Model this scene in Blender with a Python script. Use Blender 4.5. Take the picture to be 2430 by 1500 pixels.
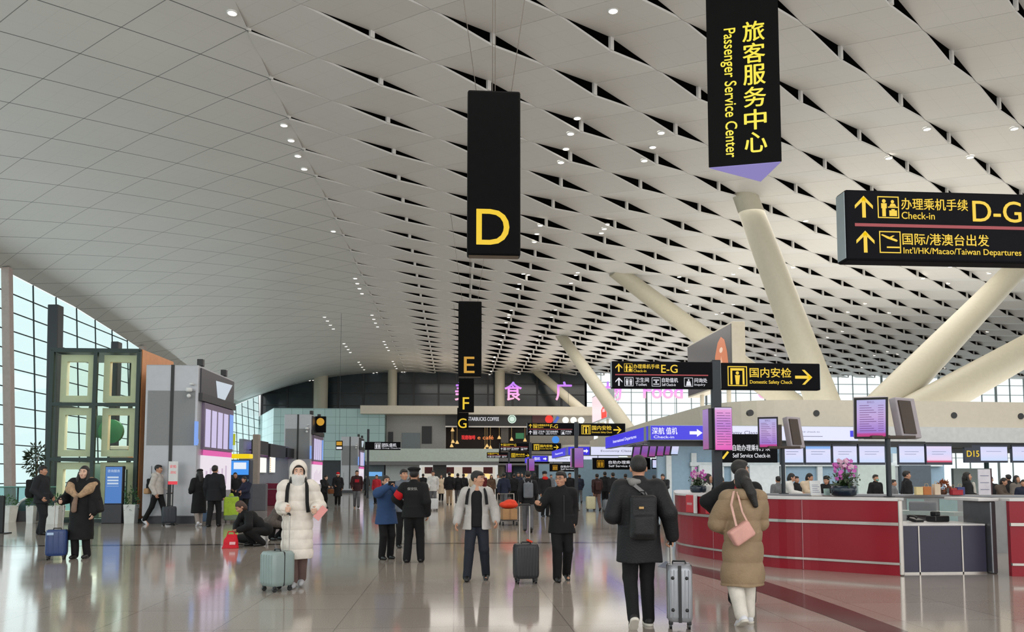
import bpy, bmesh, math, random
import numpy as np
from mathutils import Vector, Matrix, Euler

for _o in list(bpy.data.objects):
    bpy.data.objects.remove(_o, do_unlink=True)
SC = bpy.context.scene
COL = SC.collection
PI = math.pi
RND = random.Random(7)

# ------------------------------------------------------------------ camera
F, CX, HOR, CAMH = 1900.0, 1215.0, 1130.0, 1.55
PITCH = math.radians(4.0)
CY = HOR - F * math.tan(PITCH)
YAW = math.atan((1215.0 - 1078.0) / F * math.cos(PITCH))
cam_data = bpy.data.cameras.new('camera')
camera = bpy.data.objects.new('camera', cam_data)
COL.objects.link(camera)
camera.location = (0, 0, CAMH)
camera.rotation_euler = (PI / 2 + PITCH, 0, -YAW)
cam_data.sensor_width = 36.0
cam_data.lens = F / 2430.0 * 36.0
cam_data.shift_y = (CY - 750.0) / 2430.0
cam_data.clip_end = 600
SC.camera = camera
CAMR = Euler(camera.rotation_euler).to_matrix()
EYE = Vector((0, 0, CAMH))


def ray(px, py):
    return CAMR @ Vector(((px - CX) / F, (CY - py) / F, -1.0))


def on_z(px, py, z=0.0):
    """the point of the plane at height z that the photo shows at px, py"""
    d = ray(px, py)
    return EYE + d * ((z - CAMH) / d.z)


def on_y(px, py, y):
    """the point at distance y along the hall that the photo shows at px, py"""
    d = ray(px, py)
    return EYE + d * (y / d.y)


# ------------------------------------------------------------------ light
SC.view_settings.view_transform = 'Standard'
SC.view_settings.look = 'None'
SC.view_settings.gamma = 1.0
SC.view_settings.use_curve_mapping = False
SC.view_settings.exposure = 0.0
world = bpy.data.worlds.new('overcast_sky')
SC.world = world
world.use_nodes = True
_bg = world.node_tree.nodes['Background']
_bg.inputs[0].default_value = (0.96, 1.0, 1.0, 1)
_bg.inputs[1].default_value = 1.35


def area_light(name, loc, rot, sx, sy, energy, color=(1, 1, 1)):
    l = bpy.data.lights.new(name, 'AREA')
    l.shape = 'RECTANGLE'
    l.size, l.size_y = sx, sy
    l.energy = energy
    l.color = color
    o = bpy.data.objects.new(name, l)
    COL.objects.link(o)
    o.location = loc
    o.rotation_euler = rot
    return o


# daylight through the window wall on the left, the glazed front behind the viewer and the roof lights overhead
area_light('window_daylight', (-23.4, 52, 6.5), (0, math.radians(-90), 0), 10, 95, 2200, (0.86, 0.97, 1.0))
area_light('entrance_daylight', (14, -9, 7.5), (math.radians(90), 0, 0), 70, 13, 3500, (1.0, 0.97, 0.93))
area_light('added_uplight', (26, 45, 4.7), (math.radians(180), 0, 0), 26, 30, 3300, (1.0, 0.95, 0.84))  # added fill aimed upwards to brighten the ceiling; no fitting is modelled
area_light('added_uplight', (18, 80, 5.2), (math.radians(180), 0, 0), 20, 20, 1400, (1.0, 0.95, 0.86))  # second added fill for the ceiling farther back
for _x, _y in ((14, 31.5), (24, 33), (14, 52), (14, 73)):
    area_light('added_canopy_fill', (_x, _y, 3.3), (0, 0, 0), 10, 6, 420, (0.95, 0.98, 1.0))  # fill added to brighten the dark space under the mezzanine
for _i in range(4):
    area_light('roof_light', (12, 18 + 24 * _i, 14.2), (0, 0, 0), 34, 12, 2100, (1.0, 0.95, 0.88))

cy = SC.cycles
cy.max_bounces = 7
cy.diffuse_bounces = 3
cy.glossy_bounces = 3
cy.transmission_bounces = 5
cy.transparent_max_bounces = 10
cy.sample_clamp_indirect = 4.0
cy.caustics_reflective = False
cy.caustics_refractive = False
cy.use_denoising = True


# ------------------------------------------------------------------ materials
MATS = {}


def _nt(name):
    m = bpy.data.materials.new(name)
    m.use_nodes = True
    nt = m.node_tree
    return m, nt, nt.nodes['Principled BSDF']


def srgb(c):
    return tuple(((x / 255.0) / 12.92) if x / 255.0 <= 0.04045 else ((x / 255.0 + 0.055) / 1.055) ** 2.4 for x in c)


def mat(name, rgb, rough=0.5, metal=0.0, spec=0.5, var=0.06, scale=6.0, bump=0.0, bscale=60.0, coat=0.0):
    """plain surface with a little procedural variation; rgb is sRGB 0-255"""
    if name in MATS:
        return MATS[name]
    m, nt, b = _nt(name)
    c = srgb(rgb)
    tc = nt.nodes.new('ShaderNodeTexCoord')
    nz = nt.nodes.new('ShaderNodeTexNoise')
    nz.inputs['Scale'].default_value = scale
    nz.inputs['Detail'].default_value = 3
    nt.links.new(tc.outputs['Object'], nz.inputs['Vector'])
    rp = nt.nodes.new('ShaderNodeValToRGB')
    rp.color_ramp.elements[0].position = 0.3
    rp.color_ramp.elements[1].position = 0.7
    rp.color_ramp.elements[0].color = (c[0] * (1 - var), c[1] * (1 - var), c[2] * (1 - var), 1)
    rp.color_ramp.elements[1].color = (min(1, c[0] * (1 + var)), min(1, c[1] * (1 + var)), min(1, c[2] * (1 + var)), 1)
    nt.links.new(nz.outputs['Fac'], rp.inputs['Fac'])
    nt.links.new(rp.outputs['Color'], b.inputs['Base Color'])
    b.inputs['Roughness'].default_value = rough
    b.inputs['Metallic'].default_value = metal
    b.inputs['Specular IOR Level'].default_value = spec
    b.inputs['Coat Weight'].default_value = coat
    if bump:
        n2 = nt.nodes.new('ShaderNodeTexNoise')
        n2.inputs['Scale'].default_value = bscale
        n2.inputs['Detail'].default_value = 4
        nt.links.new(tc.outputs['Object'], n2.inputs['Vector'])
        bp = nt.nodes.new('ShaderNodeBump')
        bp.inputs['Strength'].default_value = bump
        bp.inputs['Distance'].default_value = 0.02
        nt.links.new(n2.outputs['Fac'], bp.inputs['Height'])
        nt.links.new(bp.outputs['Normal'], b.inputs['Normal'])
    MATS[name] = m
    return m


def glow(name, rgb, strength=1.0):
    if name in MATS:
        return MATS[name]
    m, nt, b = _nt(name)
    c = srgb(rgb)
    b.inputs['Base Color'].default_value = (*[x * 0.08 for x in c], 1)
    b.inputs['Emission Color'].default_value = (*c, 1)
    b.inputs['Emission Strength'].default_value = strength
    b.inputs['Roughness'].default_value = 0.3
    MATS[name] = m
    return m


def glow_ramp(name, stops, axis='Z', strength=1.0):
    """a lit screen whose picture runs through colours along one local axis (generated coordinates)"""
    if name in MATS:
        return MATS[name]
    m, nt, b = _nt(name)
    tc = nt.nodes.new('ShaderNodeTexCoord')
    sp = nt.nodes.new('ShaderNodeSeparateXYZ')
    nt.links.new(tc.outputs['Generated'], sp.inputs[0])
    rp = nt.nodes.new('ShaderNodeValToRGB')
    els = rp.color_ramp.elements
    while len(els) < len(stops):
        els.new(0.5)
    for e, (p, c) in zip(els, stops):
        e.position = p
        e.color = (*srgb(c), 1)
    nt.links.new(sp.outputs[axis], rp.inputs['Fac'])
    nt.links.new(rp.outputs['Color'], b.inputs['Emission Color'])
    b.inputs['Base Color'].default_value = (0.02, 0.02, 0.02, 1)
    b.inputs['Emission Strength'].default_value = strength
    b.inputs['Roughness'].default_value = 0.25
    MATS[name] = m
    return m


def glass(name, rgb, alpha=0.25, rough=0.03):
    """thin clear pane: tinted see-through plus surface reflection"""
    if name in MATS:
        return MATS[name]
    m = bpy.data.materials.new(name)
    m.use_nodes = True
    nt = m.node_tree
    nt.nodes.clear()
    out = nt.nodes.new('ShaderNodeOutputMaterial')
    tr = nt.nodes.new('ShaderNodeBsdfTransparent')
    tr.inputs['Color'].default_value = (*srgb(rgb), 1)
    gl = nt.nodes.new('ShaderNodeBsdfGlossy')
    gl.inputs['Roughness'].default_value = rough
    gl.inputs['Color'].default_value = (0.9, 0.95, 0.95, 1)
    lw = nt.nodes.new('ShaderNodeLayerWeight')
    lw.inputs['Blend'].default_value = alpha
    mx = nt.nodes.new('ShaderNodeMixShader')
    nt.links.new(lw.outputs['Fresnel'], mx.inputs['Fac'])
    nt.links.new(tr.outputs[0], mx.inputs[1])
    nt.links.new(gl.outputs[0], mx.inputs[2])
    nt.links.new(mx.outputs[0], out.inputs['Surface'])
    MATS[name] = m
    return m


# ------------------------------------------------------------------ mesh helpers
class MB:
    """collects shapes and links them as one mesh object"""

    def __init__(self):
        self.v, self.f, self.sm = [], [], []

    def add(self, verts, faces, smooth=False):
        n = len(self.v)
        self.v += [tuple(p) for p in verts]
        self.f += [tuple(i + n for i in q) for q in faces]
        self.sm += [smooth] * len(faces)
        return self

    def box(self, c, s, rot=None, bevel=0.0):
        hx, hy, hz = s[0] / 2, s[1] / 2, s[2] / 2
        if bevel <= 0:
            P = [Vector((sx * hx, sy * hy, sz * hz)) for sz in (-1, 1) for sy in (-1, 1) for sx in (-1, 1)]
            Q = [(0, 2, 3, 1), (4, 5, 7, 6), (0, 1, 5, 4), (2, 6, 7, 3), (0, 4, 6, 2), (1, 3, 7, 5)]
            sm = False
        else:
            b = min(bevel, hx * .98, hy * .98, hz * .98)
            bm = bmesh.new()
            bmesh.ops.create_cube(bm, size=1.0)
            for v in bm.verts:
                v.co = Vector((v.co.x * 2 * hx, v.co.y * 2 * hy, v.co.z * 2 * hz))
            bmesh.ops.bevel(bm, geom=bm.edges[:], offset=b, segments=2, profile=0.5, affect='EDGES')
            bm.verts.index_update()
            P = [v.co.copy() for v in bm.verts]
            Q = [tuple(v.index for v in f.verts) for f in bm.faces]
            bm.free()
            sm = False
        if rot is not None:
            M = rot if isinstance(rot, Matrix) else Euler(rot).to_matrix()
            P = [M @ p for p in P]
        c = Vector(c)
        return self.add([p + c for p in P], Q, sm)

    def span(self, a, b, bevel=0.0):
        """box between two opposite corners"""
        c = [(a[i] + b[i]) / 2 for i in range(3)]
        s = [abs(a[i] - b[i]) for i in range(3)]
        return self.box(c, s, None, bevel)

    def tube(self, a, b, r0, r1=None, n=12, caps=True):
        a, b = Vector(a), Vector(b)
        r1 = r0 if r1 is None else r1
        d = (b - a).normalized()
        u = d.orthogonal().normalized()
        w = d.cross(u)
        P = []
        for p, r in ((a, r0), (b, r1)):
            for i in range(n):
                t = 2 * PI * i / n
                P.append(p + (u * math.cos(t) + w * math.sin(t)) * r)
        Q = [(i, (i + 1) % n, n + (i + 1) % n, n + i) for i in range(n)]
        self.add(P, Q, True)
        if caps:
            self.add(P[:n], [tuple(reversed(range(n)))])
            self.add(P[n:], [tuple(range(n))])
        return self

    def path(self, pts, r, n=8):
        pts = [Vector(p) for p in pts]
        rings = []
        u = None
        for i, p in enumerate(pts):
            d = (pts[min(i + 1, len(pts) - 1)] - pts[max(i - 1, 0)]).normalized()
            if u is None:
                u = d.orthogonal().normalized()
            u = (u - d * u.dot(d)).normalized()
            w = d.cross(u)
            rr = r[i] if isinstance(r, (list, tuple)) else r
            rings.append([p + (u * math.cos(2 * PI * k / n) + w * math.sin(2 * PI * k / n)) * rr for k in range(n)])
        return self.loft(rings)

    def loft(self, rings, closed=True, caps=True, smooth=True):
        n = len(rings[0])
        P = [p for r in rings for p in r]
        Q = []
        m = n if closed else n - 1
        for j in range(len(rings) - 1):
            for i in range(m):
                k = (i + 1) % n
                Q.append((j * n + i, j * n + k, (j + 1) * n + k, (j + 1) * n + i))
        self.add(P, Q, smooth)
        if caps and closed:
            self.add(rings[0], [tuple(reversed(range(n)))])
            self.add(rings[-1], [tuple(range(n))])
        return self

    def lathe(self, c, prof, n=20, caps=True):
        c = Vector(c)
        rings = [[c + Vector((r * math.cos(2 * PI * i / n), r * math.sin(2 * PI * i / n), z)) for i in range(n)] for r, z in prof]
        return self.loft(rings, caps=caps)

    def ball(self, c, r, n=10, m=7, rot=None):
        c = Vector(c)
        r = (r, r, r) if isinstance(r, (int, float)) else r
        rings = []
        for j in range(m + 1):
            t = PI * (j + 0.02 if j == 0 else (j - 0.02 if j == m else j)) / m
            ring = []
            for i in range(n):
                a = 2 * PI * i / n
                p = Vector((r[0] * math.sin(t) * math.cos(a), r[1] * math.sin(t) * math.sin(a), -r[2] * math.cos(t)))
                if rot is not None:
                    p = rot @ p
                ring.append(c + p)
            rings.append(ring)
        return self.loft(rings)

    def prism(self, poly, z0, z1):
        """vertical prism over a plan polygon"""
        n = len(poly)
        P = [Vector((x, y, z0)) for x, y in poly] + [Vector((x, y, z1)) for x, y in poly]
        self.add(P, [tuple(reversed(range(n))), tuple(range(n, 2 * n))] + [(i, (i + 1) % n, n + (i + 1) % n, n + i) for i in range(n)])
        return self

    def plate(self, poly, y0, y1):
        """plate in the XZ plane with thickness along Y (front at y0)"""
        n = len(poly)
        P = [Vector((x, y0, z)) for x, z in poly] + [Vector((x, y1, z)) for x, z in poly]
        self.add(P, [tuple(range(n)), tuple(reversed(range(n, 2 * n)))] + [(i, n + i, n + (i + 1) % n, (i + 1) % n) for i in range(n)])
        return self

    def build(self, name, m, parent=None, loc=None, rot=None):
        me = bpy.data.meshes.new(name)
        me.from_pydata(self.v, [], self.f)
        me.polygons.foreach_set('use_smooth', self.sm)
        me.update()
        return link(name, me, m, parent, loc, rot)


def link(name, me, m, parent=None, loc=None, rot=None):
    o = bpy.data.objects.new(name, me)
    if m is not None:
        me.materials.append(m)
    COL.objects.link(o)
    if parent is not None:
        o.parent = parent
    if loc is not None:
        o.location = loc
    if rot is not None:
        o.rotation_euler = rot
    return o


def fix_normals(o):
    bm = bmesh.new()
    bm.from_mesh(o.data)
    bmesh.ops.recalc_face_normals(bm, faces=bm.faces[:])
    bm.to_mesh(o.data)
    bm.free()
    return o


def tag(o, label, cat, group=None, kind=None):
    o['label'] = label
    o['category'] = cat
    if group:
        o['group'] = group
    if kind:
        o['kind'] = kind
    return o


def struct(o, label=None):
    o['kind'] = 'structure'
    if label:
        o['label'] = label
    return o


def empty(name, loc, rz=0.0, label=None, cat=None, group=None):
    o = bpy.data.objects.new(name, None)
    o.empty_display_size = 0.1
    COL.objects.link(o)
    o.location = loc
    o.rotation_euler = (0, 0, rz)
    if label:
        tag(o, label, cat, group)
    return o


def kids(o):
    return [c for c in bpy.data.objects if c.parent is o]


def dup(o, parent=None, _top=True):
    """copy of a thing with copies of its parts and sub-parts (shared meshes)"""
    c = o.copy()
    COL.objects.link(c)
    if not _top:
        c.parent = parent
    for ch in CH.get(o.name, None) or kids(o):
        dup(ch, c, False)
    return c


CH = {}


def recolor(o, m):
    """give one copy its own material without copying its mesh"""
    if len(o.material_slots):
        o.material_slots[0].link = 'OBJECT'
        o.material_slots[0].material = m


def text(s, m, parent, x, z, y=0.0, h=None, w=None, name='lettering', bold=0.0, align='C', rot=None, depth=0.004, maxw=None):
    """flat lettering standing on a face that looks towards -Y; (x, z) is the middle of the text"""
    cu = bpy.data.curves.new(name, 'FONT')
    cu.body = s
    cu.size = 1.0
    cu.offset = bold
    cu.extrude = 0.001
    cu.resolution_u = 3
    t = bpy.data.objects.new('tmp_text', cu)
    COL.objects.link(t)
    dg = bpy.context.evaluated_depsgraph_get()
    me = bpy.data.meshes.new_from_object(t.evaluated_get(dg))
    bpy.data.objects.remove(t, do_unlink=True)
    bpy.data.curves.remove(cu)
    n = len(me.vertices)
    if n == 0:
        return None
    co = np.empty(n * 3, dtype=np.float32)
    me.vertices.foreach_get('co', co)
    co = co.reshape(n, 3)
    lo, hi = co.min(0), co.max(0)
    sx = sz = 1.0
    ext = hi - lo
    if h:
        sz = h / max(ext[1], 1e-6)
        sx = sz
    if w:
        sx = w / max(ext[0], 1e-6)
        if not h:
            sz = sx
    if maxw and ext[0] * sx > maxw:
        sx = maxw / ext[0]
    mid = (lo + hi) / 2
    out = np.empty_like(co)
    ox = {'C': 0.0, 'L': ext[0] * sx / 2, 'R': -ext[0] * sx / 2}[align]
    out[:, 0] = (co[:, 0] - mid[0]) * sx + ox
    out[:, 1] = np.where(co[:, 2] > 0, -depth, 0.0)
    out[:, 2] = (co[:, 1] - mid[1]) * sz
    if rot:
        c_, s_ = math.cos(rot), math.sin(rot)
        a, b = out[:, 0].copy(), out[:, 2].copy()
        out[:, 0] = a * c_ - b * s_
        out[:, 2] = a * s_ + b * c_
    out += np.array((x, y, z), dtype=np.float32)
    me.vertices.foreach_set('co', out.reshape(-1))
    me.materials.clear()
    me.update()
    o = link(name, me, m, parent)
    return o
# ================================================================== the hall
Y_FAR = 104.0
X_EDGE, X_FLAT = -24.6, -6.3
Z_CEIL = 15.0
LA, LB = 1.85, 1.48          # half diagonals of the rhombic ceiling panels
P0 = (-6.30, 23.84)


def edge_z(y):
    pts = [(-20, 13.3), (20, 13.1), (33, 12.9), (44, 12.8), (53, 12.5), (60, 11.9), (69, 11.0), (80, 9.6), (88, 8.7), (95, 10.2), (104, 12.0), (120, 12.5)]
    for (a, za), (b, zb) in zip(pts, pts[1:]):
        if y <= b:
            t = (y - a) / (b - a)
            return za + (zb - za) * t
    return pts[-1][1]


def ceil_z(x, y):
    if x >= X_FLAT:
        return Z_CEIL
    t = (X_FLAT - x) / (X_FLAT - X_EDGE)
    return Z_CEIL - (Z_CEIL - edge_z(y)) * t ** 2.2


def ceiling_mat():
    m, nt, b = _nt('white_ceiling_panels')
    tc = nt.nodes.new('ShaderNodeTexCoord')
    sp = nt.nodes.new('ShaderNodeSeparateXYZ')
    nt.links.new(tc.outputs['Object'], sp.inputs[0])

    def mth(op, a, b_=None, c=None):
        n = nt.nodes.new('ShaderNodeMath')
        n.operation = op
        for i, v in enumerate((a, b_, c)):
            if v is None:
                continue
            if isinstance(v, (int, float)):
                n.inputs[i].default_value = v
            else:
                nt.links.new(v, n.inputs[i])
        return n.outputs[0]
    xs = mth('DIVIDE', mth('SUBTRACT', sp.outputs[0], P0[0]), 2 * LA)
    ys = mth('DIVIDE', mth('SUBTRACT', sp.outputs[1], P0[1]), 2 * LB)
    u = mth('ADD', xs, ys)
    v = mth('SUBTRACT', ys, xs)

    def line(q, wdt):
        return mth('LESS_THAN', mth('ABSOLUTE', mth('SUBTRACT', mth('FRACT', mth('ADD', q, 0.5)), 0.5)), wdt)
    strong = mth('MAXIMUM', mth('MULTIPLY', line(u, 0.006), 0.8), mth('MULTIPLY', line(v, 0.009), 1.0))
    faint = mth('MULTIPLY', mth('MAXIMUM', line(mth('MULTIPLY', u, 3), 0.012), line(mth('MULTIPLY', v, 3), 0.010)), 0.10)
    left = mth('LESS_THAN', sp.outputs[0], X_FLAT + 0.02)
    ln = mth('MAXIMUM', mth('MULTIPLY', strong, left), faint)
    nz = nt.nodes.new('ShaderNodeTexNoise')
    nz.inputs['Scale'].default_value = 0.25
    nt.links.new(tc.outputs['Object'], nz.inputs['Vector'])
    base = nt.nodes.new('ShaderNodeMixRGB')
    base.inputs[1].default_value = (0.70, 0.69, 0.67, 1)
    base.inputs[2].default_value = (0.78, 0.77, 0.745, 1)
    nt.links.new(nz.outputs['Fac'], base.inputs[0])
    mx = nt.nodes.new('ShaderNodeMixRGB')
    nt.links.new(ln, mx.inputs[0])
    nt.links.new(base.outputs[0], mx.inputs[1])
    mx.inputs[2].default_value = (0.10, 0.10, 0.10, 1)
    nt.links.new(mx.outputs[0], b.inputs['Base Color'])
    b.inputs['Roughness'].default_value = 0.42
    b.inputs['Specular IOR Level'].default_value = 0.35
    return m


M_CEIL = ceiling_mat()


def tilt_at(x):
    return min(0.225, max(0.055, 0.058 + (x + 6.3) * 0.018))


def build_ceiling():
    mb = MB()
    # smooth vault on the left
    xs = [X_FLAT + .02 - (X_FLAT - X_EDGE) * i / 26.0 for i in range(27)]
    ys = [-6 + (Y_FAR + 6) * j / 56.0 for j in range(57)]
    V = [(x, y, ceil_z(x, y)) for y in ys for x in xs]
    n = len(xs)
    Q = [(j * n + i, j * n + i + 1, (j + 1) * n + i + 1, (j + 1) * n + i) for j in range(len(ys) - 1) for i in range(n - 1)]
    mb.add(V, Q, True)
    # woven rhombic panels: each is tilted about the diagonal that joins its neutral corners
    th = 0.07
    i0, i1 = 0, 26
    j0, j1 = -9, 28
    for i in range(i0, i1):
        for j in range(j0, j1):
            px, py = P0[0] + 2 * LA * i, P0[1] + 2 * LB * j      # an open ("thick") lattice point
            if -5 < py < Y_FAR:                                   # node plate that ties the four corners there
                tz = tilt_at(px)
                mb.box((px + .02, py, Z_CEIL + .03), (.15, .10, 2 * tz - .02), Euler((0, 0, .67)))
            for kind in (1, 2):
                if kind == 1:      # near corner low, far corner high
                    c = [(px, py, -1), (px + LA, py + LB, 0), (px, py + 2 * LB, 1), (px - LA, py + LB, 0)]
                else:              # right corner low, left corner high
                    c = [(px, py, 1), (px + LA, py - LB, 0), (px + 2 * LA, py, -1), (px + LA, py + LB, 0)]
                c = [(max(x, X_FLAT), y, s if x > X_FLAT - 0.01 else 0) for x, y, s in c]
                if max(p[1] for p in c) > Y_FAR + 2 or min(p[1] for p in c) < -6:
                    continue
                low = [(x, y, Z_CEIL + s * tilt_at(x)) for x, y, s in c]
                cx_ = sum(p[0] for p in low) / 4
                cy_ = sum(p[1] for p in low) / 4
                low = [(cx_ + (x - cx_) * 0.992, cy_ + (y - cy_) * 0.992, z) for x, y, z in low]
                up = [(x, y, z + th) for x, y, z in low]
                P = low + up
                mb.add(P, [(3, 2, 1, 0), (4, 5, 6, 7), (0, 1, 5, 4), (1, 2, 6, 5), (2, 3, 7, 6), (3, 0, 4, 7)])
    o = mb.build('ceiling', M_CEIL)
    struct(o, 'white hall ceiling of tilted rhombic panels with a smooth vault on the left')
    v = MB()
    v.span((X_FLAT - 0.2, -8, Z_CEIL + 1.5), (95, Y_FAR + 3, Z_CEIL + 1.7))
    v.span((X_FLAT - 0.2, -8, Z_CEIL + .05), (X_FLAT - 0.1, Y_FAR + 3, Z_CEIL + 1.6))
    v.span((X_FLAT - 0.2, Y_FAR + .4, Z_CEIL + .2), (95, Y_FAR + .6, Z_CEIL + 1.6))
    struct(v.build('ceiling_void', mat('black_void', (16, 14, 10), 0.9, var=0.3)), 'dark roof void seen through the slots between ceiling panels')
    return o


build_ceiling()


def floor_mat():
    m, nt, b = _nt('polished_granite')
    tc = nt.nodes.new('ShaderNodeTexCoord')
    br = nt.nodes.new('ShaderNodeTexBrick')
    br.offset = 0.0
    br.inputs['Scale'].default_value = 1.0
    br.inputs['Brick Width'].default_value = 1.2
    br.inputs['Row Height'].default_value = 1.2
    br.inputs['Mortar Size'].default_value = 0.006
    br.inputs['Color1'].default_value = (0.335, 0.292, 0.254, 1)
    br.inputs['Color2'].default_value = (0.370, 0.326, 0.286, 1)
    br.inputs['Mortar'].default_value = (0.21, 0.18, 0.16, 1)
    nt.links.new(tc.outputs['Object'], br.inputs['Vector'])
    nz = nt.nodes.new('ShaderNodeTexNoise')
    nz.inputs['Scale'].default_value = 70
    nz.inputs['Detail'].default_value = 4
    nt.links.new(tc.outputs['Object'], nz.inputs['Vector'])
    mr = nt.nodes.new('ShaderNodeMapRange')
    mr.inputs[1].default_value = 0.3
    mr.inputs[2].default_value = 0.7
    mr.inputs[3].default_value = 0.82
    mr.inputs[4].default_value = 1.18
    nt.links.new(nz.outputs['Fac'], mr.inputs[0])
    mx = nt.nodes.new('ShaderNodeMixRGB')
    mx.blend_type = 'MULTIPLY'
    mx.inputs[0].default_value = 1.0
    nt.links.new(br.outputs['Color'], mx.inputs[1])
    nt.links.new(mr.outputs[0], mx.inputs[2])
    nt.links.new(mx.outputs[0], b.inputs['Base Color'])
    n2 = nt.nodes.new('ShaderNodeTexNoise')
    n2.inputs['Scale'].default_value = 1.3
    nt.links.new(tc.outputs['Object'], n2.inputs['Vector'])
    m2 = nt.nodes.new('ShaderNodeMapRange')
    m2.inputs[3].default_value = 0.06
    m2.inputs[4].default_value = 0.13
    nt.links.new(n2.outputs['Fac'], m2.inputs[0])
    nt.links.new(m2.outputs[0], b.inputs['Roughness'])
    b.inputs['Specular IOR Level'].default_value = 0.6
    return m


M_FLOOR = floor_mat()
mb = MB()
mb.span((-60, -12, -0.3), (110, Y_FAR + 8, 0.0))
struct(mb.build('floor', M_FLOOR), 'polished grey beige granite hall floor')

M_BAND = mat('dark_granite_band', (70, 64, 60), 0.12, spec=0.6, var=0.12, scale=60)
# dark inlaid bands, flush with the granite (2 mm proud)
mb = MB()
yb = on_z(700, 1292).y
mb.span((-23, yb - 0.16, -0.05), (4.6, yb + 0.16, 0.002))
struct(mb.build('trim_1', M_BAND), 'dark granite band running across the floor')
mb = MB()
L = [(1560, 1345), (1650, 1362), (1750, 1388), (1850, 1422), (1960, 1462), (2090, 1512)]
R = [(1580, 1332), (1690, 1352), (1790, 1372), (1895, 1405), (2010, 1445), (2170, 1505)]
lp = [on_z(*p) for p in L]
rp_ = [on_z(*p) for p in R]
n = len(lp)
V = [(p.x, p.y, 0.002) for p in lp + rp_] + [(p.x, p.y, -0.05) for p in lp + rp_]
mb.add(V, [(i, i + 1, n + i + 1, n + i) for i in range(n - 1)])
struct(mb.build('trim_2', M_BAND), 'dark granite band curving along the red counter')

# ------------------------------------------------------------------ left window wall
M_MULL = mat('dark_green_mullion', (22, 46, 48), 0.4)
M_PCOL = mat('pinkish_column_paint', (196, 180, 174), 0.45)
M_WGLASS = glass('window_glass', (205, 226, 226), 0.22)


def wall_x(z, y):
    return -23.9 - 0.7 * z / 12.7


mb = MB()
gl = MB()
ys = [-6 + 2.7 * k for k in range(42)]
ys = [y for y in ys if y < Y_FAR - 0.5]
for y in ys:
    zt = ceil_z(X_EDGE, y)
    mb.tube((wall_x(0, y), y, 0), (wall_x(zt, y), y, zt), 0.045, n=4)
for k in range(1, 12):
    z = 1.05 * k + 0.1
    run = [y for y in ys if edge_z(y) > z]
    for a, b_ in zip(ys, ys[1:]):
        if edge_z(a) > z and edge_z(b_) > z:
            mb.tube((wall_x(z, a), a, z), (wall_x(z, b_), b_, z), 0.04, n=4, caps=False)
wf = struct(mb.build('window_1', M_MULL), 'tall glazed curtain wall along the left of the hall')
V, Q = [], []
for i, y in enumerate(ys):
    zt = edge_z(y)
    V += [(wall_x(0, y) - 0.05, y, 0), (wall_x(zt, y) - 0.05, y, zt)]
    if i:
        Q.append((2 * i - 2, 2 * i, 2 * i + 1, 2 * i - 1))
gl.add(V, Q)
gl.build('pane', M_WGLASS, wf)
mb = MB()
for k, y in enumerate((44.6, 63.5, 82.0)):
    zt = edge_z(y)
    c = MB()
    c.box((wall_x(zt / 2, y) + 0.35, y, zt / 2), (0.42, 0.42, zt + 0.1), Euler((0, -0.055, 0)), 0.03)
    struct(c.build('trim_%d' % (3 + k), M_PCOL), 'pinkish steel column standing inside the left window wall')

# ------------------------------------------------------------------ far wall: dark glazing on the left, bright windows on the right
M_DARKGL = mat('dark_tinted_glazing', (40, 50, 56), 0.14, spec=0.6, var=0.25, scale=0.6)
M_BLACKF = mat('black_window_frame', (18, 22, 25), 0.4)
xs_d = on_y(1390, 940, Y_FAR).x
mb = MB()
mb.span((X_EDGE, Y_FAR, 0), (xs_d, Y_FAR + 0.3, Z_CEIL + 0.3))
wl = struct(mb.build('wall_far', M_DARKGL), 'dark glazed end wall of the hall')
mb = MB()
for k in range(14):
    x = X_EDGE + (xs_d - X_EDGE) * k / 13.0
    mb.span((x - 0.12, Y_FAR - 0.15, 0), (x + 0.12, Y_FAR - 0.01, ceil_z(max(x, X_EDGE), Y_FAR)))
for z in (4.0, 6.4, 8.8, 10.6, 12.2, 13.6):
    mb.span((X_EDGE, Y_FAR - 0.12, z - 0.06), (xs_d, Y_FAR - 0.01, z + 0.06))
mb.build('window_frame', M_BLACKF, wl)
mb = MB()
pn = MB()
xr = 92.0
for k in range(38):
    x = xs_d + (xr - xs_d) * k / 37.0
    wd = 0.12 if k % 4 == 0 else 0.03
    mb.span((x - wd, Y_FAR - 0.15, 0), (x + wd, Y_FAR + 0.05, Z_CEIL + 0.3))
for z in (4.0, 6.3, 8.0, 9.6, 11.2, 12.6, 13.9):
    mb.span((xs_d, Y_FAR - 0.1, z - 0.035), (xr, Y_FAR + 0.02, z + 0.035))
wr = struct(mb.build('window_2', mat('grey_window_frame', (150, 162, 164), 0.4)), 'bright glazed end wall on the right of the hall')
pn.span((xs_d, Y_FAR + 0.06, 0), (xr, Y_FAR + 0.08, Z_CEIL + 0.3))
pn.build('pane', glass('clear_window_glass', (242, 246, 246), 0.12), wr)
# ================================================================== people: bodies and clothes as smooth blended volumes
def _seg(p, a, b, ra, rb):
    ab = b - a
    L = float(ab @ ab) + 1e-12
    t = np.clip(((p - a) @ ab) / L, 0, 1)
    q = p - a - t[:, None] * ab
    return np.sqrt((q * q).sum(1)) - (ra + (rb - ra) * t)


def _ell(p, c, r, R):
    q = p - c
    if R is not None:
        q = q @ R
    k0 = np.sqrt(((q / r) ** 2).sum(1))
    k1 = np.sqrt(((q / (r * r)) ** 2).sum(1)) + 1e-9
    return k0 * (k0 - 1.0) / k1


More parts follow.
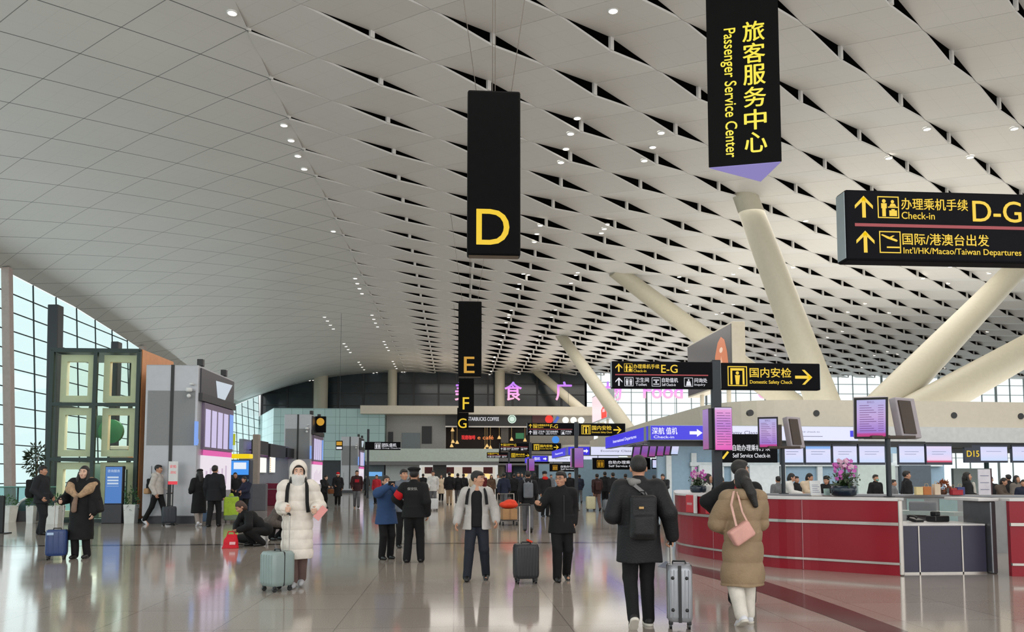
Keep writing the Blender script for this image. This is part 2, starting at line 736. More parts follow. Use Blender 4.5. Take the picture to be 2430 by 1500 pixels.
def _col(p, a, b, ra, rb):
    """upright elliptical column from a (low) to b (high) with radii (rx, ry)"""
    t = np.clip((p[:, 2] - a[2]) / (b[2] - a[2]), 0, 1)
    cx = a[0] + (b[0] - a[0]) * t
    cyy = a[1] + (b[1] - a[1]) * t
    rx = ra[0] + (rb[0] - ra[0]) * t
    ry = ra[1] + (rb[1] - ra[1]) * t
    k0 = np.sqrt(((p[:, 0] - cx) / rx) ** 2 + ((p[:, 1] - cyy) / ry) ** 2)
    d = (k0 - 1.0) * np.minimum(rx, ry)
    dz = np.maximum(a[2] - p[:, 2], p[:, 2] - b[2])
    return np.maximum(d, dz)


def _boxd(p, c, h, R, r):
    q = p - c
    if R is not None:
        q = q @ R
    q = np.abs(q) - (h - r)
    o = np.maximum(q, 0)
    return np.sqrt((o * o).sum(1)) + np.minimum(q.max(1), 0) - r


class Vol:
    """a solid made of softly merged capsules, ellipsoids and columns, meshed as one closed surface"""

    def __init__(self, k=0.03):
        self.p, self.k, self.fn = [], k, None

    def seg(self, a, b, ra, rb=None, k=None, op='u'):
        a, b = np.array(a, float), np.array(b, float)
        rb = ra if rb is None else rb
        m = max(ra, rb)
        self.p.append((op, self.k if k is None else k, _seg, (a, b, ra, rb), np.minimum(a, b) - m, np.maximum(a, b) + m))
        return self

    def chain(self, pts, rs, k=None):
        for i in range(len(pts) - 1):
            self.seg(pts[i], pts[i + 1], rs[i], rs[i + 1], k)
        return self

    def ell(self, c, r, R=None, k=None, op='u'):
        c, r = np.array(c, float), np.array(r, float) * np.ones(3)
        m = r.max()
        self.p.append((op, self.k if k is None else k, _ell, (c, r, R), c - m, c + m))
        return self

    def col(self, a, b, ra, rb, k=None, op='u'):
        a, b = np.array(a, float), np.array(b, float)
        mx, my = max(ra[0], rb[0]), max(ra[1], rb[1])
        lo, hi = np.minimum(a, b), np.maximum(a, b)
        self.p.append((op, self.k if k is None else k, _col, (a, b, ra, rb), lo - (mx, my, 0), hi + (mx, my, 0)))
        return self

    def box(self, c, h, R=None, r=0.01, k=None, op='u'):
        c, h = np.array(c, float), np.array(h, float)
        m = np.sqrt((h * h).sum())
        self.p.append((op, self.k if k is None else k, _boxd, (c, h, R, r), c - m, c + m))
        return self

    def cut(self, n, off):
        """remove the half space n.p > off"""
        n = np.array(n, float)
        self.p.append(('c', 0, None, (n, off), None, None))
        return self

    def dist(self, P, near=None):
        D = np.full(len(P), 9.0)
        for op, k, f, a, lo, hi in self.p:
            if op == 'c':
                D = np.maximum(D, P @ a[0] - a[1])
                continue
            m = 0.07
            sel = np.where(((P > lo - m) & (P < hi + m)).all(1))[0]
            if not len(sel):
                continue
            d = f(P[sel], *a)
            e = D[sel]
            if op == 'u':
                if k > 0:
                    h = np.clip(0.5 + 0.5 * (e - d) / k, 0, 1)
                    D[sel] = e + (d - e) * h - k * h * (1 - h)
                else:
                    D[sel] = np.minimum(e, d)
            else:
                if k > 0:
                    h = np.clip(0.5 - 0.5 * (e + d) / k, 0, 1)
                    D[sel] = e + (-d - e) * h + k * h * (1 - h)
                else:
                    D[sel] = np.maximum(e, -d)
        if self.fn is not None:
            D = self.fn(P, D)
        return D

    def mesh(self, vox):
        lo = np.min([q[4] for q in self.p if q[0] == 'u'], axis=0) - 0.04
        hi = np.max([q[5] for q in self.p if q[0] == 'u'], axis=0) + 0.04
        B = 8
        nb = np.ceil((hi - lo) / (vox * B)).astype(int) + 1
        bi = np.stack(np.meshgrid(*[np.arange(n) for n in nb], indexing='ij'), -1).reshape(-1, 3)
        cen = lo + (bi + 0.5) * vox * B
        D = self.dist(cen)
        bi = bi[np.abs(D) < vox * B * 0.9 + 0.045]
        g = np.stack(np.meshgrid(*[np.arange(B + 1)] * 3, indexing='ij'), -1).reshape(-1, 3)
        pts = lo + (bi[:, None, :] * B + g[None]) * vox
        S = self.dist(pts.reshape(-1, 3)).reshape(-1, B + 1, B + 1, B + 1)
        I = S < 0
        cnt = np.zeros(S[:, :-1, :-1, :-1].shape, int)
        for dx in (0, 1):
            for dy in (0, 1):
                for dz in (0, 1):
                    cnt += I[:, dx:B + dx, dy:B + dy, dz:B + dz]
        act = (cnt > 0) & (cnt < 8)
        b, x, y, z = np.where(act)
        acc = np.zeros((len(b), 3))
        num = np.zeros(len(b))
        cs = [(dx, dy, dz) for dx in (0, 1) for dy in (0, 1) for dz in (0, 1)]
        for c0 in cs:
            for ax in range(3):
                if c0[ax] == 1:
                    continue
                c1 = list(c0)
                c1[ax] = 1
                s0 = S[b, x + c0[0], y + c0[1], z + c0[2]]
                s1 = S[b, x + c1[0], y + c1[1], z + c1[2]]
                cr = (s0 < 0) != (s1 < 0)
                t = np.where(cr, s0 / np.where(np.abs(s0 - s1) < 1e-12, 1, s0 - s1), 0)
                q = np.tile(np.array(c0, float), (len(b), 1))
                q[:, ax] += t
                acc += np.where(cr[:, None], q, 0)
                num += cr
        cell = bi[b] * B + np.stack([x, y, z], 1)
        V = lo + (cell + acc / num[:, None]) * vox
        N = np.array(nb) * B + 4

        def key(c):
            return ((c[:, 0] + 1) * N[1] + c[:, 1] + 1) * N[2] + c[:, 2] + 1
        K = key(cell)
        order = np.argsort(K)
        Ks = K[order]
        faces = []
        for ax in range(3):
            d1 = [0, 0, 0]
            d1[ax] = 1
            s0 = S[b, x, y, z] < 0
            s1 = S[b, x + d1[0], y + d1[1], z + d1[2]] < 0
            m = s0 != s1
            c = cell[m]
            u, w = (ax + 1) % 3, (ax + 2) % 3
            eu = np.zeros(3, int)
            eu[u] = 1
            ew = np.zeros(3, int)
            ew[w] = 1
            ids, ok = [], np.ones(len(c), bool)
            for off in (0 * eu, -eu, -eu - ew, -ew):
                kk = key(c + off)
                j = np.clip(np.searchsorted(Ks, kk), 0, len(Ks) - 1)
                ok &= Ks[j] == kk
                ids.append(order[j])
            q = np.stack(ids, 1)[ok]
            fl = s0[m][ok]
            q[~fl] = q[~fl][:, ::-1]
            faces.append(q)
        return V, np.concatenate(faces)


def vol_obj(name, vol, vox, m, parent, s=1.0, smooth=True):
    V, Q = vol.mesh(vox)
    me = bpy.data.meshes.new(name)
    V = V * s
    me.vertices.add(len(V))
    me.vertices.foreach_set('co', V.astype(np.float32).reshape(-1))
    me.loops.add(len(Q) * 4)
    me.loops.foreach_set('vertex_index', Q.astype(np.int32).reshape(-1))
    me.polygons.add(len(Q))
    me.polygons.foreach_set('loop_start', np.arange(len(Q), dtype=np.int32) * 4)
    me.polygons.foreach_set('loop_total', np.full(len(Q), 4, dtype=np.int32))
    me.polygons.foreach_set('use_smooth', np.ones(len(Q), dtype=bool))
    me.update(calc_edges=True)
    me.validate()
    return link(name, me, m, parent)


def rotm(yaw=0, pitch=0, roll=0):
    """numpy 3x3: roll about Y, then pitch about X (positive looks down), then yaw about Z (positive turns to the person's +X side)"""
    return np.array((Matrix.Rotation(yaw, 3, 'Z') @ Matrix.Rotation(pitch, 3, 'X') @ Matrix.Rotation(roll, 3, 'Y')))


A3 = lambda *v: np.array(v, float)
STAND = dict(pelvis=A3(0, 0, .94), chest=A3(0, 0, 1.27), neck=A3(0, .012, 1.47), head=(0, 0, 0),
             shL=A3(-.172, .012, 1.405), shR=A3(.172, .012, 1.405), elL=A3(-.235, .03, 1.13), elR=A3(.235, .03, 1.13),
             haL=A3(-.245, -.05, .88), haR=A3(.245, -.05, .88), hipL=A3(-.085, 0, .91), hipR=A3(.085, 0, .91),
             knL=A3(-.095, -.015, .50), knR=A3(.095, -.015, .50), anL=A3(-.10, .02, .085), anR=A3(.10, .02, .085),
             ftL=0.0, ftR=0.0, tL=0.0, tR=0.0, curlL=.45, curlR=.45, hdL=None, hdR=None, w=1.0)


def pose(**kw):
    p = dict(STAND)
    for k, v in kw.items():
        p[k] = A3(*v) if isinstance(v, (tuple, list)) and len(v) == 3 and k != 'head' else v
    return p


def ik(a, c, l1, l2, hint):
    """joint between a and c for two bones, bent towards hint; returns (joint, reachable end)"""
    a, c, hint = np.array(a, float), np.array(c, float), np.array(hint, float)
    d = c - a
    L = np.linalg.norm(d)
    m = (l1 + l2) * .995
    if L > m:
        c = a + d / L * m
        d, L = c - a, m
    u = d / L
    x = (l1 * l1 - l2 * l2 + L * L) / (2 * L)
    h = math.sqrt(max(l1 * l1 - x * x, 0))
    n = hint - u * (hint @ u)
    n /= np.linalg.norm(n) + 1e-9
    return a + u * x + n * h, c


def solve(p, hands=None, feet=None, eh=None, kh=None):
    """place wrists and ankles and let elbows and knees follow"""
    eh, kh = eh or {}, kh or {}
    for s in 'LR':
        sg = -1 if s == 'L' else 1
        if hands and s in hands:
            p['el' + s], p['ha' + s] = ik(p['sh' + s], hands[s], .285, .262, eh.get(s, (sg * .35, .9, -.3)))
        if feet and s in feet:
            p['kn' + s], p['an' + s] = ik(p['hip' + s], feet[s], .415, .425, kh.get(s, (0, -1, 0)))
    return p


def head_frame(p):
    R = rotm(*p['head'])
    piv = p['neck'] + A3(0, 0, .06)
    return R, piv, (lambda v: piv + R @ (np.array(v, float) - A3(0, .012, 1.53)))


def hand_into(v, p, s, fat=1.0):
    """palm, four fingers with two bends each and a thumb from the side of the palm"""
    w = p['ha' + s]
    d = p['hd' + s]
    d = w - p['el' + s] if d is None else np.array(d, float)
    d = d / np.linalg.norm(d)
    med = A3(1, 0, 0) if s == 'L' else A3(-1, 0, 0)       # towards the body
    th = A3(0, -1, 0)
    th = th - d * (th @ d)
    if np.linalg.norm(th) < .3:
        th = A3(0, 0, 1) - d * d[2]
    th /= np.linalg.norm(th)
    n = np.cross(d, th)
    if n @ med < 0:
        n = -n
    c = p['curl' + s]
    f = fat
    v.seg(w, w + d * .035, .027, .024, k=.02)
    for i, o in enumerate((-.028, -.009, .010, .028)):
        v.seg(w + d * .025 + th * o * .6, w + d * .085 + th * o, .0135 * f, .0125 * f, k=.014)
    ln = (.058, .075, .082, .072)
    for i, o in enumerate((-.030, -.010, .010, .030)):
        a = w + d * .088 + th * o
        pts = [a]
        ang = 0.0
        for j in range(3):
            ang += c * (0.9, 1.2, .8)[j]
            pts.append(pts[-1] + (d * math.cos(ang) + n * math.sin(ang)) * ln[i] * (.45, .32, .23)[j])
        v.chain(pts, [.0098 * f, .0092 * f, .0085 * f, .0072 * f], k=.004)
    a = w + d * .022 + th * .022
    b = a + th * .03 + d * .028 + n * .010
    e = b + (d * .9 + n * (.25 + .5 * c) + th * .15) * .036
    v.chain([a, b, e], [.0150 * f, .0115 * f, .0088 * f], k=.012)


def body_vol(p, face=True, hands=True):
    v = Vol(.035)
    w = p['w']
    pe, ch, nk = p['pelvis'], p['chest'], p['neck']
    v.ell(pe + A3(0, .005, .02), (.148 * w, .105 * w, .125))
    v.ell((pe + ch) / 2 + A3(0, 0, -.01), (.132 * w, .095 * w, .17))
    v.ell(ch + A3(0, .005, 0), (.152 * w, .108 * w, .185))
    v.seg(p['shL'], p['shR'], .052, .052)
    for s in 'LR':
        v.seg(nk + A3(0, .012, -.005), p['sh' + s] + A3(0, 0, .012), .050, .040, k=.03)
    v.seg(nk + A3(0, .005, -.05), nk + A3(0, -.004, .09), .062, .053, k=.05)
    for s in 'LR':
        v.chain([p['sh' + s], p['el' + s], p['ha' + s]], [.055 * w, .042, .027])
        v.chain([p['hip' + s], p['kn' + s], p['an' + s]], [.084 * w, .056, .040])
        a, yaw = p['an' + s], p['ft' + s]
        fd = A3(math.sin(yaw), -math.cos(yaw), 0)
        tp = p['t' + s]
        fd = fd * math.cos(tp) + A3(0, 0, -math.sin(tp))
        v.seg(a + A3(0, 0, -.03) - fd * .03, a + A3(0, 0, -.045) + fd * .15, .036, .028)
        if hands:
            hand_into(v, p, s)
        else:
            d = p['ha' + s] - p['el' + s]
            d /= np.linalg.norm(d)
            v.seg(p['ha' + s], p['ha' + s] + d * .13, .034, .026)
    R, piv, T = head_frame(p)
    v.ell(T((0, .014, 1.655)), (.076, .096, .098), R, k=.02)
    v.ell(T((0, -.022, 1.595)), (.062, .072, .080), R, k=.03)
    v.ell(T((0, -.060, 1.548)), (.030, .028, .026), R, k=.03)
    if face:
        for s in (-1, 1):
            v.ell(T((s * .031, -.094, 1.642)), (.021, .016, .012), R, k=.014, op='s')
            v.ell(T((s * .080, .012, 1.620)), (.012, .024, .034), R, k=.008)
            v.ell(T((s * .040, -.070, 1.605)), (.024, .022, .022), R, k=.02)
            v.ell(T((s * .030, -.084, 1.662)), (.024, .012, .008), R, k=.01)
        v.seg(T((0, -.088, 1.645)), T((0, -.110, 1.607)), .008, .013, k=.012)
        v.ell(T((0, -.100, 1.603)), (.020, .014, .010), R, k=.008)
        v.ell(T((0, -.088, 1.570)), (.026, .010, .013), R, k=.012)
    return v


def cloth_fn(amp=.005, quilt=0.0, step=.13, zref=0.0, seed=0):
    r = random.Random(seed)
    K = [np.array([r.uniform(-1, 1), r.uniform(-1, 1), r.uniform(-1, 1)]) * r.uniform(14, 34) for _ in range(5)]
    ph = [r.uniform(0, 6) for _ in range(5)]

    def fn(P, D):
        if amp:
            w = sum(np.sin(P @ k + f) for k, f in zip(K, ph)) / 5
            D = D - amp * w
        if quilt:
            D = D - quilt * (np.abs(np.sin(PI * (P[:, 2] - zref) / step)) ** .6 - .6)
        return D
    return fn


def jacket_vol(p, hem=.78, t=.028, flare=1.0, cuff=.01, sleeve=1.0, hood=False, collar=True, hemr=None, arms='LR', split=0):
    """coat or jacket: torso, sleeves to the wrist, skirt down to the hem"""
    v = Vol(.05)
    w = p['w']
    pe, ch, nk = p['pelvis'], p['chest'], p['neck']
    v.ell(ch + A3(0, .005, 0), (.155 * w + t, .112 * w + t, .19 + t * .3))
    v.ell((pe + ch) / 2, (.142 * w + t, .108 * w + t, .19))
    top = pe + A3(0, 0, .10)
    if hem < pe[2] + .05:
        r1 = hemr or ((.168 * w + t) * flare, (.128 * w + t) * flare)
        mid = (pe[0] * .5 + (p['knL'][0] + p['knR'][0]) * .25, pe[1] * .5 + (p['knL'][1] + p['knR'][1]) * .25)
        f = min(1, max(0, (pe[2] - hem) / .5))
        v.col((pe[0] + (mid[0] - pe[0]) * f, pe[1] + (mid[1] - pe[1]) * f, hem), top, r1, (.152 * w + t, .114 * w + t))
    v.seg(p['shL'] + A3(0, 0, -.01), p['shR'] + A3(0, 0, -.01), .054 + t * .6, .054 + t * .6)
    for s in 'LR':
        v.seg(nk + A3(0, .014, -.01), p['sh' + s] + A3(0, 0, .010), .054 + t * .4, .044 + t * .6, k=.03)
    for s in arms:
        e, h = p['el' + s], p['ha' + s]
        d = (h - e) / np.linalg.norm(h - e)
        v.chain([p['sh' + s], e, h - d * cuff], [(.056 * w + t) * sleeve, (.046 + t) * sleeve, (.036 + t * .75) * sleeve], k=.022)
    if collar:
        v.seg(nk + A3(0, .012, -.05), nk + A3(0, .004, .025), .078 + t * .3, .070 + t * .2, k=.03)
    if hood:
        v.chain([nk + A3(-.10, .02, .0), nk + A3(-.06, .10, -.01), nk + A3(.06, .10, -.01), nk + A3(.10, .02, .0)], [.045, .062, .062, .045], k=.03)
    return v


def trousers_vol(p, t=.018, hemz=None, wide=1.0):
    v = Vol(.025)
    w = p['w']
    pe = p['pelvis']
    v.ell(pe + A3(0, .008, .015), (.150 * w + t * .7, .110 * w + t, .125))
    for s in 'LR':
        k, a = p['kn' + s], p['an' + s]
        d = (a - k) / np.linalg.norm(a - k)
        v.chain([p['hip' + s], k, a + d * (.02 if wide <= 1 else -.015)], [.088 * w + t * .6, (.058 + t) * wide, (.046 + t) * (1 + (wide - 1) * .4)])
    return v


def shoe_vol(p, s):
    v = Vol(.02)
    a, yaw, tp = p['an' + s], p['ft' + s], p['t' + s]
    fd = A3(math.sin(yaw), -math.cos(yaw), 0)
    fd = fd * math.cos(tp) + A3(0, 0, -math.sin(tp))
    up = A3(0, 0, 1) - fd * fd[2]
    up /= np.linalg.norm(up)
    v.seg(a - fd * .035 - up * .040, a + fd * .10 - up * .046, .043, .041)
    v.seg(a + fd * .06 - up * .044, a + fd * .165 - up * .052, .044, .034)
    v.seg(a + up * .005, a - up * .04, .042, .046)
    off = float(up @ (a - up * .083))
    v.cut(-up, -off)
    return v


def hair_vol(p, kind='short', k=.02):
    v = Vol(.02)
    R, piv, T = head_frame(p)
    v.ell(T((0, .024, 1.668)), (.087, .104, .102), R)
    if kind == 'short':
        v.ell(T((0, -.03, 1.715)), (.068, .062, .045), R)
        v.box(T((0, -.115, 1.60)), (.10, .085, .085), R, .02, k=.02, op='s')
        v.box(T((0, 0, 1.50)), (.16, .075, .080), R, .02, k=.015, op='s')
        v.box(T((0, .05, 1.47)), (.16, .10, .095), R, .02, k=.02, op='s')
    else:
        v.ell(T((0, .05, 1.60)), (.088, .085, .12), R)
        v.box(T((0, -.110, 1.60)), (.058, .095, .090), R, .03, k=.02, op='s')
        if kind == 'long':
            v.chain([T((-.075, -.005, 1.62)), T((-.085, -.03, 1.50)), T((-.085, -.055, 1.36))], [.030, .036, .022])
            v.chain([T((.075, -.005, 1.62)), T((.085, -.03, 1.50)), T((.085, -.055, 1.36))], [.030, .036, .022])
            v.seg(T((0, .08, 1.58)), T((0, .085, 1.40)), .075, .06)
        elif kind == 'tail':
            v.chain([T((0, .10, 1.66)), T((-.03, .15, 1.60)), T((-.07, .16, 1.48)), T((-.11, .15, 1.34))], [.045, .055, .055, .03])
    v.fn = cloth_fn(.003, seed=3)
    return v


SKIN = mat('skin', (186, 138, 112), 0.55, var=.06, scale=20)
SKIN2 = mat('skin_light', (212, 172, 150), 0.55, var=.05, scale=20)
HAIR = mat('black_hair', (20, 17, 16), 0.5, var=.3, scale=40, bump=.4, bscale=120)
M_EYEW = mat('eye_white', (222, 216, 208), 0.3)
M_IRIS = mat('dark_iris', (26, 18, 14), 0.2)
M_LIP = mat('lips', (158, 92, 84), 0.45)
M_BROW = mat('eyebrow', (30, 24, 22), 0.8)


def face_parts(p, root, s, mask=None, brows=True):
    R, piv, T = head_frame(p)
    Rm = Matrix([list(r) for r in R])
    for sg in (-1, 1):
        e = MB()
        e.ball(Vector(T((sg * .031, -.079, 1.642))) * s, (.0125 * s, .009 * s, .0085 * s), rot=Rm)
        eo = e.build('eye', M_EYEW, root)
        e = MB()
        e.ball(Vector(T((sg * .031, -.0865, 1.642))) * s, (.0062 * s, .003 * s, .0066 * s), rot=Rm)
        e.build('iris', M_IRIS, eo)
        if brows:
            e = MB()
            e.path([Vector(T(q)) * s for q in ((sg * .016, -.094, 1.668), (sg * .034, -.093, 1.671), (sg * .053, -.082, 1.664))], [.0035 * s, .0045 * s, .003 * s])
            e.build('eyebrow', M_BROW, root)
    if mask is None:
        e = MB()
        e.ball(Vector(T((0, -.0965, 1.569))) * s, (.023 * s, .006 * s, .0085 * s), rot=Rm)
        e.build('mouth', M_LIP, root)
    else:
        v = Vol(.015)
        v.ell(T((0, -.066, 1.580)), (.055, .040, .040), R)
        v.seg(T((0, -.096, 1.606)), T((0, -.096, 1.562)), .022, .017)
        v.box(T((0, .08, 1.58)), (.12, .11, .12), R, .01, k=.01, op='s')
        vol_obj('face_mask', v, .006, mask, root, s)


def C(rgb, rough=.75, bump=.25, bs=90, var=.10):
    """woven or padded cloth"""
    return mat('cloth_%d_%d_%d_%d' % (*rgb, int(rough * 100)), rgb, rough, spec=.3, var=var, scale=9, bump=bump, bscale=bs)
# ================================================================== lettering
_GL = {}


def glyphs(s, bold=0.0):
    """flat outline of a string in the built-in interface font: (n x 2 array, faces)"""
    k = (s, bold)
    if k in _GL:
        return _GL[k]
    cu = bpy.data.curves.new('tmp_text', 'FONT')
    cu.body = s
    cu.size = 1.0
    cu.offset = bold
    cu.resolution_u = 4
    cu.fill_mode = 'FRONT'
    t = bpy.data.objects.new('tmp_text', cu)
    COL.objects.link(t)
    dg = bpy.context.evaluated_depsgraph_get()
    me = bpy.data.meshes.new_from_object(t.evaluated_get(dg))
    co = np.array([v.co[:2] for v in me.vertices]) if len(me.vertices) else np.zeros((0, 2))
    fs = [tuple(p.vertices) for p in me.polygons]
    bpy.data.objects.remove(t, do_unlink=True)
    bpy.data.curves.remove(cu)
    bpy.data.meshes.remove(me)
    _GL[k] = (co, fs)
    return _GL[k]


def mb_text(mb, s, x, z, y, h=None, w=None, bold=0.0, align='C', rot=0.0, vh=None):
    """adds lettering to a mesh, facing -Y, its middle (or left end) at x, z; h and w are the size of the inked area"""
    co, fs = glyphs(s, 0.0)
    if not len(co):
        return mb
    lo, hi = co.min(0), co.max(0)
    e = np.maximum(hi - lo, 1e-6)
    if h and w:
        sx, sz = w / e[0], h / e[1]
    elif h:
        sx = sz = h / e[1]
    else:
        sx = sz = w / e[0]
    q = (co - (lo + hi) / 2) * (sx, sz)
    if align == 'L':
        q[:, 0] += e[0] * sx / 2
    elif align == 'R':
        q[:, 0] -= e[0] * sx / 2
    if rot:
        c_, s_ = math.cos(rot), math.sin(rot)
        q = np.stack([q[:, 0] * c_ - q[:, 1] * s_, q[:, 0] * s_ + q[:, 1] * c_], 1)
    # heavier strokes: the same outline laid a hair apart
    o = bold * (h or e[1] * sz) if bold else 0
    for k, (dx, dz) in enumerate(((-o, 0), (o, 0), (0, -o * .6), (0, o * .6)) if bold else ((0, 0),)):
        mb.add([(x + a + dx, y - .0004 * k, z + b + dz) for a, b in q], fs)
    return mb


def flat(mb, poly, y):
    mb.add([(x, y, z) for x, z in poly], [tuple(range(len(poly)))])
    return mb


def rect(mb, x0, x1, z0, z1, y):
    return flat(mb, [(x0, z0), (x1, z0), (x1, z1), (x0, z1)], y)


def disc(mb, x, z, r, y, n=16, ry=None):
    ry = ry or r
    return flat(mb, [(x + r * math.cos(2 * PI * i / n), z + ry * math.sin(2 * PI * i / n)) for i in range(n)], y)


def frame2(mb, x0, x1, z0, z1, t, y):
    rect(mb, x0, x1, z0, z0 + t, y)
    rect(mb, x0, x1, z1 - t, z1, y)
    rect(mb, x0, x0 + t, z0 + t, z1 - t, y)
    rect(mb, x1 - t, x1, z0 + t, z1 - t, y)
    return mb


def arrow(mb, x, z, s, y, ang=0.0):
    """line arrow pointing up (ang 0), s = height; ang turns clockwise"""
    t = s * .085
    P = [[(-t, -.5 * s), (t, -.5 * s), (t, .42 * s), (-t, .42 * s)],
         [(0, .5 * s), (-.42 * s, .06 * s), (-.42 * s, -.10 * s), (0, .30 * s)],
         [(0, .5 * s), (0, .30 * s), (.42 * s, -.10 * s), (.42 * s, .06 * s)]]
    c_, s_ = math.cos(-ang), math.sin(-ang)
    for poly in P:
        flat(mb, [(x + a * c_ - b * s_, z + a * s_ + b * c_) for a, b in poly], y)
    return mb


def icon(mb, kind, x, z, s, y):
    """square pictogram with a rounded frame, side s, middle x, z"""
    h = s / 2
    frame2(mb, x - h, x + h, z - h, z + h, s * .05, y)
    if kind == 'checkin':
        disc(mb, x - .2 * s, z + .28 * s, .09 * s, y)
        rect(mb, x - .33 * s, x - .07 * s, z - .05 * s, z + .18 * s, y)
        rect(mb, x - .29 * s, x - .12 * s, z - .42 * s, z - .05 * s, y)
        disc(mb, x + .2 * s, z + .26 * s, .08 * s, y)
        flat(mb, [(x + .05 * s, z + .04 * s), (x + .38 * s, z + .04 * s), (x + .30 * s, z + .17 * s), (x + .12 * s, z + .17 * s)], y)
        rect(mb, x - .02 * s, x + .45 * s, z - .02 * s, z + .03 * s, y)
        rect(mb, x + .04 * s, x + .40 * s, z - .40 * s, z - .14 * s, y)
        rect(mb, x + .14 * s, x + .30 * s, z - .14 * s, z - .08 * s, y)
    elif kind == 'plane':
        flat(mb, [(x - .42 * s, z + .32 * s), (x - .30 * s, z + .26 * s), (x - .12 * s, z + .16 * s), (x + .30 * s, z + .02 * s), (x + .36 * s, z + .07 * s), (x + .30 * s, z + .13 * s), (x - .08 * s, z + .26 * s), (x - .36 * s, z + .36 * s)], y)
        flat(mb, [(x - .08 * s, z + .20 * s), (x + .02 * s, z + .17 * s), (x + .22 * s, z + .30 * s), (x + .14 * s, z + .31 * s)], y)
        rect(mb, x - .16 * s, x + .44 * s, z - .27 * s, z - .20 * s, y)
    elif kind == 'gate':
        rect(mb, x - .36 * s, x - .26 * s, z - .42 * s, z + .32 * s, y)
        rect(mb, x + .26 * s, x + .36 * s, z - .42 * s, z + .32 * s, y)
        rect(mb, x - .36 * s, x + .36 * s, z + .28 * s, z + .40 * s, y)
        disc(mb, x, z + .16 * s, .085 * s, y)
        flat(mb, [(x - .13 * s, z + .05 * s), (x + .13 * s, z + .05 * s), (x + .08 * s, z - .42 * s), (x - .08 * s, z - .42 * s)], y)
    elif kind == 'people':
        for dx in (-.22, .22):
            disc(mb, x + dx * s, z + .27 * s, .09 * s, y)
            flat(mb, [(x + (dx - .13) * s, z + .15 * s), (x + (dx + .13) * s, z + .15 * s), (x + (dx + .08) * s, z - .40 * s), (x + (dx - .08) * s, z - .40 * s)], y)
        rect(mb, x - .02 * s, x + .02 * s, z - .42 * s, z + .42 * s, y)
    elif kind == 'desk':
        rect(mb, x - .32 * s, x + .32 * s, z + .14 * s, z + .26 * s, y)
        disc(mb, x, z - .02 * s, .11 * s, y)
        rect(mb, x - .34 * s, x + .34 * s, z - .30 * s, z - .20 * s, y)
    elif kind == 'call':
        disc(mb, x + .02 * s, z + .24 * s, .10 * s, y)
        flat(mb, [(x - .18 * s, z + .10 * s), (x + .20 * s, z + .10 * s), (x + .32 * s, z - .40 * s), (x - .28 * s, z - .40 * s)], y)
    return mb


M_SIGN = mat('black_sign_face', (15, 15, 19), 0.55, spec=.06, var=.1)
M_YEL = glow('lit_yellow_lettering', (236, 196, 14), .95)
M_AMB = glow('dim_amber_lettering', (205, 150, 22), 0.85)
M_WHL = glow('lit_white_lettering', (225, 225, 232), 0.9)
M_REDL = glow('red_dividing_line', (170, 36, 46), 0.7)
M_GREYF = mat('grey_sign_frame', (150, 160, 164), 0.35, metal=.4)
M_DARKMET = mat('dark_post_metal', (30, 36, 42), 0.35, metal=.3)


def board(root, x0, x1, z0, z1, t=.16, name='sign_board'):
    mb = MB()
    mb.box(((x0 + x1) / 2, 0, (z0 + z1) / 2), (x1 - x0, t, z1 - z0), None, .02)
    b = mb.build(name, M_SIGN, root)
    for x in (x0, x1):
        e = MB()
        e.box((x, 0, (z0 + z1) / 2), (.012, t * .8, (z1 - z0) * .94))
        e.build('edge_trim', M_GREYF, b)
    return b


def directions_board(root, x0, ztop, H, W, letters, second, t=.16):
    """two-row direction board: check-in islands above, a second row below"""
    b = board(root, x0, x0 + W * H, ztop - H, ztop, t)
    y = -t / 2 - .004
    X = lambda u: x0 + u * H
    Z = lambda v: ztop - v * H
    m = MB()
    arrow(m, X(.257), Z(.245), .31 * H, y)
    icon(m, 'checkin', X(.61), Z(.245), .31 * H, y)
    mb_text(m, '办理乘机手续', X(.80), Z(.19), y, h=.165 * H, w=.97 * H, bold=.012, align='L')
    mb_text(m, 'Check-in', X(.80), Z(.355), y, h=.10 * H, w=.48 * H, bold=.01, align='L')
    mb_text(m, letters, X(1.84), Z(.27), y, h=.30 * H, bold=.012, align='L')
    r = MB()
    rect(r, X(.12), X(W - .18), Z(.525), Z(.48), y)
    r.build('divider_line', M_REDL, b)
    m.build('lettering', M_YEL, b)
    m = MB()
    if second == 'departures':
        arrow(m, X(.265), Z(.74), .31 * H, y)
        icon(m, 'plane', X(.62), Z(.74), .31 * H, y)
        mb_text(m, '国际/港澳台出发', X(.80), Z(.69), y, h=.165 * H, w=1.26 * H, bold=.012, align='L')
        mb_text(m, "Int'l/HK/Macao/Taiwan Departures", X(.81), Z(.865), y, h=.115 * H, w=1.72 * H, bold=.01, align='L')
    else:
        w = MB()
        arrow(w, X(.257), Z(.76), .31 * H, y)
        for k, (ic, xi, zh, en, xt, wt) in enumerate((('people', .63, '卫生间', 'Toilet', .87, .50), ('desk', 1.645, '自助值机', 'Self Check-in', 1.86, .60), ('call', 2.855, '问询处', 'Inquiry', 3.08, .48))):
            icon(w, ic, X(xi), Z(.76), .33 * H, y)
            mb_text(w, zh, X(xt), Z(.69), y, h=.17 * H, w=wt * H, bold=.012, align='L')
            mb_text(w, en, X(xt), Z(.86), y, h=.10 * H, w=wt * .85 * H, bold=.01, align='L')
        w.build('white_lettering', M_WHL, b)
    if m.v:
        m.build('lettering', M_YEL, b)
    return b


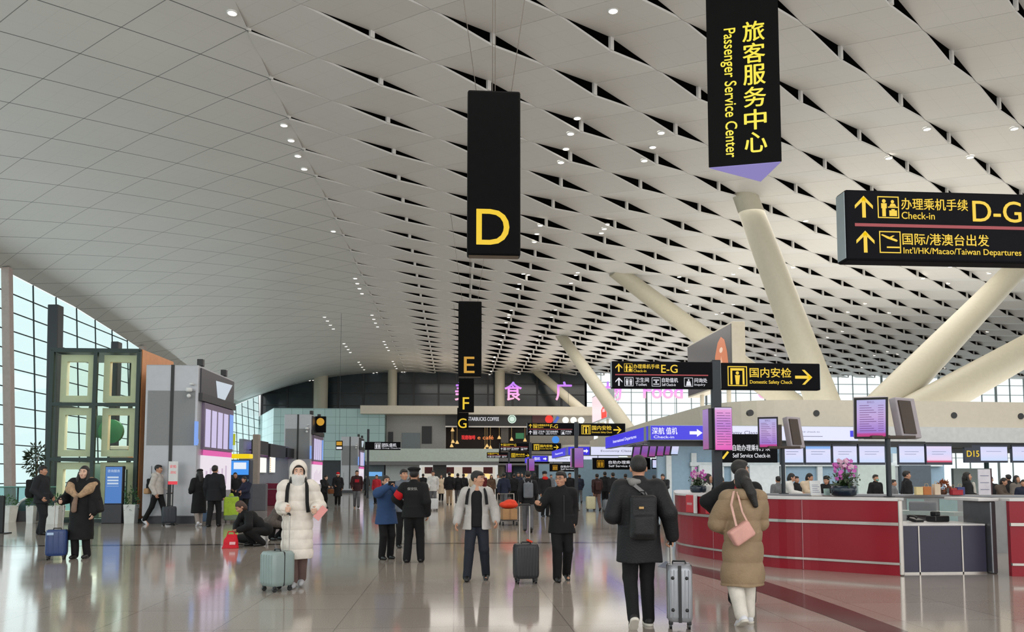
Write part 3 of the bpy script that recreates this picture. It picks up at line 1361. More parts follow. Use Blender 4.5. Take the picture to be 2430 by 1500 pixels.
def security_board(root, x0, ztop, H, W, t=.16):
    b = board(root, x0, x0 + W * H, ztop - H, ztop, t)
    y = -t / 2 - .004
    X = lambda u: x0 + u * H
    Z = lambda v: ztop - v * H
    m = MB()
    icon(m, 'gate', X(.61), Z(.5), .74 * H, y)
    mb_text(m, '国内安检', X(1.08), Z(.36), y, h=.36 * H, w=1.58 * H, bold=.014, align='L')
    mb_text(m, 'Domestic Safety Check', X(1.08), Z(.73), y, h=.17 * H, w=1.62 * H, bold=.012, align='L')
    arrow(m, X(3.14), Z(.52), .66 * H, y, PI / 2)
    m.build('lettering', M_YEL, b)
    return b
# ================================================================== hanging island signs D, E, F, G
M_HANG = mat('matt_black_sign_body', (12, 12, 13), 0.55, spec=.06, var=.12)


def island_sign(letter, y, xl, xr, yt, yb, mletter, zl0, zl1, xl0, xl1, label):
    a, b = on_y(xl, yb, y), on_y(xr, yt, y)
    w = b.x - a.x
    z0 = on_y((xl + xr) / 2, yb, y).z
    z1 = on_y((xl + xr) / 2, yt, y).z
    cx = (a.x + b.x) / 2
    root = empty('island_sign', (cx, y, z0), 0, label, 'sign', 'hanging black check-in island signs')
    h = z1 - z0
    mb = MB()
    mb.box((0, 0, h / 2), (w, .30, h), None, .05)
    body = mb.build('sign_body', M_HANG, root)
    e = MB()
    e.box((0, 0, .012), (w * .94, .24, .03), None, .01)
    e.build('bottom_trim', mat('dull_bronze', (110, 96, 78), .4, .5), body)
    m = MB()
    s = w / (xr - xl)
    mb_text(m, letter, ((xl0 + xl1) / 2 - (xl + xr) / 2) * s, (yb - (zl0 + zl1) / 2) * s, -.155, h=(zl1 - zl0) * s, w=(xl1 - xl0) * s, bold=.006)
    m.build('letter', mletter, body)
    for x0, x1, lean in ((-w * .33, -w * .85, 0), (-.03, -.03, 0), (.03, .03, 0), (w * .33, w * .85, 0)):
        c = MB()
        top = Z_CEIL + .02
        c.tube((x0, 0, h), (x1, .0, top - z0), .009, n=5)
        c.build('cable', mat('steel_cable', (96, 90, 84), .5, .5), root)
    return root


island_sign('D', 18.0, 1108, 1234, 221, 611, M_YEL, 500, 585, 1130, 1207, 'large hanging black sign with a yellow D, nearest of the row')
island_sign('E', 40.5, 1087, 1143, 716, 895, M_AMB, 847, 886, 1101, 1126, 'hanging black sign with an amber E, second in the row')
island_sign('F', 62.0, 1088, 1125, 898, 979, M_YEL, 943, 972, 1098, 1113, 'hanging black sign with a yellow F below the E sign')
island_sign('G', 84.0, 1085, 1112, 968, 1020, M_YEL, 993, 1016, 1087, 1107, 'small far hanging black sign with a yellow G')

# ------------------------------------------------------------------ triangular service-centre sign
L_, R_, A_ = on_y(1682, 402, 10.0), on_y(1855, 382, 9.73), on_y(1805, 432, 10.43)
zb = (L_.z + R_.z) / 2
fw = math.hypot(R_.x - L_.x, R_.y - L_.y)
ang = math.atan2(R_.y - L_.y, R_.x - L_.x)
root = empty('service_center_sign', (L_.x, L_.y, zb), ang, 'black triangular hanging sign with yellow vertical Passenger Service Center lettering', 'sign')
ca, sa = math.cos(-ang), math.sin(-ang)
ax, ay = A_.x - L_.x, A_.y - L_.y
apex = (ax * ca - ay * sa, ax * sa + ay * ca)
mb = MB()
HT = 4.6
mb.prism([(0, 0), (fw, 0), apex], .012, HT)
body = mb.build('sign_body', mat('black_sign_prism', (13, 13, 13), .55, spec=.06, var=.1), root)
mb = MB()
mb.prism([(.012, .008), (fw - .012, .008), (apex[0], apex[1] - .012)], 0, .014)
mb.build('bottom_panel', glow('lilac_panel_glow', (142, 132, 200), .8), root, None)  # purple light from below put in as the panel's own glow
px = fw / 174.0
m = MB()
for ch, yy in zip('旅客服务中心', (50, 106, 162, 219, 277, 335)):
    mb_text(m, ch, (1795 - 1681) * px, (391 - yy) * px, -.006, h=51 * px, w=52 * px, bold=.018)
m.build('lettering', glow('lit_lemon_lettering', (240, 222, 60), 1.0), body)
m = MB()
mb_text(m, 'Passenger Service Center', (1733 - 1681) * px, (391 - 202) * px, -.006, h=37 * px, w=333 * px, bold=.012, rot=-PI / 2)
m.build('lettering', glow('lit_lemon_lettering', (240, 222, 60), 1.0), body)
for q in ((.12, .08), (fw - .12, .08), (apex[0], apex[1] - .15)):
    c = MB()
    c.tube((q[0], q[1], HT), (q[0], q[1], Z_CEIL - zb), .012, n=6)
    c.build('hanger_rod', M_DARKMET, root)

# ------------------------------------------------------------------ wayfinding signs on posts
def sign_post(root, z1, r=.09, z0=0.0, x=0.0):
    mb = MB()
    mb.box((x, .0, (z0 + z1) / 2), (r * 2, r * 1.6, z1 - z0), None, .02)
    mb.lathe((x, 0, z0), [(r * 1.9, 0), (r * 1.9, .02), (r * 1.3, .03)], 16)
    return mb.build('post', M_DARKMET, root)


a = on_y(1994, 457.5, 7.4)
H = a.z - on_y(1994, 623, 7.4).z
root = empty('wayfinding_sign', (a.x, 7.4, 0), 0, 'large near black sign reading check-in D-G and departures in yellow', 'sign')
directions_board(root, 0, a.z, H, 3.85, 'D-G', 'departures', .20)
security_board(root, 3.85 * H + .25, a.z, H, 3.8, .20)
sign_post(root, a.z + .1, .07, 0, 3.85 * H + .12)

YS = 16.5
a = on_y(1450, 858, YS)
H = a.z - on_y(1450, 922, YS).z
pole = on_y(1700, 1000, YS)
root = empty('wayfinding_sign', (pole.x, YS, 0), 0, 'black sign pair reading E-G and domestic safety check on a post behind the red counter', 'sign')
directions_board(root, a.x - pole.x, a.z, H, 3.78, 'E-G', 'services')
security_board(root, on_y(1708, 860, YS).x - pole.x, a.z - .01, H, 3.78)
sign_post(root, a.z + .05, .095)
for y_, let, lab in ((36.0, 'F-G', 'black sign pair with F-G lettering on the second post along the hall'),
                     (58.0, 'G', 'small far black sign pair on the third post along the hall'),
                     (81.0, 'G', 'smallest black sign pair on the farthest post')):
    root = empty('wayfinding_sign', (pole.x, y_, 0), 0, lab, 'sign')
    directions_board(root, a.x - pole.x, a.z, H, 3.78, let, 'services')
    security_board(root, on_y(1708, 860, YS).x - pole.x, a.z - .01, H, 3.78)
    sign_post(root, a.z + .05, .08)

# tall two-sided displays on the same posts
M_PINK = glow_ramp('pink_display', [(0, (226, 66, 178)), (.18, (236, 108, 196)), (.6, (190, 120, 214)), (.93, (232, 150, 216)), (1, (208, 196, 236))], 'Z', .9)
M_MAUVE = glow_ramp('mauve_display', [(0, (170, 70, 150)), (.5, (150, 92, 190)), (1, (170, 120, 200))], 'Z', .7)
M_TXTD = mat('dark_screen_text', (110, 60, 130), .5)


def tall_display(x, y, z0, z1, w, label, lines=True, dim=False):
    root = empty('tall_display', (x, y, z0), 0.06, label, 'display', 'tall pink displays on the sign posts')
    h = z1 - z0
    b = MB()
    b.box((0, -.10, h / 2), (w + .03, .10, h + .03), None, .015)
    b.box((-w * .62, .10, h / 2), (.12, .34, h * .98), None, .015)
    bd = b.build('casing', mat('black_casing', (18, 16, 24), .35), root)
    s = MB()
    s.box((0, -.153, h / 2), (w, .006, h))
    so = s.build('screen', M_MAUVE if dim else M_PINK, bd)
    s = MB()
    s.box((-w * .62 - .062, .10, h / 2), (.005, .31, h * .95))
    s.build('side_screen', M_MAUVE, bd)
    if lines:
        t = MB()
        for k in range(13):
            z = h * (.12 + .062 * k)
            rect(t, -w * .40, -w * .02 + w * .1 * ((k * 7) % 4), z, z + .012, -.158)
            rect(t, w * .12, w * .42, z, z + .010, -.158)
        t.build('screen_text', M_TXTD, so)
    return root


c0, c1 = on_y(1713, 968, YS - .4), on_y(1713, 1068, YS - .4)
tall_display(c0.x, YS - .3, c1.z, c0.z, .36, 'tall pink double-sided display on the sign post behind the red counter')
for y_, lab, dm in ((35.7, 'narrow dull pink display on the second sign post', True), (57.7, 'small pink display on the third sign post', True), (80.7, 'tiny far pink display on the farthest sign post', True)):
    tall_display(pole.x + .04, y_, c1.z - .15, c0.z - .15, .40, lab, False, dm)
# ================================================================== check-in side on the right
M_BEIGE = mat('beige_fascia_paint', (206, 198, 182), 0.4, var=.03)
M_COLP = mat('cream_column_paint', (190, 184, 165), 0.40, var=.03)
M_WHITE = mat('white_enamel', (214, 216, 216), 0.35)
M_NAVY = mat('navy_frame', (20, 30, 52), 0.35)
M_BLK = mat('black_metal', (18, 19, 22), 0.4)


def rounded(pts, r, n=6):
    """plan polyline with its inner corners rounded"""
    out = [Vector(pts[0])]
    for a, b, c in zip(pts, pts[1:], pts[2:]):
        a, b, c = Vector(a), Vector(b), Vector(c)
        u, v = (a - b), (c - b)
        d = min(r, u.length * .49, v.length * .49)
        p, q = b + u.normalized() * d, b + v.normalized() * d
        for k in range(n + 1):
            t = k / n
            out.append(p * (1 - t) ** 2 + b * 2 * t * (1 - t) + q * t * t)
    out.append(Vector(pts[-1]))
    return out


def wall_strip(mb, path, z0, z1, th=.12, lean=0.0):
    """upright band of thickness th along a plan path (thickness to the path's left)"""
    n = len(path)
    nor = []
    for i in range(n):
        d = (path[min(i + 1, n - 1)] - path[max(i - 1, 0)]).normalized()
        nor.append(Vector((-d.y, d.x)))
    rings = []
    for p, m in zip(path, nor):
        q = p + m * th
        o = m * lean
        rings.append([Vector((p.x, p.y, z0)), Vector((p.x - o.x, p.y - o.y, z1)), Vector((q.x - o.x, q.y - o.y, z1)), Vector((q.x, q.y, z0))])
    mb.loft(rings, smooth=False)
    return mb


# ------------------------------------------------------------------ mezzanine ring above the check-in desks
ZF0, ZF1 = 3.32, 4.30
ring = rounded([(10.6, 62), (9.75, 40), (9.75, 27.9), (20, 28.3), (48, 30.6)], 3.2, 8)
mb = MB()
wall_strip(mb, ring, ZF0, ZF1, .25, .05)
mz = struct(fix_normals(mb.build('wall_mezzanine', M_BEIGE)), 'curved beige fascia of the mezzanine over the check-in desks')
mb = MB()
poly = [(p.x + .1, p.y + .12) for p in ring[:-1]] + [(48, 30.8), (48, 62)]
mb.prism(poly, 3.40, 3.55)
struct(fix_normals(mb.build('ceiling_soffit', mat('grey_soffit', (120, 120, 122), .5))), 'grey soffit under the mezzanine')
for k, (px, py) in enumerate(((1780, 980), (1936, 981), (2262, 986), (2421, 988))):
    for yy in [27.8 + i * .02 for i in range(150)]:
        p = on_y(px, py, yy)
        # first point behind the fascia's front line
        fy = 27.9 + max(0, p.x - 9.75) * (.04 if p.x < 20 else .082) - (0 if p.x < 20 else .43)
        if p.y >= fy:
            break
    m = MB()
    m.tube((p.x, fy - .05, p.z), (p.x, fy + .10, p.z), .115, n=20)
    nz = m.build('air_nozzle', M_BLK)
    tag(nz, 'round black air nozzle in the beige fascia', 'air nozzle', 'round black air nozzles along the beige fascia')

# tilted trunk columns rising from the mezzanine to the ceiling
for (bx, by, yb_, rb, tx, ty, yt_, rt, lab) in (
        (1950, 948, 36.6, .80, 1742, 395, 36.9, .56, 'big cream tilted column passing behind the triangular sign'),
        (1868, 952, 56.0, 1.0, 1452, 636, 51.8, .52, 'cream tilted column leaning left behind the dark billboard'),
        (2108, 952, 36.8, .86, 2488, 560, 44.8, .56, 'cream tilted column leaning right below the large D-G sign'),
        (2212, 956, 36.2, .86, 2900, 572, 45.6, .60, 'thick cream column leaning out of the right edge'),
        (1412, 1000, 92.0, .62, 1272, 880, 102.2, .50, 'far thin tilted column before the bright end windows'),
        (1440, 950, 70.0, .66, 1330, 795, 76.3, .50, 'far tilted column beside the red and white billboard')):
    a, b = on_y(bx, by, yb_), on_y(tx, ty, yt_)
    d = (b - a)
    a2 = a + d * ((4.1 - a.z) / d.z)
    b2 = a + d * ((Z_CEIL + .25 - a.z) / d.z)
    m = MB()
    m.tube(a2, b2, rb, rt, n=28)
    o = m.build('tilted_column', M_COLP)
    tag(o, lab, 'column', 'tilted cream columns')

# ------------------------------------------------------------------ light boxes under the fascia
ZL0, ZL1 = 2.80, 3.28
M_LBOX = glow('white_light_box', (222, 224, 250), .95)
M_BLUE = glow('blue_light_box', (44, 30, 214), 1.0)
M_LBTXT = mat('grey_print', (120, 122, 150), .5)
M_WTX = glow('white_print_lit', (235, 235, 255), 1.0)


def seg_box(name, p0, p1, z0, z1, m, label, cat, group=None, th=.95):
    """box sign from plan point p0 to p1; its front faces right of the way p0 -> p1. Returns root, length, main part"""
    a, b = Vector((p0[0], p0[1])), Vector((p1[0], p1[1]))
    d = b - a
    root = empty(name, (a.x, a.y, z0), math.atan2(d.y, d.x), label, cat, group)
    L = d.length
    mb = MB()
    mb.box((L / 2, th / 2 + .006, (z1 - z0) / 2), (L, th, z1 - z0 + .04), None, .01)
    c = mb.build('casing', M_BLK if m is M_BLK else M_GREYF, root)
    mb = MB()
    mb.box((L / 2, 0, (z1 - z0) / 2), (L - .03, .016, z1 - z0))
    f = mb.build('lit_face', m, c)
    return root, L, f


pA, pB = on_y(1437, 1048, 35.8), on_y(1543, 1022, 27.0)
pC = on_y(1676, 1022, 27.0)
pD = on_y(2036, 1024, 27.3)
_e = Vector((pB.x - pA.x, pB.y - pA.y)).normalized() * .30
root, L, f = seg_box('light_box_sign', (pA.x, pA.y), (pB.x - _e.x, pB.y - _e.y), ZL0, ZL1, M_BLUE, 'long blue light box slanting away at the left end of the canopy', 'sign', 'light boxes over the check-in desks', .25)
m = MB()
mb_text(m, 'International Departures', L * .50, .20, -.012, w=L * .55, h=.16, bold=.01)
m.build('lettering', M_WTX, f)
root, L, f = seg_box('light_box_sign', (pB.x, pB.y), (pC.x, pC.y), ZL0, ZL1, M_BLUE, 'blue light box with white characters and an arrow pointing right', 'sign', 'light boxes over the check-in desks')
m = MB()
mb_text(m, '深航', L * .14, .30, -.012, h=.24, w=L * .22, bold=.012)
mb_text(m, '值机', L * .38, .30, -.012, h=.24, w=L * .20, bold=.012)
mb_text(m, 'Check-in', L * .24, .09, -.012, h=.09, w=L * .36, bold=.01)
flat(m, [(L * .70, .18), (L * .83, .18), (L * .83, .10), (L * .93, .235), (L * .83, .37), (L * .83, .29), (L * .70, .29)], -.012)
m.build('lettering', M_WTX, f)
root, L, f = seg_box('light_box_sign', (pC.x + .02, pC.y), (pD.x, pD.y), ZL0, ZL1, M_LBOX, 'long white light box with grey lettering above the check-in monitors', 'sign', 'light boxes over the check-in desks')
m = MB()
mb_text(m, 'Economy Class', L * .20, .23, -.012, h=.17, w=L * .26, bold=.006)
mb_text(m, '经济舱', L * .06, .23, -.012, h=.2, w=L * .08, bold=.006)
mb_text(m, 'Baggage and check-in', L * .63, .29, -.012, h=.07, w=L * .22, bold=.004)
rect(m, L * .53, L * .76, .13, .15, -.012)
m.build('lettering', M_LBTXT, f)
m = MB()
rect(m, L * .945, L * .985, .13, .35, -.013)
m.build('blue_emblem', M_BLUE, f)
# plain pale lower fascia on the right
mb = MB()
wall_strip(mb, [Vector((pD.x + .05, 27.75)), Vector((26, 28.6)), Vector((48, 30.5))], 2.78, 3.34, .2)
struct(fix_normals(mb.build('trim_9', mat('pale_grey_panel', (200, 203, 204), .4))), 'plain pale grey band below the beige fascia')
mb = MB()
wall_strip(mb, [Vector((pB.x + .1, 27.5)), Vector((pD.x, 27.65)), Vector((26, 28.9)), Vector((48, 30.8))], 2.60, 2.80, .3)
struct(fix_normals(mb.build('trim_10', M_BLK)), 'black valance below the light boxes')

# ------------------------------------------------------------------ self-service check-in board and monitors
a, b = on_y(1702, 1030, 26.7), on_y(1846, 1098, 26.7)
root = empty('self_service_sign', (a.x, 26.7, b.z), 0, 'black hanging board reading Self Service Check-in in white', 'sign')
w, h = b.x - a.x, a.z - b.z
mb = MB()
mb.box((w / 2, .06, h / 2), (w, .10, h), None, .01)
bd = mb.build('sign_board', M_SIGN, root)
m = MB()
mb_text(m, '自助办理乘机手续', w * .56, h * .52, -.004, h=h * .22, w=w * .62, bold=.012)
mb_text(m, 'Self Service Check-in', w * .56, h * .25, -.004, h=h * .15, w=w * .62, bold=.01)
m.build('lettering', M_WHL, bd)
m = MB()
flat(m, [(w * .06, h * .14), (w * .16, h * .40), (w * .19, h * .36), (w * .10, h * .12)], -.004)
m.build('pictogram', M_YEL, bd)
for q in (.1, .9):
    m = MB()
    m.tube((w * q, .10, 2.92 - b.z), (w * q, .40, 2.92 - b.z), .02, n=6)
    m.build('bracket', M_DARKMET, root)

M_SCRW = glow_ramp('pale_monitor', [(0, (196, 214, 250)), (.5, (216, 216, 246)), (1, (206, 208, 244))], 'Z', .95)
M_SCRP = glow_ramp('pale_pink_monitor', [(0, (150, 20, 70)), (.08, (214, 40, 100)), (.16, (232, 205, 236)), (.6, (208, 208, 246)), (1, (222, 206, 240))], 'Z', .95)
M_SCRB = glow_ramp('blue_top_monitor', [(0, (206, 214, 250)), (.78, (216, 216, 246)), (.88, (120, 170, 236)), (1, (110, 160, 230))], 'Z', .95)
M_SCRT = mat('blue_grey_screen_print', (150, 160, 200), .5)


def monitor(px0, px1, py0, py1, y, scr, label, group='monitors over the check-in desks', number=None, lines=1):
    a, b = on_y(px0, py1, y), on_y(px1, py0, y)
    w, h = b.x - a.x, b.z - a.z
    root = empty('check_in_monitor', (a.x, y, a.z), 0, label, 'monitor', group)
    mb = MB()
    mb.box((w / 2, .06, h / 2), (w, .11, h), None, .012)
    c = mb.build('casing', M_NAVY, root)
    x0 = .035
    if number:
        x0 = w * .37
        t = MB()
        mb_text(t, number, w * .19, h * .5, -.006, h=h * .34, w=w * .28, bold=.02)
        t.build('desk_number', M_YEL, c)
    mb = MB()
    mb.box(((x0 + w - .03) / 2, .0, h * .5), (w - .03 - x0, .014, h * .78))
    s = mb.build('screen', scr, c)
    t = MB()
    for k in range(lines):
        rect(t, x0 + (w - x0) * .2, x0 + (w - x0) * (.75 - .1 * k), h * (.62 - .12 * k), h * (.645 - .12 * k), -.010)
    t.build('screen_text', M_SCRT, s)
    m = MB()
    m.tube((w / 2, .06, h), (w / 2, .06, 2.64 - a.z), .02, n=6)
    m.build('bracket', M_DARKMET, root)
    return root


for x0, x1, sc, lab in ((1852, 1909, M_SCRW, 'pale monitor over the desks, first left of the orchids'), (1910, 1974, M_SCRB, 'monitor with a blue top strip over the desks'),
                        (1975, 2036, M_SCRW, 'pale monitor straight above the orchids'), (2037, 2102, M_SCRW, 'pale monitor left of the display post over the desks'),
                        (2132, 2196, M_SCRW, 'pale monitor with a faint pink foot right of the display post'), (2197, 2261, M_SCRP, 'monitor with a crimson foot strip over the desks')):
    monitor(x0 + 1, x1 - 2, 1054, 1103, 27.6 if x0 < 2110 else 27.82, sc, lab, lines=2)
monitor(2290, 2391, 1056, 1098, 28.15, M_SCRW, 'monitor beside the amber desk number D15', number='D15')
monitor(2402, 2505, 1056, 1098, 28.3, M_SCRW, 'monitor cut by the right edge of the view')

# sloped row of small pink monitors under the blue light box
pts = [(1512, 1072), (1531, 1070), (1550, 1068), (1569, 1066), (1588, 1064), (1603, 1063)]
for k, (px, py) in enumerate(pts):
    p = on_y(px, py + 16, 31 - .25 * k)
    root = empty('small_monitor', tuple(p), .5, 'small pink portrait monitor under the blue light box' if k < 5 else 'small pale monitor at the right end of the small row', 'monitor', 'row of small monitors under the blue light box' if k < 5 else None)
    mb = MB()
    mb.box((0, .05, .24), (.40, .07, .52), Euler((.25, 0, 0)), .01)
    c = mb.build('casing', M_BLK, root)
    mb = MB()
    mb.box((0, .008, .23), (.34, .012, .44), Euler((.25, 0, 0)))
    mb.build('screen', M_MAUVE if k < 5 else M_SCRW, c)
    m = MB()
    m.tube((0, .1, .48), (0, .1, 3.4 - p.z), .015, n=5)
    m.build('bracket', M_DARKMET, root)

# ------------------------------------------------------------------ portrait display pairs on posts at the red counter
M_LILAC = glow_ramp('lilac_display', [(0, (196, 40, 120)), (.07, (190, 60, 150)), (.12, (160, 120, 214)), (.55, (200, 170, 226)), (1, (182, 180, 232))], 'Z', .9)
M_GREYB = mat('grey_display_shell', (168, 160, 166), .4)
M_BROWN = mat('dark_brown_back', (70, 58, 50), .6)


def display_pair(post_px, post_py, y, w, h, zc, size, label, px_c1, px_c2, base_z=1.19):
    p = on_y(post_px, post_py, y)
    root = empty('display_pair', (p.x, y, base_z), 0, label, 'display', 'paired portrait displays on the red counter')
    m = MB()
    m.tube((0, 0, 0), (0, 0, zc - base_z - h * .42), .045 * size, n=12)
    m.lathe((0, 0, 0), [(.10, 0), (.10, .015), (.06, .02)], 14)
    m.build('post', M_DARKMET, root)
    m = MB()
    x1 = on_y(px_c1, 1000, y).x - p.x
    x2 = on_y(px_c2, 1000, y).x - p.x
    m.box(((x1 + x2) / 2, .05, zc - base_z - h * .47), (abs(x2 - x1) * 1.1, .3, .05), None, .01)
    m.box((0, .12, zc - base_z - h * .1), (.06, .06, h * .7))
    m.build('bracket', M_BROWN, root)
    R1 = Euler((math.radians(14), 0, math.radians(-24)), 'XYZ').to_matrix()
    R1 = Matrix.Rotation(math.radians(-22), 3, 'Z') @ Matrix.Rotation(math.radians(11), 3, 'X')
    c = Vector((x1, 0, zc - base_z))
    m = MB()
    m.box(c, (w, .16, h), R1, .02)
    cs = m.build('display_casing', M_GREYB, root)
    m = MB()
    m.box(c + R1 @ Vector((0, -.083, 0)), (w * .99, .01, h * .99), R1)
    bz = m.build('bezel', M_BLK, cs)
    # the screen is meshed upright so that its colours run along its own height
    m = MB()
    m.box((0, 0, 0), (w * .84, .006, h * .88))
    s = m.build('screen', M_LILAC, cs, c + R1 @ Vector((0, -.091, 0)), R1.to_euler())
    m = MB()
    for k in range(12):
        z = h * (.30 - .055 * k)
        rect(m, -w * .34, -w * .34 + w * (.28 + .07 * ((k * 5) % 4)), z, z + h * .012, -.005)
        rect(m, w * .20, w * .36, z, z + h * .010, -.005)
    mb_text(m, '登机口', -w * .02, h * .385, -.005, h=h * .05)
    m.build('screen_text', M_TXTD, s)
    R2 = Matrix.Rotation(math.radians(26), 3, 'Z') @ Matrix.Rotation(math.radians(-10), 3, 'X')
    c = Vector((x2, .15, zc - base_z))
    m = MB()
    m.box(c, (w, .14, h), R2, .02)
    cs = m.build('display_casing', M_GREYB, root)
    m = MB()
    m.box(c + R2 @ Vector((-w * .12, -.08, 0)), (w * .62, .03, h * .82), R2)
    m.build('back_panel', M_BROWN, cs)
    return root


c1 = on_y(2063, 990, 13.2)
display_pair(2108, 1100, 13.3, .54, .72, c1.z, 1.0, 'near pair of portrait displays on a dark post on the red counter', 2066, 2160)
c1 = on_y(1822, 1026, 16.0)
display_pair(1858, 1100, 16.0, .40, .66, c1.z, .9, 'smaller pair of portrait displays on a post left of the orchids', 1822, 1890)

# ------------------------------------------------------------------ red information counter
M_RED = mat('crimson_laminate', (142, 18, 36), 0.26, spec=.32, var=.05, scale=2)
M_STEEL = mat('brushed_steel', (176, 170, 164), 0.28, metal=.85)
M_TOP = mat('pale_counter_top', (210, 208, 208), 0.3)
base = [(1606, 1278), (1605, 1303), (1623, 1314), (1711, 1330), (1831, 1346), (1943, 1354), (2060, 1362), (2137, 1367)]
bp = [on_z(*q).to_2d() for q in base]
bp = [bp[0] + Vector((.25, .5))] + bp


def smooth_path(pts, n=6):
    out = []
    for i in range(len(pts) - 1):
        p0, p1, p2, p3 = pts[max(i - 1, 0)], pts[i], pts[i + 1], pts[min(i + 2, len(pts) - 1)]
        for k in range(n):
            t = k / n
            out.append(.5 * ((2 * p1) + (p2 - p0) * t + (2 * p0 - 5 * p1 + 4 * p2 - p3) * t * t + (3 * p1 - p0 - 3 * p2 + p3) * t ** 3))
    out.append(pts[-1])
    return out


cp = smooth_path(bp)
root = empty('information_counter', (bp[4].x, bp[4].y, 0), 0, 'curved crimson information counter with steel rails', 'counter')
off = Vector((bp[4].x, bp[4].y))
lp_ = [p - off for p in cp]


def offset_path(path, d):
    out = []
    n = len(path)
    for i in range(n):
        t = (path[min(i + 1, n - 1)] - path[max(i - 1, 0)]).normalized()
        out.append(path[i] + Vector((-t.y, t.x)) * d)
    return out


mb = MB()
wall_strip(mb, lp_, .0, 1.16, .09)
body = fix_normals(mb.build('front_panel', M_RED, root))
for z, r_ in ((.80, .024), (.185, .018)):
    mb = MB()
    wall_strip(mb, offset_path(lp_, -.03), z - r_, z + r_, .05)
    fix_normals(mb.build('rail', M_STEEL, root))
mb = MB()
wall_strip(mb, offset_path(lp_, -.02), 1.16, 1.20, .55)
fix_normals(mb.build('counter_top', M_TOP, root))
for q in (23, 34):
    mb = MB()
    p = lp_[q]
    mb.box((p.x, p.y - .005, .58), (.016, .02, 1.14))
    mb.build('panel_joint', mat('dull_red_metal', (150, 90, 96), .35, .5), body)
mb = MB()
p = lp_[-1]
mb.box((p.x + .03, p.y + .28, .59), (.07, .6, 1.18), None, .02)
mb.build('end_panel', M_STEEL, root)

# red placards on the counter's upper band near its far end
for (pc, pw, lab, ttl) in ((1612, 13, 'narrow red placard at the far end of the counter', '请'), (1646, 37, 'red placard with white lettering on the counter end', '旅客服务'), (1697, 36, 'red placard half hidden behind the tan coat', '服务')):
    best = min(range(len(cp) - 1), key=lambda i: abs((CX + F * ((camera.matrix_world.inverted() if False else CAMR.inverted()) @ (Vector((cp[i].x, cp[i].y, 1.0)) - EYE)).x / -((CAMR.inverted() @ (Vector((cp[i].x, cp[i].y, 1.0)) - EYE)).z)) - pc))
    t = (cp[min(best + 1, len(cp) - 1)] - cp[max(best - 1, 0)]).normalized()
    w = max(.14, pw / F * cp[best].y)
    nrm = Vector((t.y, -t.x))
    q = cp[best] + nrm * .07
    r_ = empty('red_placard', (q.x, q.y, .84), math.atan2(t.y, t.x), lab, 'placard', 'red placards on the counter end')
    h = .34
    mb = MB()
    mb.box((0, .02, h / 2), (w, .03, h), None, .004)
    pl = mb.build('panel', mat('red_placard', (196, 34, 48), .35), r_)
    m = MB()
    mb_text(m, ttl, 0, h * .5, .002, w=w * .7)
    m.build('lettering', M_WHITE, pl)
    m = MB()
    m.box((w / 2 + .05, .02, h * .5), (.07, .05, h * 1.05), None, .006)
    m.build('post', M_WHITE, r_)

# navy desk, steel pier and second red counter to the right
y0 = on_z(2137, 1367).y
a = on_z(2143, 1362)
b = on_z(2352, 1362)
root = empty('service_desk', (a.x, a.y, 0), 0, 'low navy service desk between the red counters', 'desk')
w = b.x - a.x
ht = on_y(2250, 1248, a.y).z
mb = MB()
mb.box((w / 2, .04, ht / 2), (w, .08, ht))
bd = mb.build('front_panel', mat('navy_grey_laminate', (52, 50, 70), .45, var=.05), root)
for q in (.20, .715):
    m = MB()
    m.box((w * q, -.004, ht / 2), (.022, .012, ht))
    m.build('panel_joint', M_STEEL, bd)
m = MB()
m.box((w / 2, -.004, .012), (w, .012, .024))
m.build('kick_rail', M_STEEL, bd)
mb = MB()
mb.box((w / 2, .42, ht + .015), (w, .86, .03), None, .008)
mb.build('desk_top', M_TOP, root)
# curved ledge behind the desk
mb = MB()
led = [Vector((w * .12 + w * .9 * k / 14, 1.55 + .5 * math.sin(PI * k / 14.0) - .05 * k)) for k in range(15)]
wall_strip(mb, led, .86, .93, .35)
fix_normals(mb.build('ledge', mat('pale_green_ledge', (176, 190, 186), .35), root))
a2 = on_z(2354, 1362)
b2 = on_z(2402, 1368)
root = empty('steel_pier', (a2.x, a2.y - .02, 0), 0, 'brushed steel pier with a white cap beside the navy desk', 'pier')
w = b2.x - a2.x
mb = MB()
mb.box((w / 2, .35, .575), (w, .7, 1.15), None, .02)
mb.build('body', mat('dark_brushed_steel', (120, 122, 126), .3, .75), root)
mb = MB()
mb.box((w / 2 - .1, .4, 1.175), (w + .25, .9, .05), None, .01)
mb.build('cap', M_TOP, root)
c3 = [b2.to_2d() + Vector(q) for q in ((.0, .0), (.25, -.04), (.6, -.05), (1.2, .02), (1.8, .2))]
root = empty('information_counter', (c3[0].x, c3[0].y, 0), 0, 'crimson counter cut by the right edge, beyond the steel pier', 'counter')
l3 = [p - c3[0] for p in smooth_path(c3, 5)]
mb = MB()
wall_strip(mb, l3, 0, 1.16, .09)
fix_normals(mb.build('front_panel', M_RED, root))
for z, r_ in ((.80, .024), (.185, .018)):
    mb = MB()
    wall_strip(mb, offset_path(l3, -.03), z - r_, z + r_, .05)
    fix_normals(mb.build('rail', M_STEEL, root))
mb = MB()
wall_strip(mb, offset_path(l3, -.02), 1.16, 1.20, .55)
fix_normals(mb.build('counter_top', M_TOP, root))

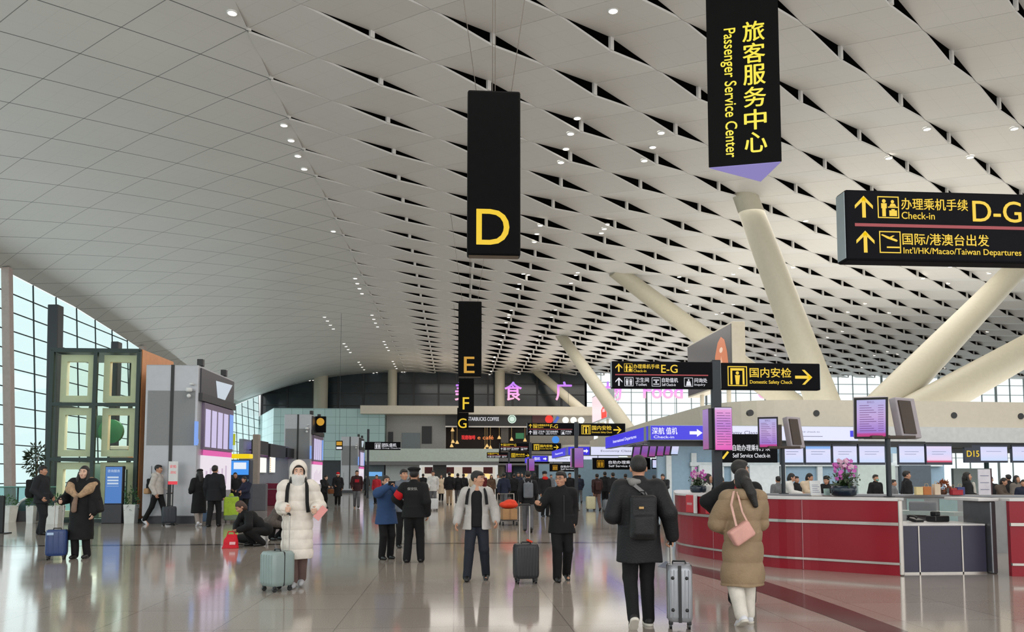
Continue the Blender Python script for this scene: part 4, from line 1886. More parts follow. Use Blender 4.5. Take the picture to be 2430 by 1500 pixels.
# inner back counter of the ring with glass fronts
a, b = on_y(1640, 1175, 18.0), on_y(2440, 1182, 15.4)
root, L = empty('back_counter', (a.x, a.y, 0), math.atan2(b.y - a.y, b.x - a.x), 'grey inner counter with pale green glass panels behind the red counter', 'counter'), math.hypot(b.x - a.x, b.y - a.y)
mb = MB()
mb.box((L / 2, .15, .56), (L, .28, 1.12))
bd = mb.build('body', mat('mid_grey_laminate', (150, 152, 154), .4), root)
mb = MB()
mb.box((L / 2, .15, 1.14), (L, .42, .05), None, .01)
mb.build('counter_top', mat('grey_stone_top', (140, 142, 148), .3), root)
for k in range(5):
    m = MB()
    x = L * (.60 + .092 * k)
    m.box((x, -.004, .60), (L * .05, .014, .95))
    m.build('glass_panel', mat('pale_green_glass', (158, 184, 184), .15, spec=.6), bd)

# chairs and small things on the desk
def desk_phone(x, y, z, lab):
    r_ = empty('desk_phone', (x, y, z), .3, lab, 'telephone')
    mb = MB()
    mb.box((0, 0, .03), (.18, .20, .05), Euler((.2, 0, 0)), .012)
    mb.build('base', M_BLK, r_)
    mb = MB()
    mb.path([(-.06, -.09, .07), (-.065, -.05, .09), (-.065, .05, .10), (-.06, .09, .085)], [.024, .016, .016, .024])
    mb.build('handset', M_BLK, r_)


p = on_y(2172, 1236, 12.95)
desk_phone(p.x, 12.95, ht + .035, 'black desk telephone on the navy desk')
p = on_y(2225, 1236, 13.0)
m = MB()
m.box((p.x, 13.0, ht + .082), (.30, .22, .10), Euler((0, 0, .2)), .02)
m.box((p.x - .05, 12.98, ht + .165), (.12, .12, .08), Euler((0, 0, .5)), .02)
tag(m.build('handbag', M_BLK), 'black bag lying on the navy desk', 'bag')
c_ = on_y(2205, 1215, 13.9)
r_ = empty('office_chair', (c_.x, 14.1, 0), 2.6, 'grey office chair with a curved arm behind the navy desk', 'chair')
mb = MB()
mb.box((0, 0, .47), (.46, .46, .08), None, .03)
mb.build('seat', mat('grey_mesh', (120, 120, 124), .7), r_)
mb = MB()
mb.box((0, .24, .84), (.44, .06, .52), Euler((-.12, 0, 0)), .03)
mb.build('backrest', mat('grey_mesh', (120, 120, 124), .7), r_)
mb = MB()
mb.tube((0, 0, .08), (0, 0, .43), .03)
mb.build('column', M_STEEL, r_)
for k in range(5):
    mb = MB()
    an = 2 * PI * k / 5
    mb.tube((0, 0, .09), (.27 * math.cos(an), .27 * math.sin(an), .05), .02)
    mb.ball((.27 * math.cos(an), .27 * math.sin(an), .028), .028)
    mb.build('leg', M_BLK, r_)
for s_ in (-1, 1):
    mb = MB()
    mb.path([(s_ * .25, .18, .47), (s_ * .27, .16, .66), (s_ * .27, -.1, .68)], .018)
    mb.build('armrest', M_BLK, r_)

# ------------------------------------------------------------------ orchids on the counter
M_LEAF = mat('orchid_leaf', (44, 66, 34), .4, var=.3)
M_MAG = mat('magenta_petal', (196, 92, 178), .5, var=.2)
M_PALEP = mat('pale_pink_petal', (216, 170, 196), .5, var=.15)


def orchid(px, py, y, s, label, seed, z=1.2):
    R_ = random.Random(seed)
    p = on_y(px, py, y)
    root = empty('potted_orchid', (p.x, y, z), 0, label, 'flowers', 'potted orchids on the red counter')
    mb = MB()
    mb.lathe((0, 0, 0), [(.13 * s, 0), (.165 * s, .02 * s), (.175 * s, .10 * s), (.165 * s, .15 * s), (.15 * s, .15 * s), (.14 * s, .12 * s), (.001, .12 * s)], 24, caps=False)
    mb.build('bowl', mat('blue_black_glaze', (32, 44, 56), .2), root)
    mb = MB()
    for k in range(26):
        a_ = R_.uniform(0, 2 * PI)
        l = R_.uniform(.10, .19) * s
        up = R_.uniform(.02, .12) * s
        d = Vector((math.cos(a_), math.sin(a_), 0))
        q = Vector((-d.y, d.x, 0))
        b0 = Vector((0, 0, .13 * s)) + d * .03 * s
        pts_ = [b0, b0 + d * l * .5 + Vector((0, 0, up)), b0 + d * l + Vector((0, 0, up * .5))]
        w_ = .028 * s
        mb.add([pts_[0] - q * w_ * .5, pts_[0] + q * w_ * .5, pts_[1] + q * w_, pts_[1] - q * w_, pts_[2]], [(0, 1, 2, 3), (3, 2, 4)])
    for k in range(300):
        c = Vector((R_.gauss(0, .075), R_.gauss(0, .075), R_.uniform(.13, .33))) * s
        d = Vector((R_.uniform(-1, 1), R_.uniform(-1, 1), R_.uniform(-.3, 1))).normalized() * .03 * s
        q = d.orthogonal().normalized() * .014 * s
        mb.add([c - d, c + q, c + d, c - q], [(0, 1, 2, 3)])
    lf = mb.build('leaves', M_LEAF, root)
    lf['kind'] = 'stuff'
    for st in range(7):
        a_ = 2 * PI * st / 7 + R_.uniform(-.3, .3)
        r0 = R_.uniform(.06, .17) * s
        top = Vector((math.cos(a_) * r0, math.sin(a_) * r0, R_.uniform(.34, .50) * s))
        mb = MB()
        mb.path([Vector((math.cos(a_) * .03 * s, math.sin(a_) * .03 * s, .12 * s)), Vector((top.x * .5, top.y * .5, top.z * .75)), top], .005 * s, 5)
        stm = mb.build('stem', M_LEAF, root)
        mb = MB()
        for f_ in range(7):
            c = top + Vector((R_.gauss(0, .035), R_.gauss(0, .035), R_.uniform(-.10, .03))) * s
            nrm = Vector((R_.uniform(-.6, .6), -1, R_.uniform(-.2, .6))).normalized()
            u = nrm.orthogonal().normalized()
            v = nrm.cross(u)
            for k in range(5):
                t_ = 2 * PI * k / 5
                d = u * math.cos(t_) + v * math.sin(t_)
                e = u * math.cos(t_ + PI / 2) + v * math.sin(t_ + PI / 2)
                l = .034 * s
                mb.add([c, c + d * l * .6 + e * l * .42 + nrm * .004, c + d * l, c + d * l * .6 - e * l * .42 + nrm * .004], [(0, 1, 2, 3)])
        mb.build('blossoms', M_PALEP if st % 3 == 2 else M_MAG, stm)
    return root


orchid(2003, 1172, 13.55, 1.22, 'potted magenta orchid in a dark bowl beside the white notice on the counter', 4)
orchid(1657, 1168, 17.0, 1.0, 'smaller potted pink orchid behind the red placards', 9)
for px, y_, w_, lab in ((1935, 13.7, .20, 'white printed notice in a holder on the red counter'), (1962, 13.75, .11, 'small pale green card holder beside the white notice')):
    p = on_y(px, 1170, y_)
    r_ = empty('notice_holder', (p.x, y_, 1.2), .1, lab, 'notice')
    hh = .26 if w_ > .15 else .12
    mb = MB()
    mb.box((0, 0, hh / 2 + .01), (w_, .02, hh), Euler((-.15, 0, 0)), .003)
    s_ = mb.build('sheet', M_WHITE if w_ > .15 else mat('pale_green_card', (176, 204, 196), .4), r_)
    m = MB()
    for k in range(5):
        rect(m, -w_ * .35, w_ * (.35 - .1 * (k % 3)), hh * (.25 + .12 * k), hh * (.28 + .12 * k), -.03 + .03 * (k / 5))
    m.build('print', M_LBTXT, s_)
    mb = MB()
    mb.box((0, 0, .008), (w_ * 1.05, .10, .016), None, .003)
    mb.build('base', M_STEEL, r_)

# ------------------------------------------------------------------ check-in desks, back walls and glass rooms behind
M_GLROOM = mat('blue_grey_wall_panel', (138, 164, 182), .35, var=.05)
M_PALEW = mat('pale_wall_panel', (206, 212, 212), .4)
mb = MB()
mb.span((on_y(1560, 1100, 36).x, 36.0, 0), (on_y(2240, 1100, 36).x, 36.2, 3.4))
wb = struct(mb.build('wall_back_office', M_GLROOM), 'blue grey panel wall behind the check-in desks')
for px in (1590, 1650, 1715, 1745, 1862, 1950, 2032, 2052, 2130):
    mb = MB()
    x = on_y(px, 1130, 35.7).x
    mb.span((x - .12, 35.85, 0), (x + .12, 35.99, 2.6))
    mb.build('post', M_PALEW, wb)
mb = MB()
mb.span((on_y(1640, 1100, 35.7).x, 35.8, 2.0), (on_y(2240, 1100, 35.7).x, 35.98, 2.18))
mb.build('head_rail', M_PALEW, wb)
for x0, x1, m_ in ((1660, 1700, M_PALEW), (1780, 1850, M_PALEW), (2036, 2125, mat('pale_green_wall', (182, 194, 186), .4)), (2140, 2210, mat('slate_wall_panel', (74, 84, 92), .4))):
    mb = MB()
    mb.span((on_y(x0, 1100, 35.5).x, 35.55, 0), (on_y(x1, 1100, 35.5).x, 35.75, 2.05 if m_ is not None else 2))
    struct(mb.build('trim_%d' % (20 + x0 % 17), m_), 'upright wall panel behind the check-in desks')
# bright windows beyond the desks on the far right
mb = MB()
mb.span((on_y(2215, 1100, 44).x, 44, 0), (60, 44.15, .9))
wp = struct(mb.build('wall_low', M_PALEW), 'low pale wall below the bright side windows')
for k in range(9):
    x = on_y(2215, 1100, 44).x + k * 3.2
    mb = MB()
    mb.span((x - .09, 43.95, .9), (x + .09, 44.1, 3.4))
    mb.build('mullion', mat('teal_grey_mullion', (84, 122, 124), .4), wp)
mb = MB()
mb.span((on_y(2262, 1100, 40).x, 40, 0), (on_y(2352, 1100, 40).x, 40.2, 1.95))
struct(mb.build('trim_11', mat('grey_green_screen', (160, 172, 168), .4)), 'pale grey green screen wall behind the desks')

# the check-in desks with a low front
a, b = on_y(1760, 1176, 26.6), on_y(2440, 1176, 26.0)
n_d = 5
for k in range(n_d):
    x0 = a.x + (b.x - a.x) * k / n_d
    x1 = a.x + (b.x - a.x) * (k + 1) / n_d
    r_ = empty('check_in_desk', ((x0 + x1) / 2, 26.4, 0), 0, 'pale check-in desk in the row under the monitors', 'desk', 'check-in desks under the monitors')
    w = x1 - x0 - .05
    mb = MB()
    mb.box((0, 0, .45), (w, .5, .9), None, .02)
    mb.build('body', M_PALEW, r_)
    mb = MB()
    mb.box((0, -.05, .925), (w + .03, .62, .05), None, .01)
    mb.build('desk_top', mat('grey_stone_top', (140, 142, 148), .3), r_)

# ------------------------------------------------------------------ billboards standing on the mezzanine
def billboard(px_n, px_f, y_n, y_f, top_n, bot_f, label, dark):
    a = on_y(px_n, top_n, y_n)
    f = on_y(px_f, bot_f, y_f)
    z1, z0 = a.z, f.z
    L = y_f - y_n
    root = empty('billboard', (a.x, y_n, z0), PI / 2, label, 'billboard', 'lit billboards over the check-in islands')
    # local x runs away along the hall, the picture looks to +y (towards the hall's middle)
    h = z1 - z0
    mb = MB()
    mb.box((L / 2, -.35, h / 2), (L + .2, .7, h + .2), None, .03)
    c = mb.build('frame', M_BEIGE if dark else M_GREYF, root)
    mb = MB()
    mb.box((L / 2, .01, h / 2), (L, .03, h))
    if dark:
        s = mb.build('picture', glow('charcoal_picture', (62, 62, 66), .8), c)
        m = MB()
        poly = [(L * .04, 0), (L * .36, 0), (L * .34, h * .25), (L * .33, h * .55), (L * .27, h * .78), (L * .20, h * .86), (L * .13, h * .78), (L * .08, h * .55), (L * .05, h * .25)]
        m.add([(x, .030, z) for x, z in poly], [tuple(reversed(range(len(poly))))])
        m.build('figure', glow('orange_robe', (206, 112, 62), .85), s)
        m = MB()
        m.add([(L * .2 + L * .035 * math.cos(t), .034, h * .62 + h * .05 * math.sin(t)) for t in [2 * PI * k / 14 for k in range(14)]], [tuple(range(14))])
        m.build('face', glow('pale_face', (236, 200, 176), .85), s)
        m = MB()
        m.add([(L * .10, .034, 0), (L * .20, .034, h * .52), (L * .28, .034, 0)], [(0, 1, 2)])
        m.build('pale_sash', glow('pale_sash', (228, 170, 140), .85), s)
        m = MB()
        co, fs = glyphs('国色天香', 0)
        lo, hi = co.min(0), co.max(0)
        q = (co - lo) / (hi - lo)
        m.add([(L * .86 - u * L * .34, .034, h * (.36 + v * .17)) for u, v in q], fs)
        m.build('red_lettering', glow('red_print', (226, 50, 66), .9), s)
        m = MB()
        for k in range(5):
            x = L * (.50 - .05 * k)
            m.add([(x, .034, h * .16), (x - L * .025, .034, h * .16), (x - L * .025, .034, h * (.26 + .02 * k)), (x, .034, h * (.26 + .02 * k))], [(0, 1, 2, 3)])
        m.build('small_print', glow('white_print', (230, 220, 216), .8), s)
    else:
        s = mb.build('picture', glow('pale_pink_picture', (250, 226, 232), .95), c)
        m = MB()
        m.add([(0, .030, 0), (L * .34, .030, 0), (L * .36, .030, h * .34), (L * .26, .030, h * .42), (L * .16, .030, h * .72), (L * .12, .030, h * .46), (0, .030, h * .40)], [(6, 5, 4, 3, 2, 1, 0)])
        m.build('red_motif', glow('vivid_red', (246, 44, 36), .95), s)
        m = MB()
        m.add([(L * .10, .034, h * .22), (L * .28, .034, h * .24), (L * .26, .034, h * .36), (L * .14, .034, h * .34)], [(3, 2, 1, 0)])
        m.build('pale_motif', glow('pink_tint', (250, 190, 205), .95), s)
    for q in (.2, .8):
        m = MB()
        m.tube((L * q, -.35, -.1), (L * q, -.35, 4.3 - z0), .12, n=10)
        m.build('post', M_BEIGE, root)
    return root


billboard(1735, 1632, 40.0, 47.7, 768, 940, 'dark billboard with an orange-robed figure behind the sign pair', True)
billboard(1440, 1405, 72.7, 80.5, 925, 1003, 'pale pink billboard with a red motif farther along the hall', False)

# ------------------------------------------------------------------ farther check-in islands: the same ring, simpler
for isl, (yo, lab) in enumerate(((20.0, 'the second'), (41.5, 'the third'))):
    r2 = rounded([(9.9, 62 + yo * .4), (9.75, 40 + yo * .8), (9.75, 27.9 + yo), (20, 28.3 + yo), (40, 30 + yo)], 3.2, 8)
    mb = MB()
    wall_strip(mb, r2[8:] if isl == 0 else r2[8:], ZF0, ZF1, .25, .05)
    struct(fix_normals(mb.build('wall_mezzanine', M_BEIGE)), 'beige fascia of %s check-in island' % lab)
    a_, b_, c_, d_ = Vector((pA.x, pA.y + yo)), Vector((pB.x, pB.y + yo)), Vector((pC.x - .6, pC.y + yo)), Vector((pD.x, pD.y + yo))
    root, L, f = seg_box('light_box_sign', a_, b_ - (b_ - a_).normalized() * .3, ZL0, ZL1, M_BLUE, 'blue light box slanting away on %s island' % lab, 'sign', 'light boxes of the farther islands', .25)
    m = MB()
    mb_text(m, 'Departures', L * .5, .2, -.012, w=L * .5, h=.16, bold=.01)
    m.build('lettering', M_WTX, f)
    root, L, f = seg_box('light_box_sign', b_, c_ - Vector((.05, 0)), ZL0, ZL1, M_BLUE, 'blue light box with white characters on %s island' % lab, 'sign', 'light boxes of the farther islands')
    m = MB()
    mb_text(m, '值机', L * .3, .24, -.012, h=.28, w=L * .4, bold=.012)
    flat(m, [(L * .70, .18), (L * .83, .18), (L * .83, .10), (L * .93, .235), (L * .83, .37), (L * .83, .29), (L * .70, .29)], -.012)
    m.build('lettering', M_WTX, f)
    root, L, f = seg_box('light_box_sign', c_, d_, ZL0, ZL1, M_LBOX, 'white light box on %s island' % lab, 'sign', 'light boxes of the farther islands')
    m = MB()
    mb_text(m, 'Economy Class', L * .25, .23, -.012, h=.15, w=L * .3, bold=.006)
    m.build('lettering', M_LBTXT, f)
    # dark direction board below
    root, L, f = seg_box('desk_sign', (c_.x + .1, c_.y + .05), (c_.x + 3.6, c_.y + .05), 1.95, 2.62, M_SIGN, 'dark board with an amber pictogram under the light box of %s island' % lab, 'sign', 'dark boards of the farther islands', .1)
    m = MB()
    mb_text(m, '自助办理乘机手续', L * .58, .42, -.012, h=.2, w=L * .6, bold=.012)
    mb_text(m, 'Self Service Check-in', L * .58, .2, -.012, h=.13, w=L * .6, bold=.01)
    m.build('lettering', M_WHL, f)
    for q in (.1, .9):
        m = MB()
        m.tube((L * q, .06, .68), (L * q, .06, .87), .02, n=6)
        m.build('hanger_rod', M_DARKMET, root)
    m = MB()
    icon(m, 'people', L * .14, .33, .42, -.012)
    m.build('pictogram', M_AMB, f)
    mb = MB()
    mb.span((c_.x - .5, b_.y + 3, 0), (d_.x + 6, b_.y + 3.2, 2.6))
    struct(mb.build('wall_back_office', M_GLROOM), 'blue grey wall behind the desks of %s island' % lab)
    for k in range(1):
        monr = empty('check_in_monitor', (c_.x + 3.75 + 1.2 * k, c_.y + .1, 1.98), 0, 'pale monitor over the desks of %s island' % lab, 'monitor', 'monitors of the farther islands')
        mb = MB()
        mb.box((.5, .06, .3), (1.1, .1, .62), None, .01)
        c = mb.build('casing', M_NAVY, monr)
        mb = MB()
        mb.box((.5, 0, .3), (1.0, .014, .46))
        mb.build('screen', M_SCRW, c)
        mb = MB()
        mb.tube((.5, .06, .6), (.5, .06, .84), .02, n=6)
        mb.build('hanger_rod', M_DARKMET, monr)
# ================================================================== left side: lift, information pillars, planters
M_LFR = mat('dark_green_frame', (20, 44, 40), .4)
M_CREAM = mat('pale_yellow_lift_frame', (232, 234, 214), .4, var=.04)
M_LGL = glass('lift_glass', (246, 249, 242), .14)
M_ORANGE = mat('orange_wall_panel', (226, 148, 88), .4)

YL = 28.0
a, b = on_y(112, 1180, YL), on_y(320, 1180, YL)
top = on_y(228, 833, YL).z
W = b.x - a.x
D = 3.0
lift = empty('glass_lift', (a.x, YL, 0), 0, 'glass lift shaft with dark green frame, pale yellow inner frames and an orange side', 'lift')
zz = [0.06, on_y(228, 1090, YL).z, on_y(228, 960, YL).z, top]
for x in (0, W / 2, W):
    for y in (0, D):
        m = MB()
        m.box((x, y, top / 2), (.13, .13, top), None, .01)
        m.build('frame_post', M_LFR, lift)
for z in zz:
    m = MB()
    m.box((W / 2, 0, z), (W, .12, .11))
    m.build('frame_rail', M_LFR, lift)
    m = MB()
    m.box((W, D / 2, z), (.12, D, .11))
    m.build('frame_rail', M_LFR, lift)
    m = MB()
    m.box((0, D / 2, z), (.12, D, .11))
    m.build('frame_rail', M_LFR, lift)
m = MB()
m.box((W / 2, D / 2, top + .05), (W + .1, D + .1, .07))
m.build('roof', M_LFR, lift)
for i in range(3):
    for k in range(2):
        m = MB()
        m.span((W / 2 * k + .06, -.01, zz[i] + .05), (W / 2 * (k + 1) - .06, .01, zz[i + 1] - .05))
        m.build('pane', M_LGL, lift)
m = MB()
m.span((W + .02, .07, .1), (W + .08, D + .1, top + .08))
m.build('side_cladding', M_ORANGE, lift)
for _i in range(3):
    area_light('lift_lamp', (a.x + W / 2, YL + 1.0, zz[_i + 1] - .14), (0, 0, 0), W * .8, 1.2, 46, (1.0, 0.98, 0.86))
# inner portal frames of the two cars
for k in range(2):
    x0, x1 = W / 2 * k + .16, W / 2 * (k + 1) - .16
    for i in range(3):
        z0, z1 = zz[i] + .10, zz[i + 1] - .10
        m = MB()
        m.span((x0, .25, z0), (x0 + .20, .45, z1))
        m.span((x1 - .20, .25, z0), (x1, .45, z1))
        m.span((x0 + .20, .25, z1 - .24), (x1 - .20, .45, z1))
        m.span((x0 + .20, .25, z0), (x1 - .20, .45, z0 + .22))
        m.build('portal_frame', M_CREAM, lift)
m = MB()
m.tube((W * .56, .9, on_y(245, 1020, YL).z), (W * .56, 1.05, on_y(245, 1020, YL).z), .42, n=24)
m.build('pulley_wheel', mat('green_wheel', (30, 92, 62), .4), lift)
m = MB()
m.tube((W * .40, 1.1, on_y(245, 1008, YL).z), (W * .40, 1.22, on_y(245, 1008, YL).z), .40, n=24)
m.build('pulley_wheel', mat('dark_green_wheel', (18, 52, 44), .4), lift)
m = MB()
for k in range(3):
    m.box((W * .72, .8, on_y(260, 1085, YL).z + .17 * k), (.62, .5, .13), None, .03)
m.build('machine_box', M_WHITE, lift)
m = MB()
m.span((W * .32, 1.3, zz[0]), (W * .50, 1.7, zz[1] - .1))
m.build('car_door', mat('dark_teal_door', (52, 74, 72), .3), lift)
# dark ventilation tower behind the lift
p0, p1 = on_y(118, 725, 34), on_y(143, 725, 34)
m = MB()
m.box(((p0.x + p1.x) / 2 + .12, 34, p0.z / 2), (p1.x - p0.x, .5, p0.z), Euler((0, -.02, 0)), .03)
tag(m.build('air_tower', mat('blue_black_metal', (22, 30, 36), .4)), 'tall blue black air tower behind the glass lift', 'air tower')
p0, p1 = on_y(268, 812, 33), on_y(286, 812, 33)
m = MB()
m.box(((p0.x + p1.x) / 2, 33, p0.z / 2), (p1.x - p0.x, .4, p0.z), None, .03)
tag(m.build('air_tower', mat('blue_black_metal', (22, 30, 36), .4)), 'shorter dark air tower just showing over the lift roof', 'air tower')
# ------------------------------------------------------------------ information pillars with flight screens
M_PIL = mat('silver_grey_cladding', (176, 178, 184), .35, metal=.15, var=.03)
M_PERF = mat('perforated_grey_panel', (128, 130, 132), .5, var=.12, scale=120)
M_PDK = mat('dark_plinth', (52, 52, 58), .4)
M_FID = glow('lilac_flight_board', (200, 190, 226), .95)
M_FIDH = mat('mauve_board_frame', (118, 104, 128), .4)
M_PPOST = glow('white_poster', (236, 226, 236), .9)
M_PPINK = glow('pink_strip', (226, 90, 170), .9)
M_BLUEP = glow('light_blue_panel', (120, 160, 236), .9)


def info_pillar(pxl, pxr, y, z1, depth, label, info_sign=False):
    a, b = on_y(pxl, 1150, y), on_y(pxr, 1150, y)
    w = b.x - a.x
    root = empty('information_pillar', (a.x, y, 0), 0, label, 'information pillar', 'silver information pillars with flight boards')
    m = MB()
    m.box((w / 2, depth / 2, z1 / 2 + .12), (w, depth, z1 - .24), None, .03)
    bd = m.build('cladding', M_PIL, root)
    m = MB()
    m.box((w / 2, depth / 2, .12), (w - .06, depth - .06, .24))
    m.build('plinth', M_PDK, root)
    m = MB()
    m.span((w * .05, -.012, z1 * .49), (w * .95, .0, z1 * .835))
    m.build('perforated_panel', M_PERF, bd)
    m = MB()
    m.span((w * .48, -.03, .4), (w * .54, .0, z1))
    m.build('seam_strip', M_BLK, bd)
    m = MB()
    m.span((w * .16, -.006, .35), (w * .17, 0, z1 * .36))
    m.build('door_joint', M_PDK, bd)
    # right side: flight board facing the hall's middle
    x = w
    s = MB()
    s.span((x, depth * .04, z1 * .80), (x + .05, depth * .98, z1 * .985))
    hd = s.build('header_panel', mat('dark_grey_header', (52, 52, 58), .4), bd)
    s = MB()
    s.add([(x + .055, depth * .42, z1 * .94), (x + .055, depth * .92, z1 * .955), (x + .055, depth * .70, z1 * .83), (x + .055, depth * .48, z1 * .82)], [(0, 1, 2, 3)])
    s.build('header_picture', glow('pale_header_picture', (200, 214, 226), .8), hd)
    s = MB()
    s.span((x, depth * .02, z1 * .775), (x + .12, depth * .98, z1 * .825))
    s.build('canopy_bar', M_BLK, bd)
    s = MB()
    s.span((x, depth * .10, z1 * .47), (x + .10, depth * .94, z1 * .77))
    fb = s.build('flight_board', M_FIDH, bd)
    for k in range(4):
        s = MB()
        s.span((x + .10, depth * (.13 + .17 * k), z1 * .485), (x + .115, depth * (.255 + .17 * k), z1 * .73))
        s.build('board_column', M_FID, fb)
    s = MB()
    s.span((x + .10, depth * .82, z1 * .49), (x + .115, depth * .925, z1 * .735))
    s.build('blue_column', M_BLUEP, fb)
    s = MB()
    s.span((x, depth * .10, z1 * .20), (x + .08, depth * .92, z1 * .43))
    ps = s.build('poster', M_PPOST, bd)
    s = MB()
    s.span((x + .08, depth * .10, z1 * .43), (x + .09, depth * .92, z1 * .465))
    s.build('pink_strip', M_PPINK, ps)
    s = MB()
    for k in range(6):
        yy = depth * (.18 + .11 * k)
        s.add([(x + .083, yy, z1 * .24), (x + .083, yy + .2, z1 * .24), (x + .083, yy + .2, z1 * (.33 + .02 * (k % 3))), (x + .083, yy, z1 * (.33 + .02 * (k % 3)))], [(0, 1, 2, 3)])
    s.build('poster_print', glow('pale_mauve_print', (206, 186, 208), .85), ps)
    s = MB()
    s.span((x - .02, -.22, z1 * .49), (x + .06, -.06, z1 * .64))
    s.span((x - .02, -.08, z1 * .50), (x + .06, .0, z1 * .53))
    s.build('side_screen', M_BLUEP, bd)
    for yy in (.1, .75):
        s = MB()
        s.box((w * .96, depth * yy, z1 + .13), (.20, .20, .24), None, .02)
        s.build('roof_unit', M_BLK, root)
    if info_sign:
        s = MB()
        s.box((w + .35, depth * .3, z1 * .90), (.66, .16, 1.0), None, .02)
        sg = s.build('sign_box', M_SIGN, root)
        s = MB()
        disc(s, w + .35, z1 * .93, .24, depth * .3 - .09)
        s.build('round_symbol', M_AMB, sg)
    # dome camera on the front corner
    s = MB()
    s.box((w * .90, -.10, z1 * .875), (.10, .22, .05))
    cmr = s.build('camera_arm', M_WHITE, root)
    s = MB()
    s.lathe((w * .86, -.18, z1 * .83), [(.10, .10), (.11, .02), (.09, -.02), (.001, -.03)], 14)
    s.ball((w * .86, -.18, z1 * .80), .07)
    s.build('dome_camera', M_WHITE, cmr)
    return root


info_pillar(338, 464, 27.0, 5.22, 4.2, 'near silver information pillar with a tall lilac flight board')
info_pillar(672, 736, 48.7, 5.25, 4.2, 'second silver information pillar with an amber symbol box, behind the white coat', True)
info_pillar(808, 850, 75.0, 5.2, 4.2, 'small far silver information pillar')

# notice poster on a stand before the near pillar
a, b = on_y(399, 1150, 26.5), on_y(423, 1095, 26.5)
r_ = empty('notice_stand', ((a.x + b.x) / 2, 26.5, 0), 0, 'white notice with red lettering on a thin stand before the near pillar', 'notice')
w, h = b.x - a.x, b.z - a.z
mb = MB()
mb.box((0, 0, a.z + h / 2), (w, .03, h), None, .005)
pn = mb.build('panel', M_WHITE, r_)
m = MB()
mb_text(m, '安检', 0, a.z + h * .78, -.02, w=w * .7)
mb_text(m, '须知', 0, a.z + h * .52, -.02, w=w * .6)
m.build('lettering', mat('red_print', (196, 40, 46), .5), pn)
m = MB()
rect(m, -w / 2, w / 2, a.z, a.z + h * .14, -.019)
m.build('red_strip', mat('red_print', (196, 40, 46), .5), pn)
m = MB()
m.tube((0, .02, .01), (0, .02, a.z + .1), .018)
m.lathe((0, .02, 0), [(.17, 0), (.17, .015), (.02, .03)], 16)
m.build('stand', M_BLK, r_)

# blue information totem
a, b = on_y(240, 1238, 27.3), on_y(292, 1106, 27.3)
r_ = empty('information_totem', ((a.x + b.x) / 2, 27.3, 0), 0, 'blue lit information totem on a dark base beside the lift', 'totem')
w, h = b.x - a.x, b.z
zb_ = on_y(266, 1197, 27.3).z
mb = MB()
mb.box((0, .15, zb_ / 2), (w, .34, zb_), None, .02)
mb.build('base', M_PDK, r_)
mb = MB()
mb.box((0.02, .15, (zb_ + h) / 2), (w * .9, .22, h - zb_), None, .02)
bd = mb.build('casing', M_PDK, r_)
mb = MB()
mb.box((0.02, .034, (zb_ + h) / 2), (w * .82, .012, (h - zb_) * .95))
sc_ = mb.build('screen', glow('blue_totem_screen', (70, 120, 190), .9), bd)
m = MB()
mb_text(m, '咨询服务', 0.02, zb_ + (h - zb_) * .87, .024, w=w * .62, bold=.01)
for k in range(3):
    rect(m, -w * .28, w * .28, zb_ + (h - zb_) * (.52 + .08 * k), zb_ + (h - zb_) * (.565 + .08 * k), .024)
rect(m, -w * .3, w * .3, zb_ + (h - zb_) * .47, zb_ + (h - zb_) * .478, .024)
m.build('print', glow('pale_blue_print', (190, 206, 226), .9), sc_)

# planters
def leafy(mb, c, r, n, seed, up=.6, ls=.09):
    R_ = random.Random(seed)
    c = Vector(c)
    for _ in range(n):
        d = Vector((R_.gauss(0, 1), R_.gauss(0, 1), R_.gauss(up, .8))).normalized()
        p = c + Vector((d.x * r[0], d.y * r[1], d.z * r[2])) * R_.uniform(.45, 1)
        t = (d + Vector((R_.uniform(-.6, .6), R_.uniform(-.6, .6), R_.uniform(-.8, .3)))).normalized()
        q = t.orthogonal().normalized()
        q = (q * math.cos(R_.uniform(0, 6)) + t.cross(q) * math.sin(R_.uniform(0, 6))).normalized()
        l = ls * R_.uniform(.7, 1.4)
        mb.add([p, p + t * l * .5 + q * l * .22, p + t * l, p + t * l * .5 - q * l * .22], [(0, 1, 2, 3)])
    return mb


M_FOL = mat('green_foliage', (52, 92, 48), .45, var=.35, scale=20)
M_FOLD = mat('dark_foliage', (44, 58, 40), .45, var=.35, scale=20)
M_FLW = mat('small_orange_flowers', (206, 140, 60), .5)
M_POT = mat('white_planter', (216, 218, 216), .35)
for px0, px1, pt, y_, lab, tall in ((-6, 34, 1200, 28.2, 'white planter with green leaves at the left edge', 0), (66, 84, 1200, 27.6, 'white planter behind the dark-clothed man', 0),
                                    (112, 148, 1200, 27.2, 'white planter before the lift, behind the blue suitcase', 0), (298, 326, 1197, 27.4, 'white planter between the blue totem and the pillar', 1)):
    a, b = on_y(px0, pt, y_), on_y(px1, pt, y_)
    w, h = b.x - a.x, b.z
    r_ = empty('planter', ((a.x + b.x) / 2, y_, 0), 0, lab, 'planter', 'white planters along the window side')
    mb = MB()
    t_ = .84
    ring = lambda s, z: [Vector((sx * w / 2 * s, sy * w / 2 * s, z)) for sx, sy in ((-1, -1), (1, -1), (1, 1), (-1, 1))]
    mb.loft([ring(t_, 0), ring(1, h), ring(.86, h), ring(.84, h - .08)], smooth=False)
    mb.build('pot', M_POT, r_)
    mb = MB()
    leafy(mb, (0, 0, h + .05), (w * .6, w * .6, .30 + .25 * tall), 170, int(px0) + 40)
    f_ = mb.build('foliage', M_FOL, r_)
    f_['kind'] = 'stuff'
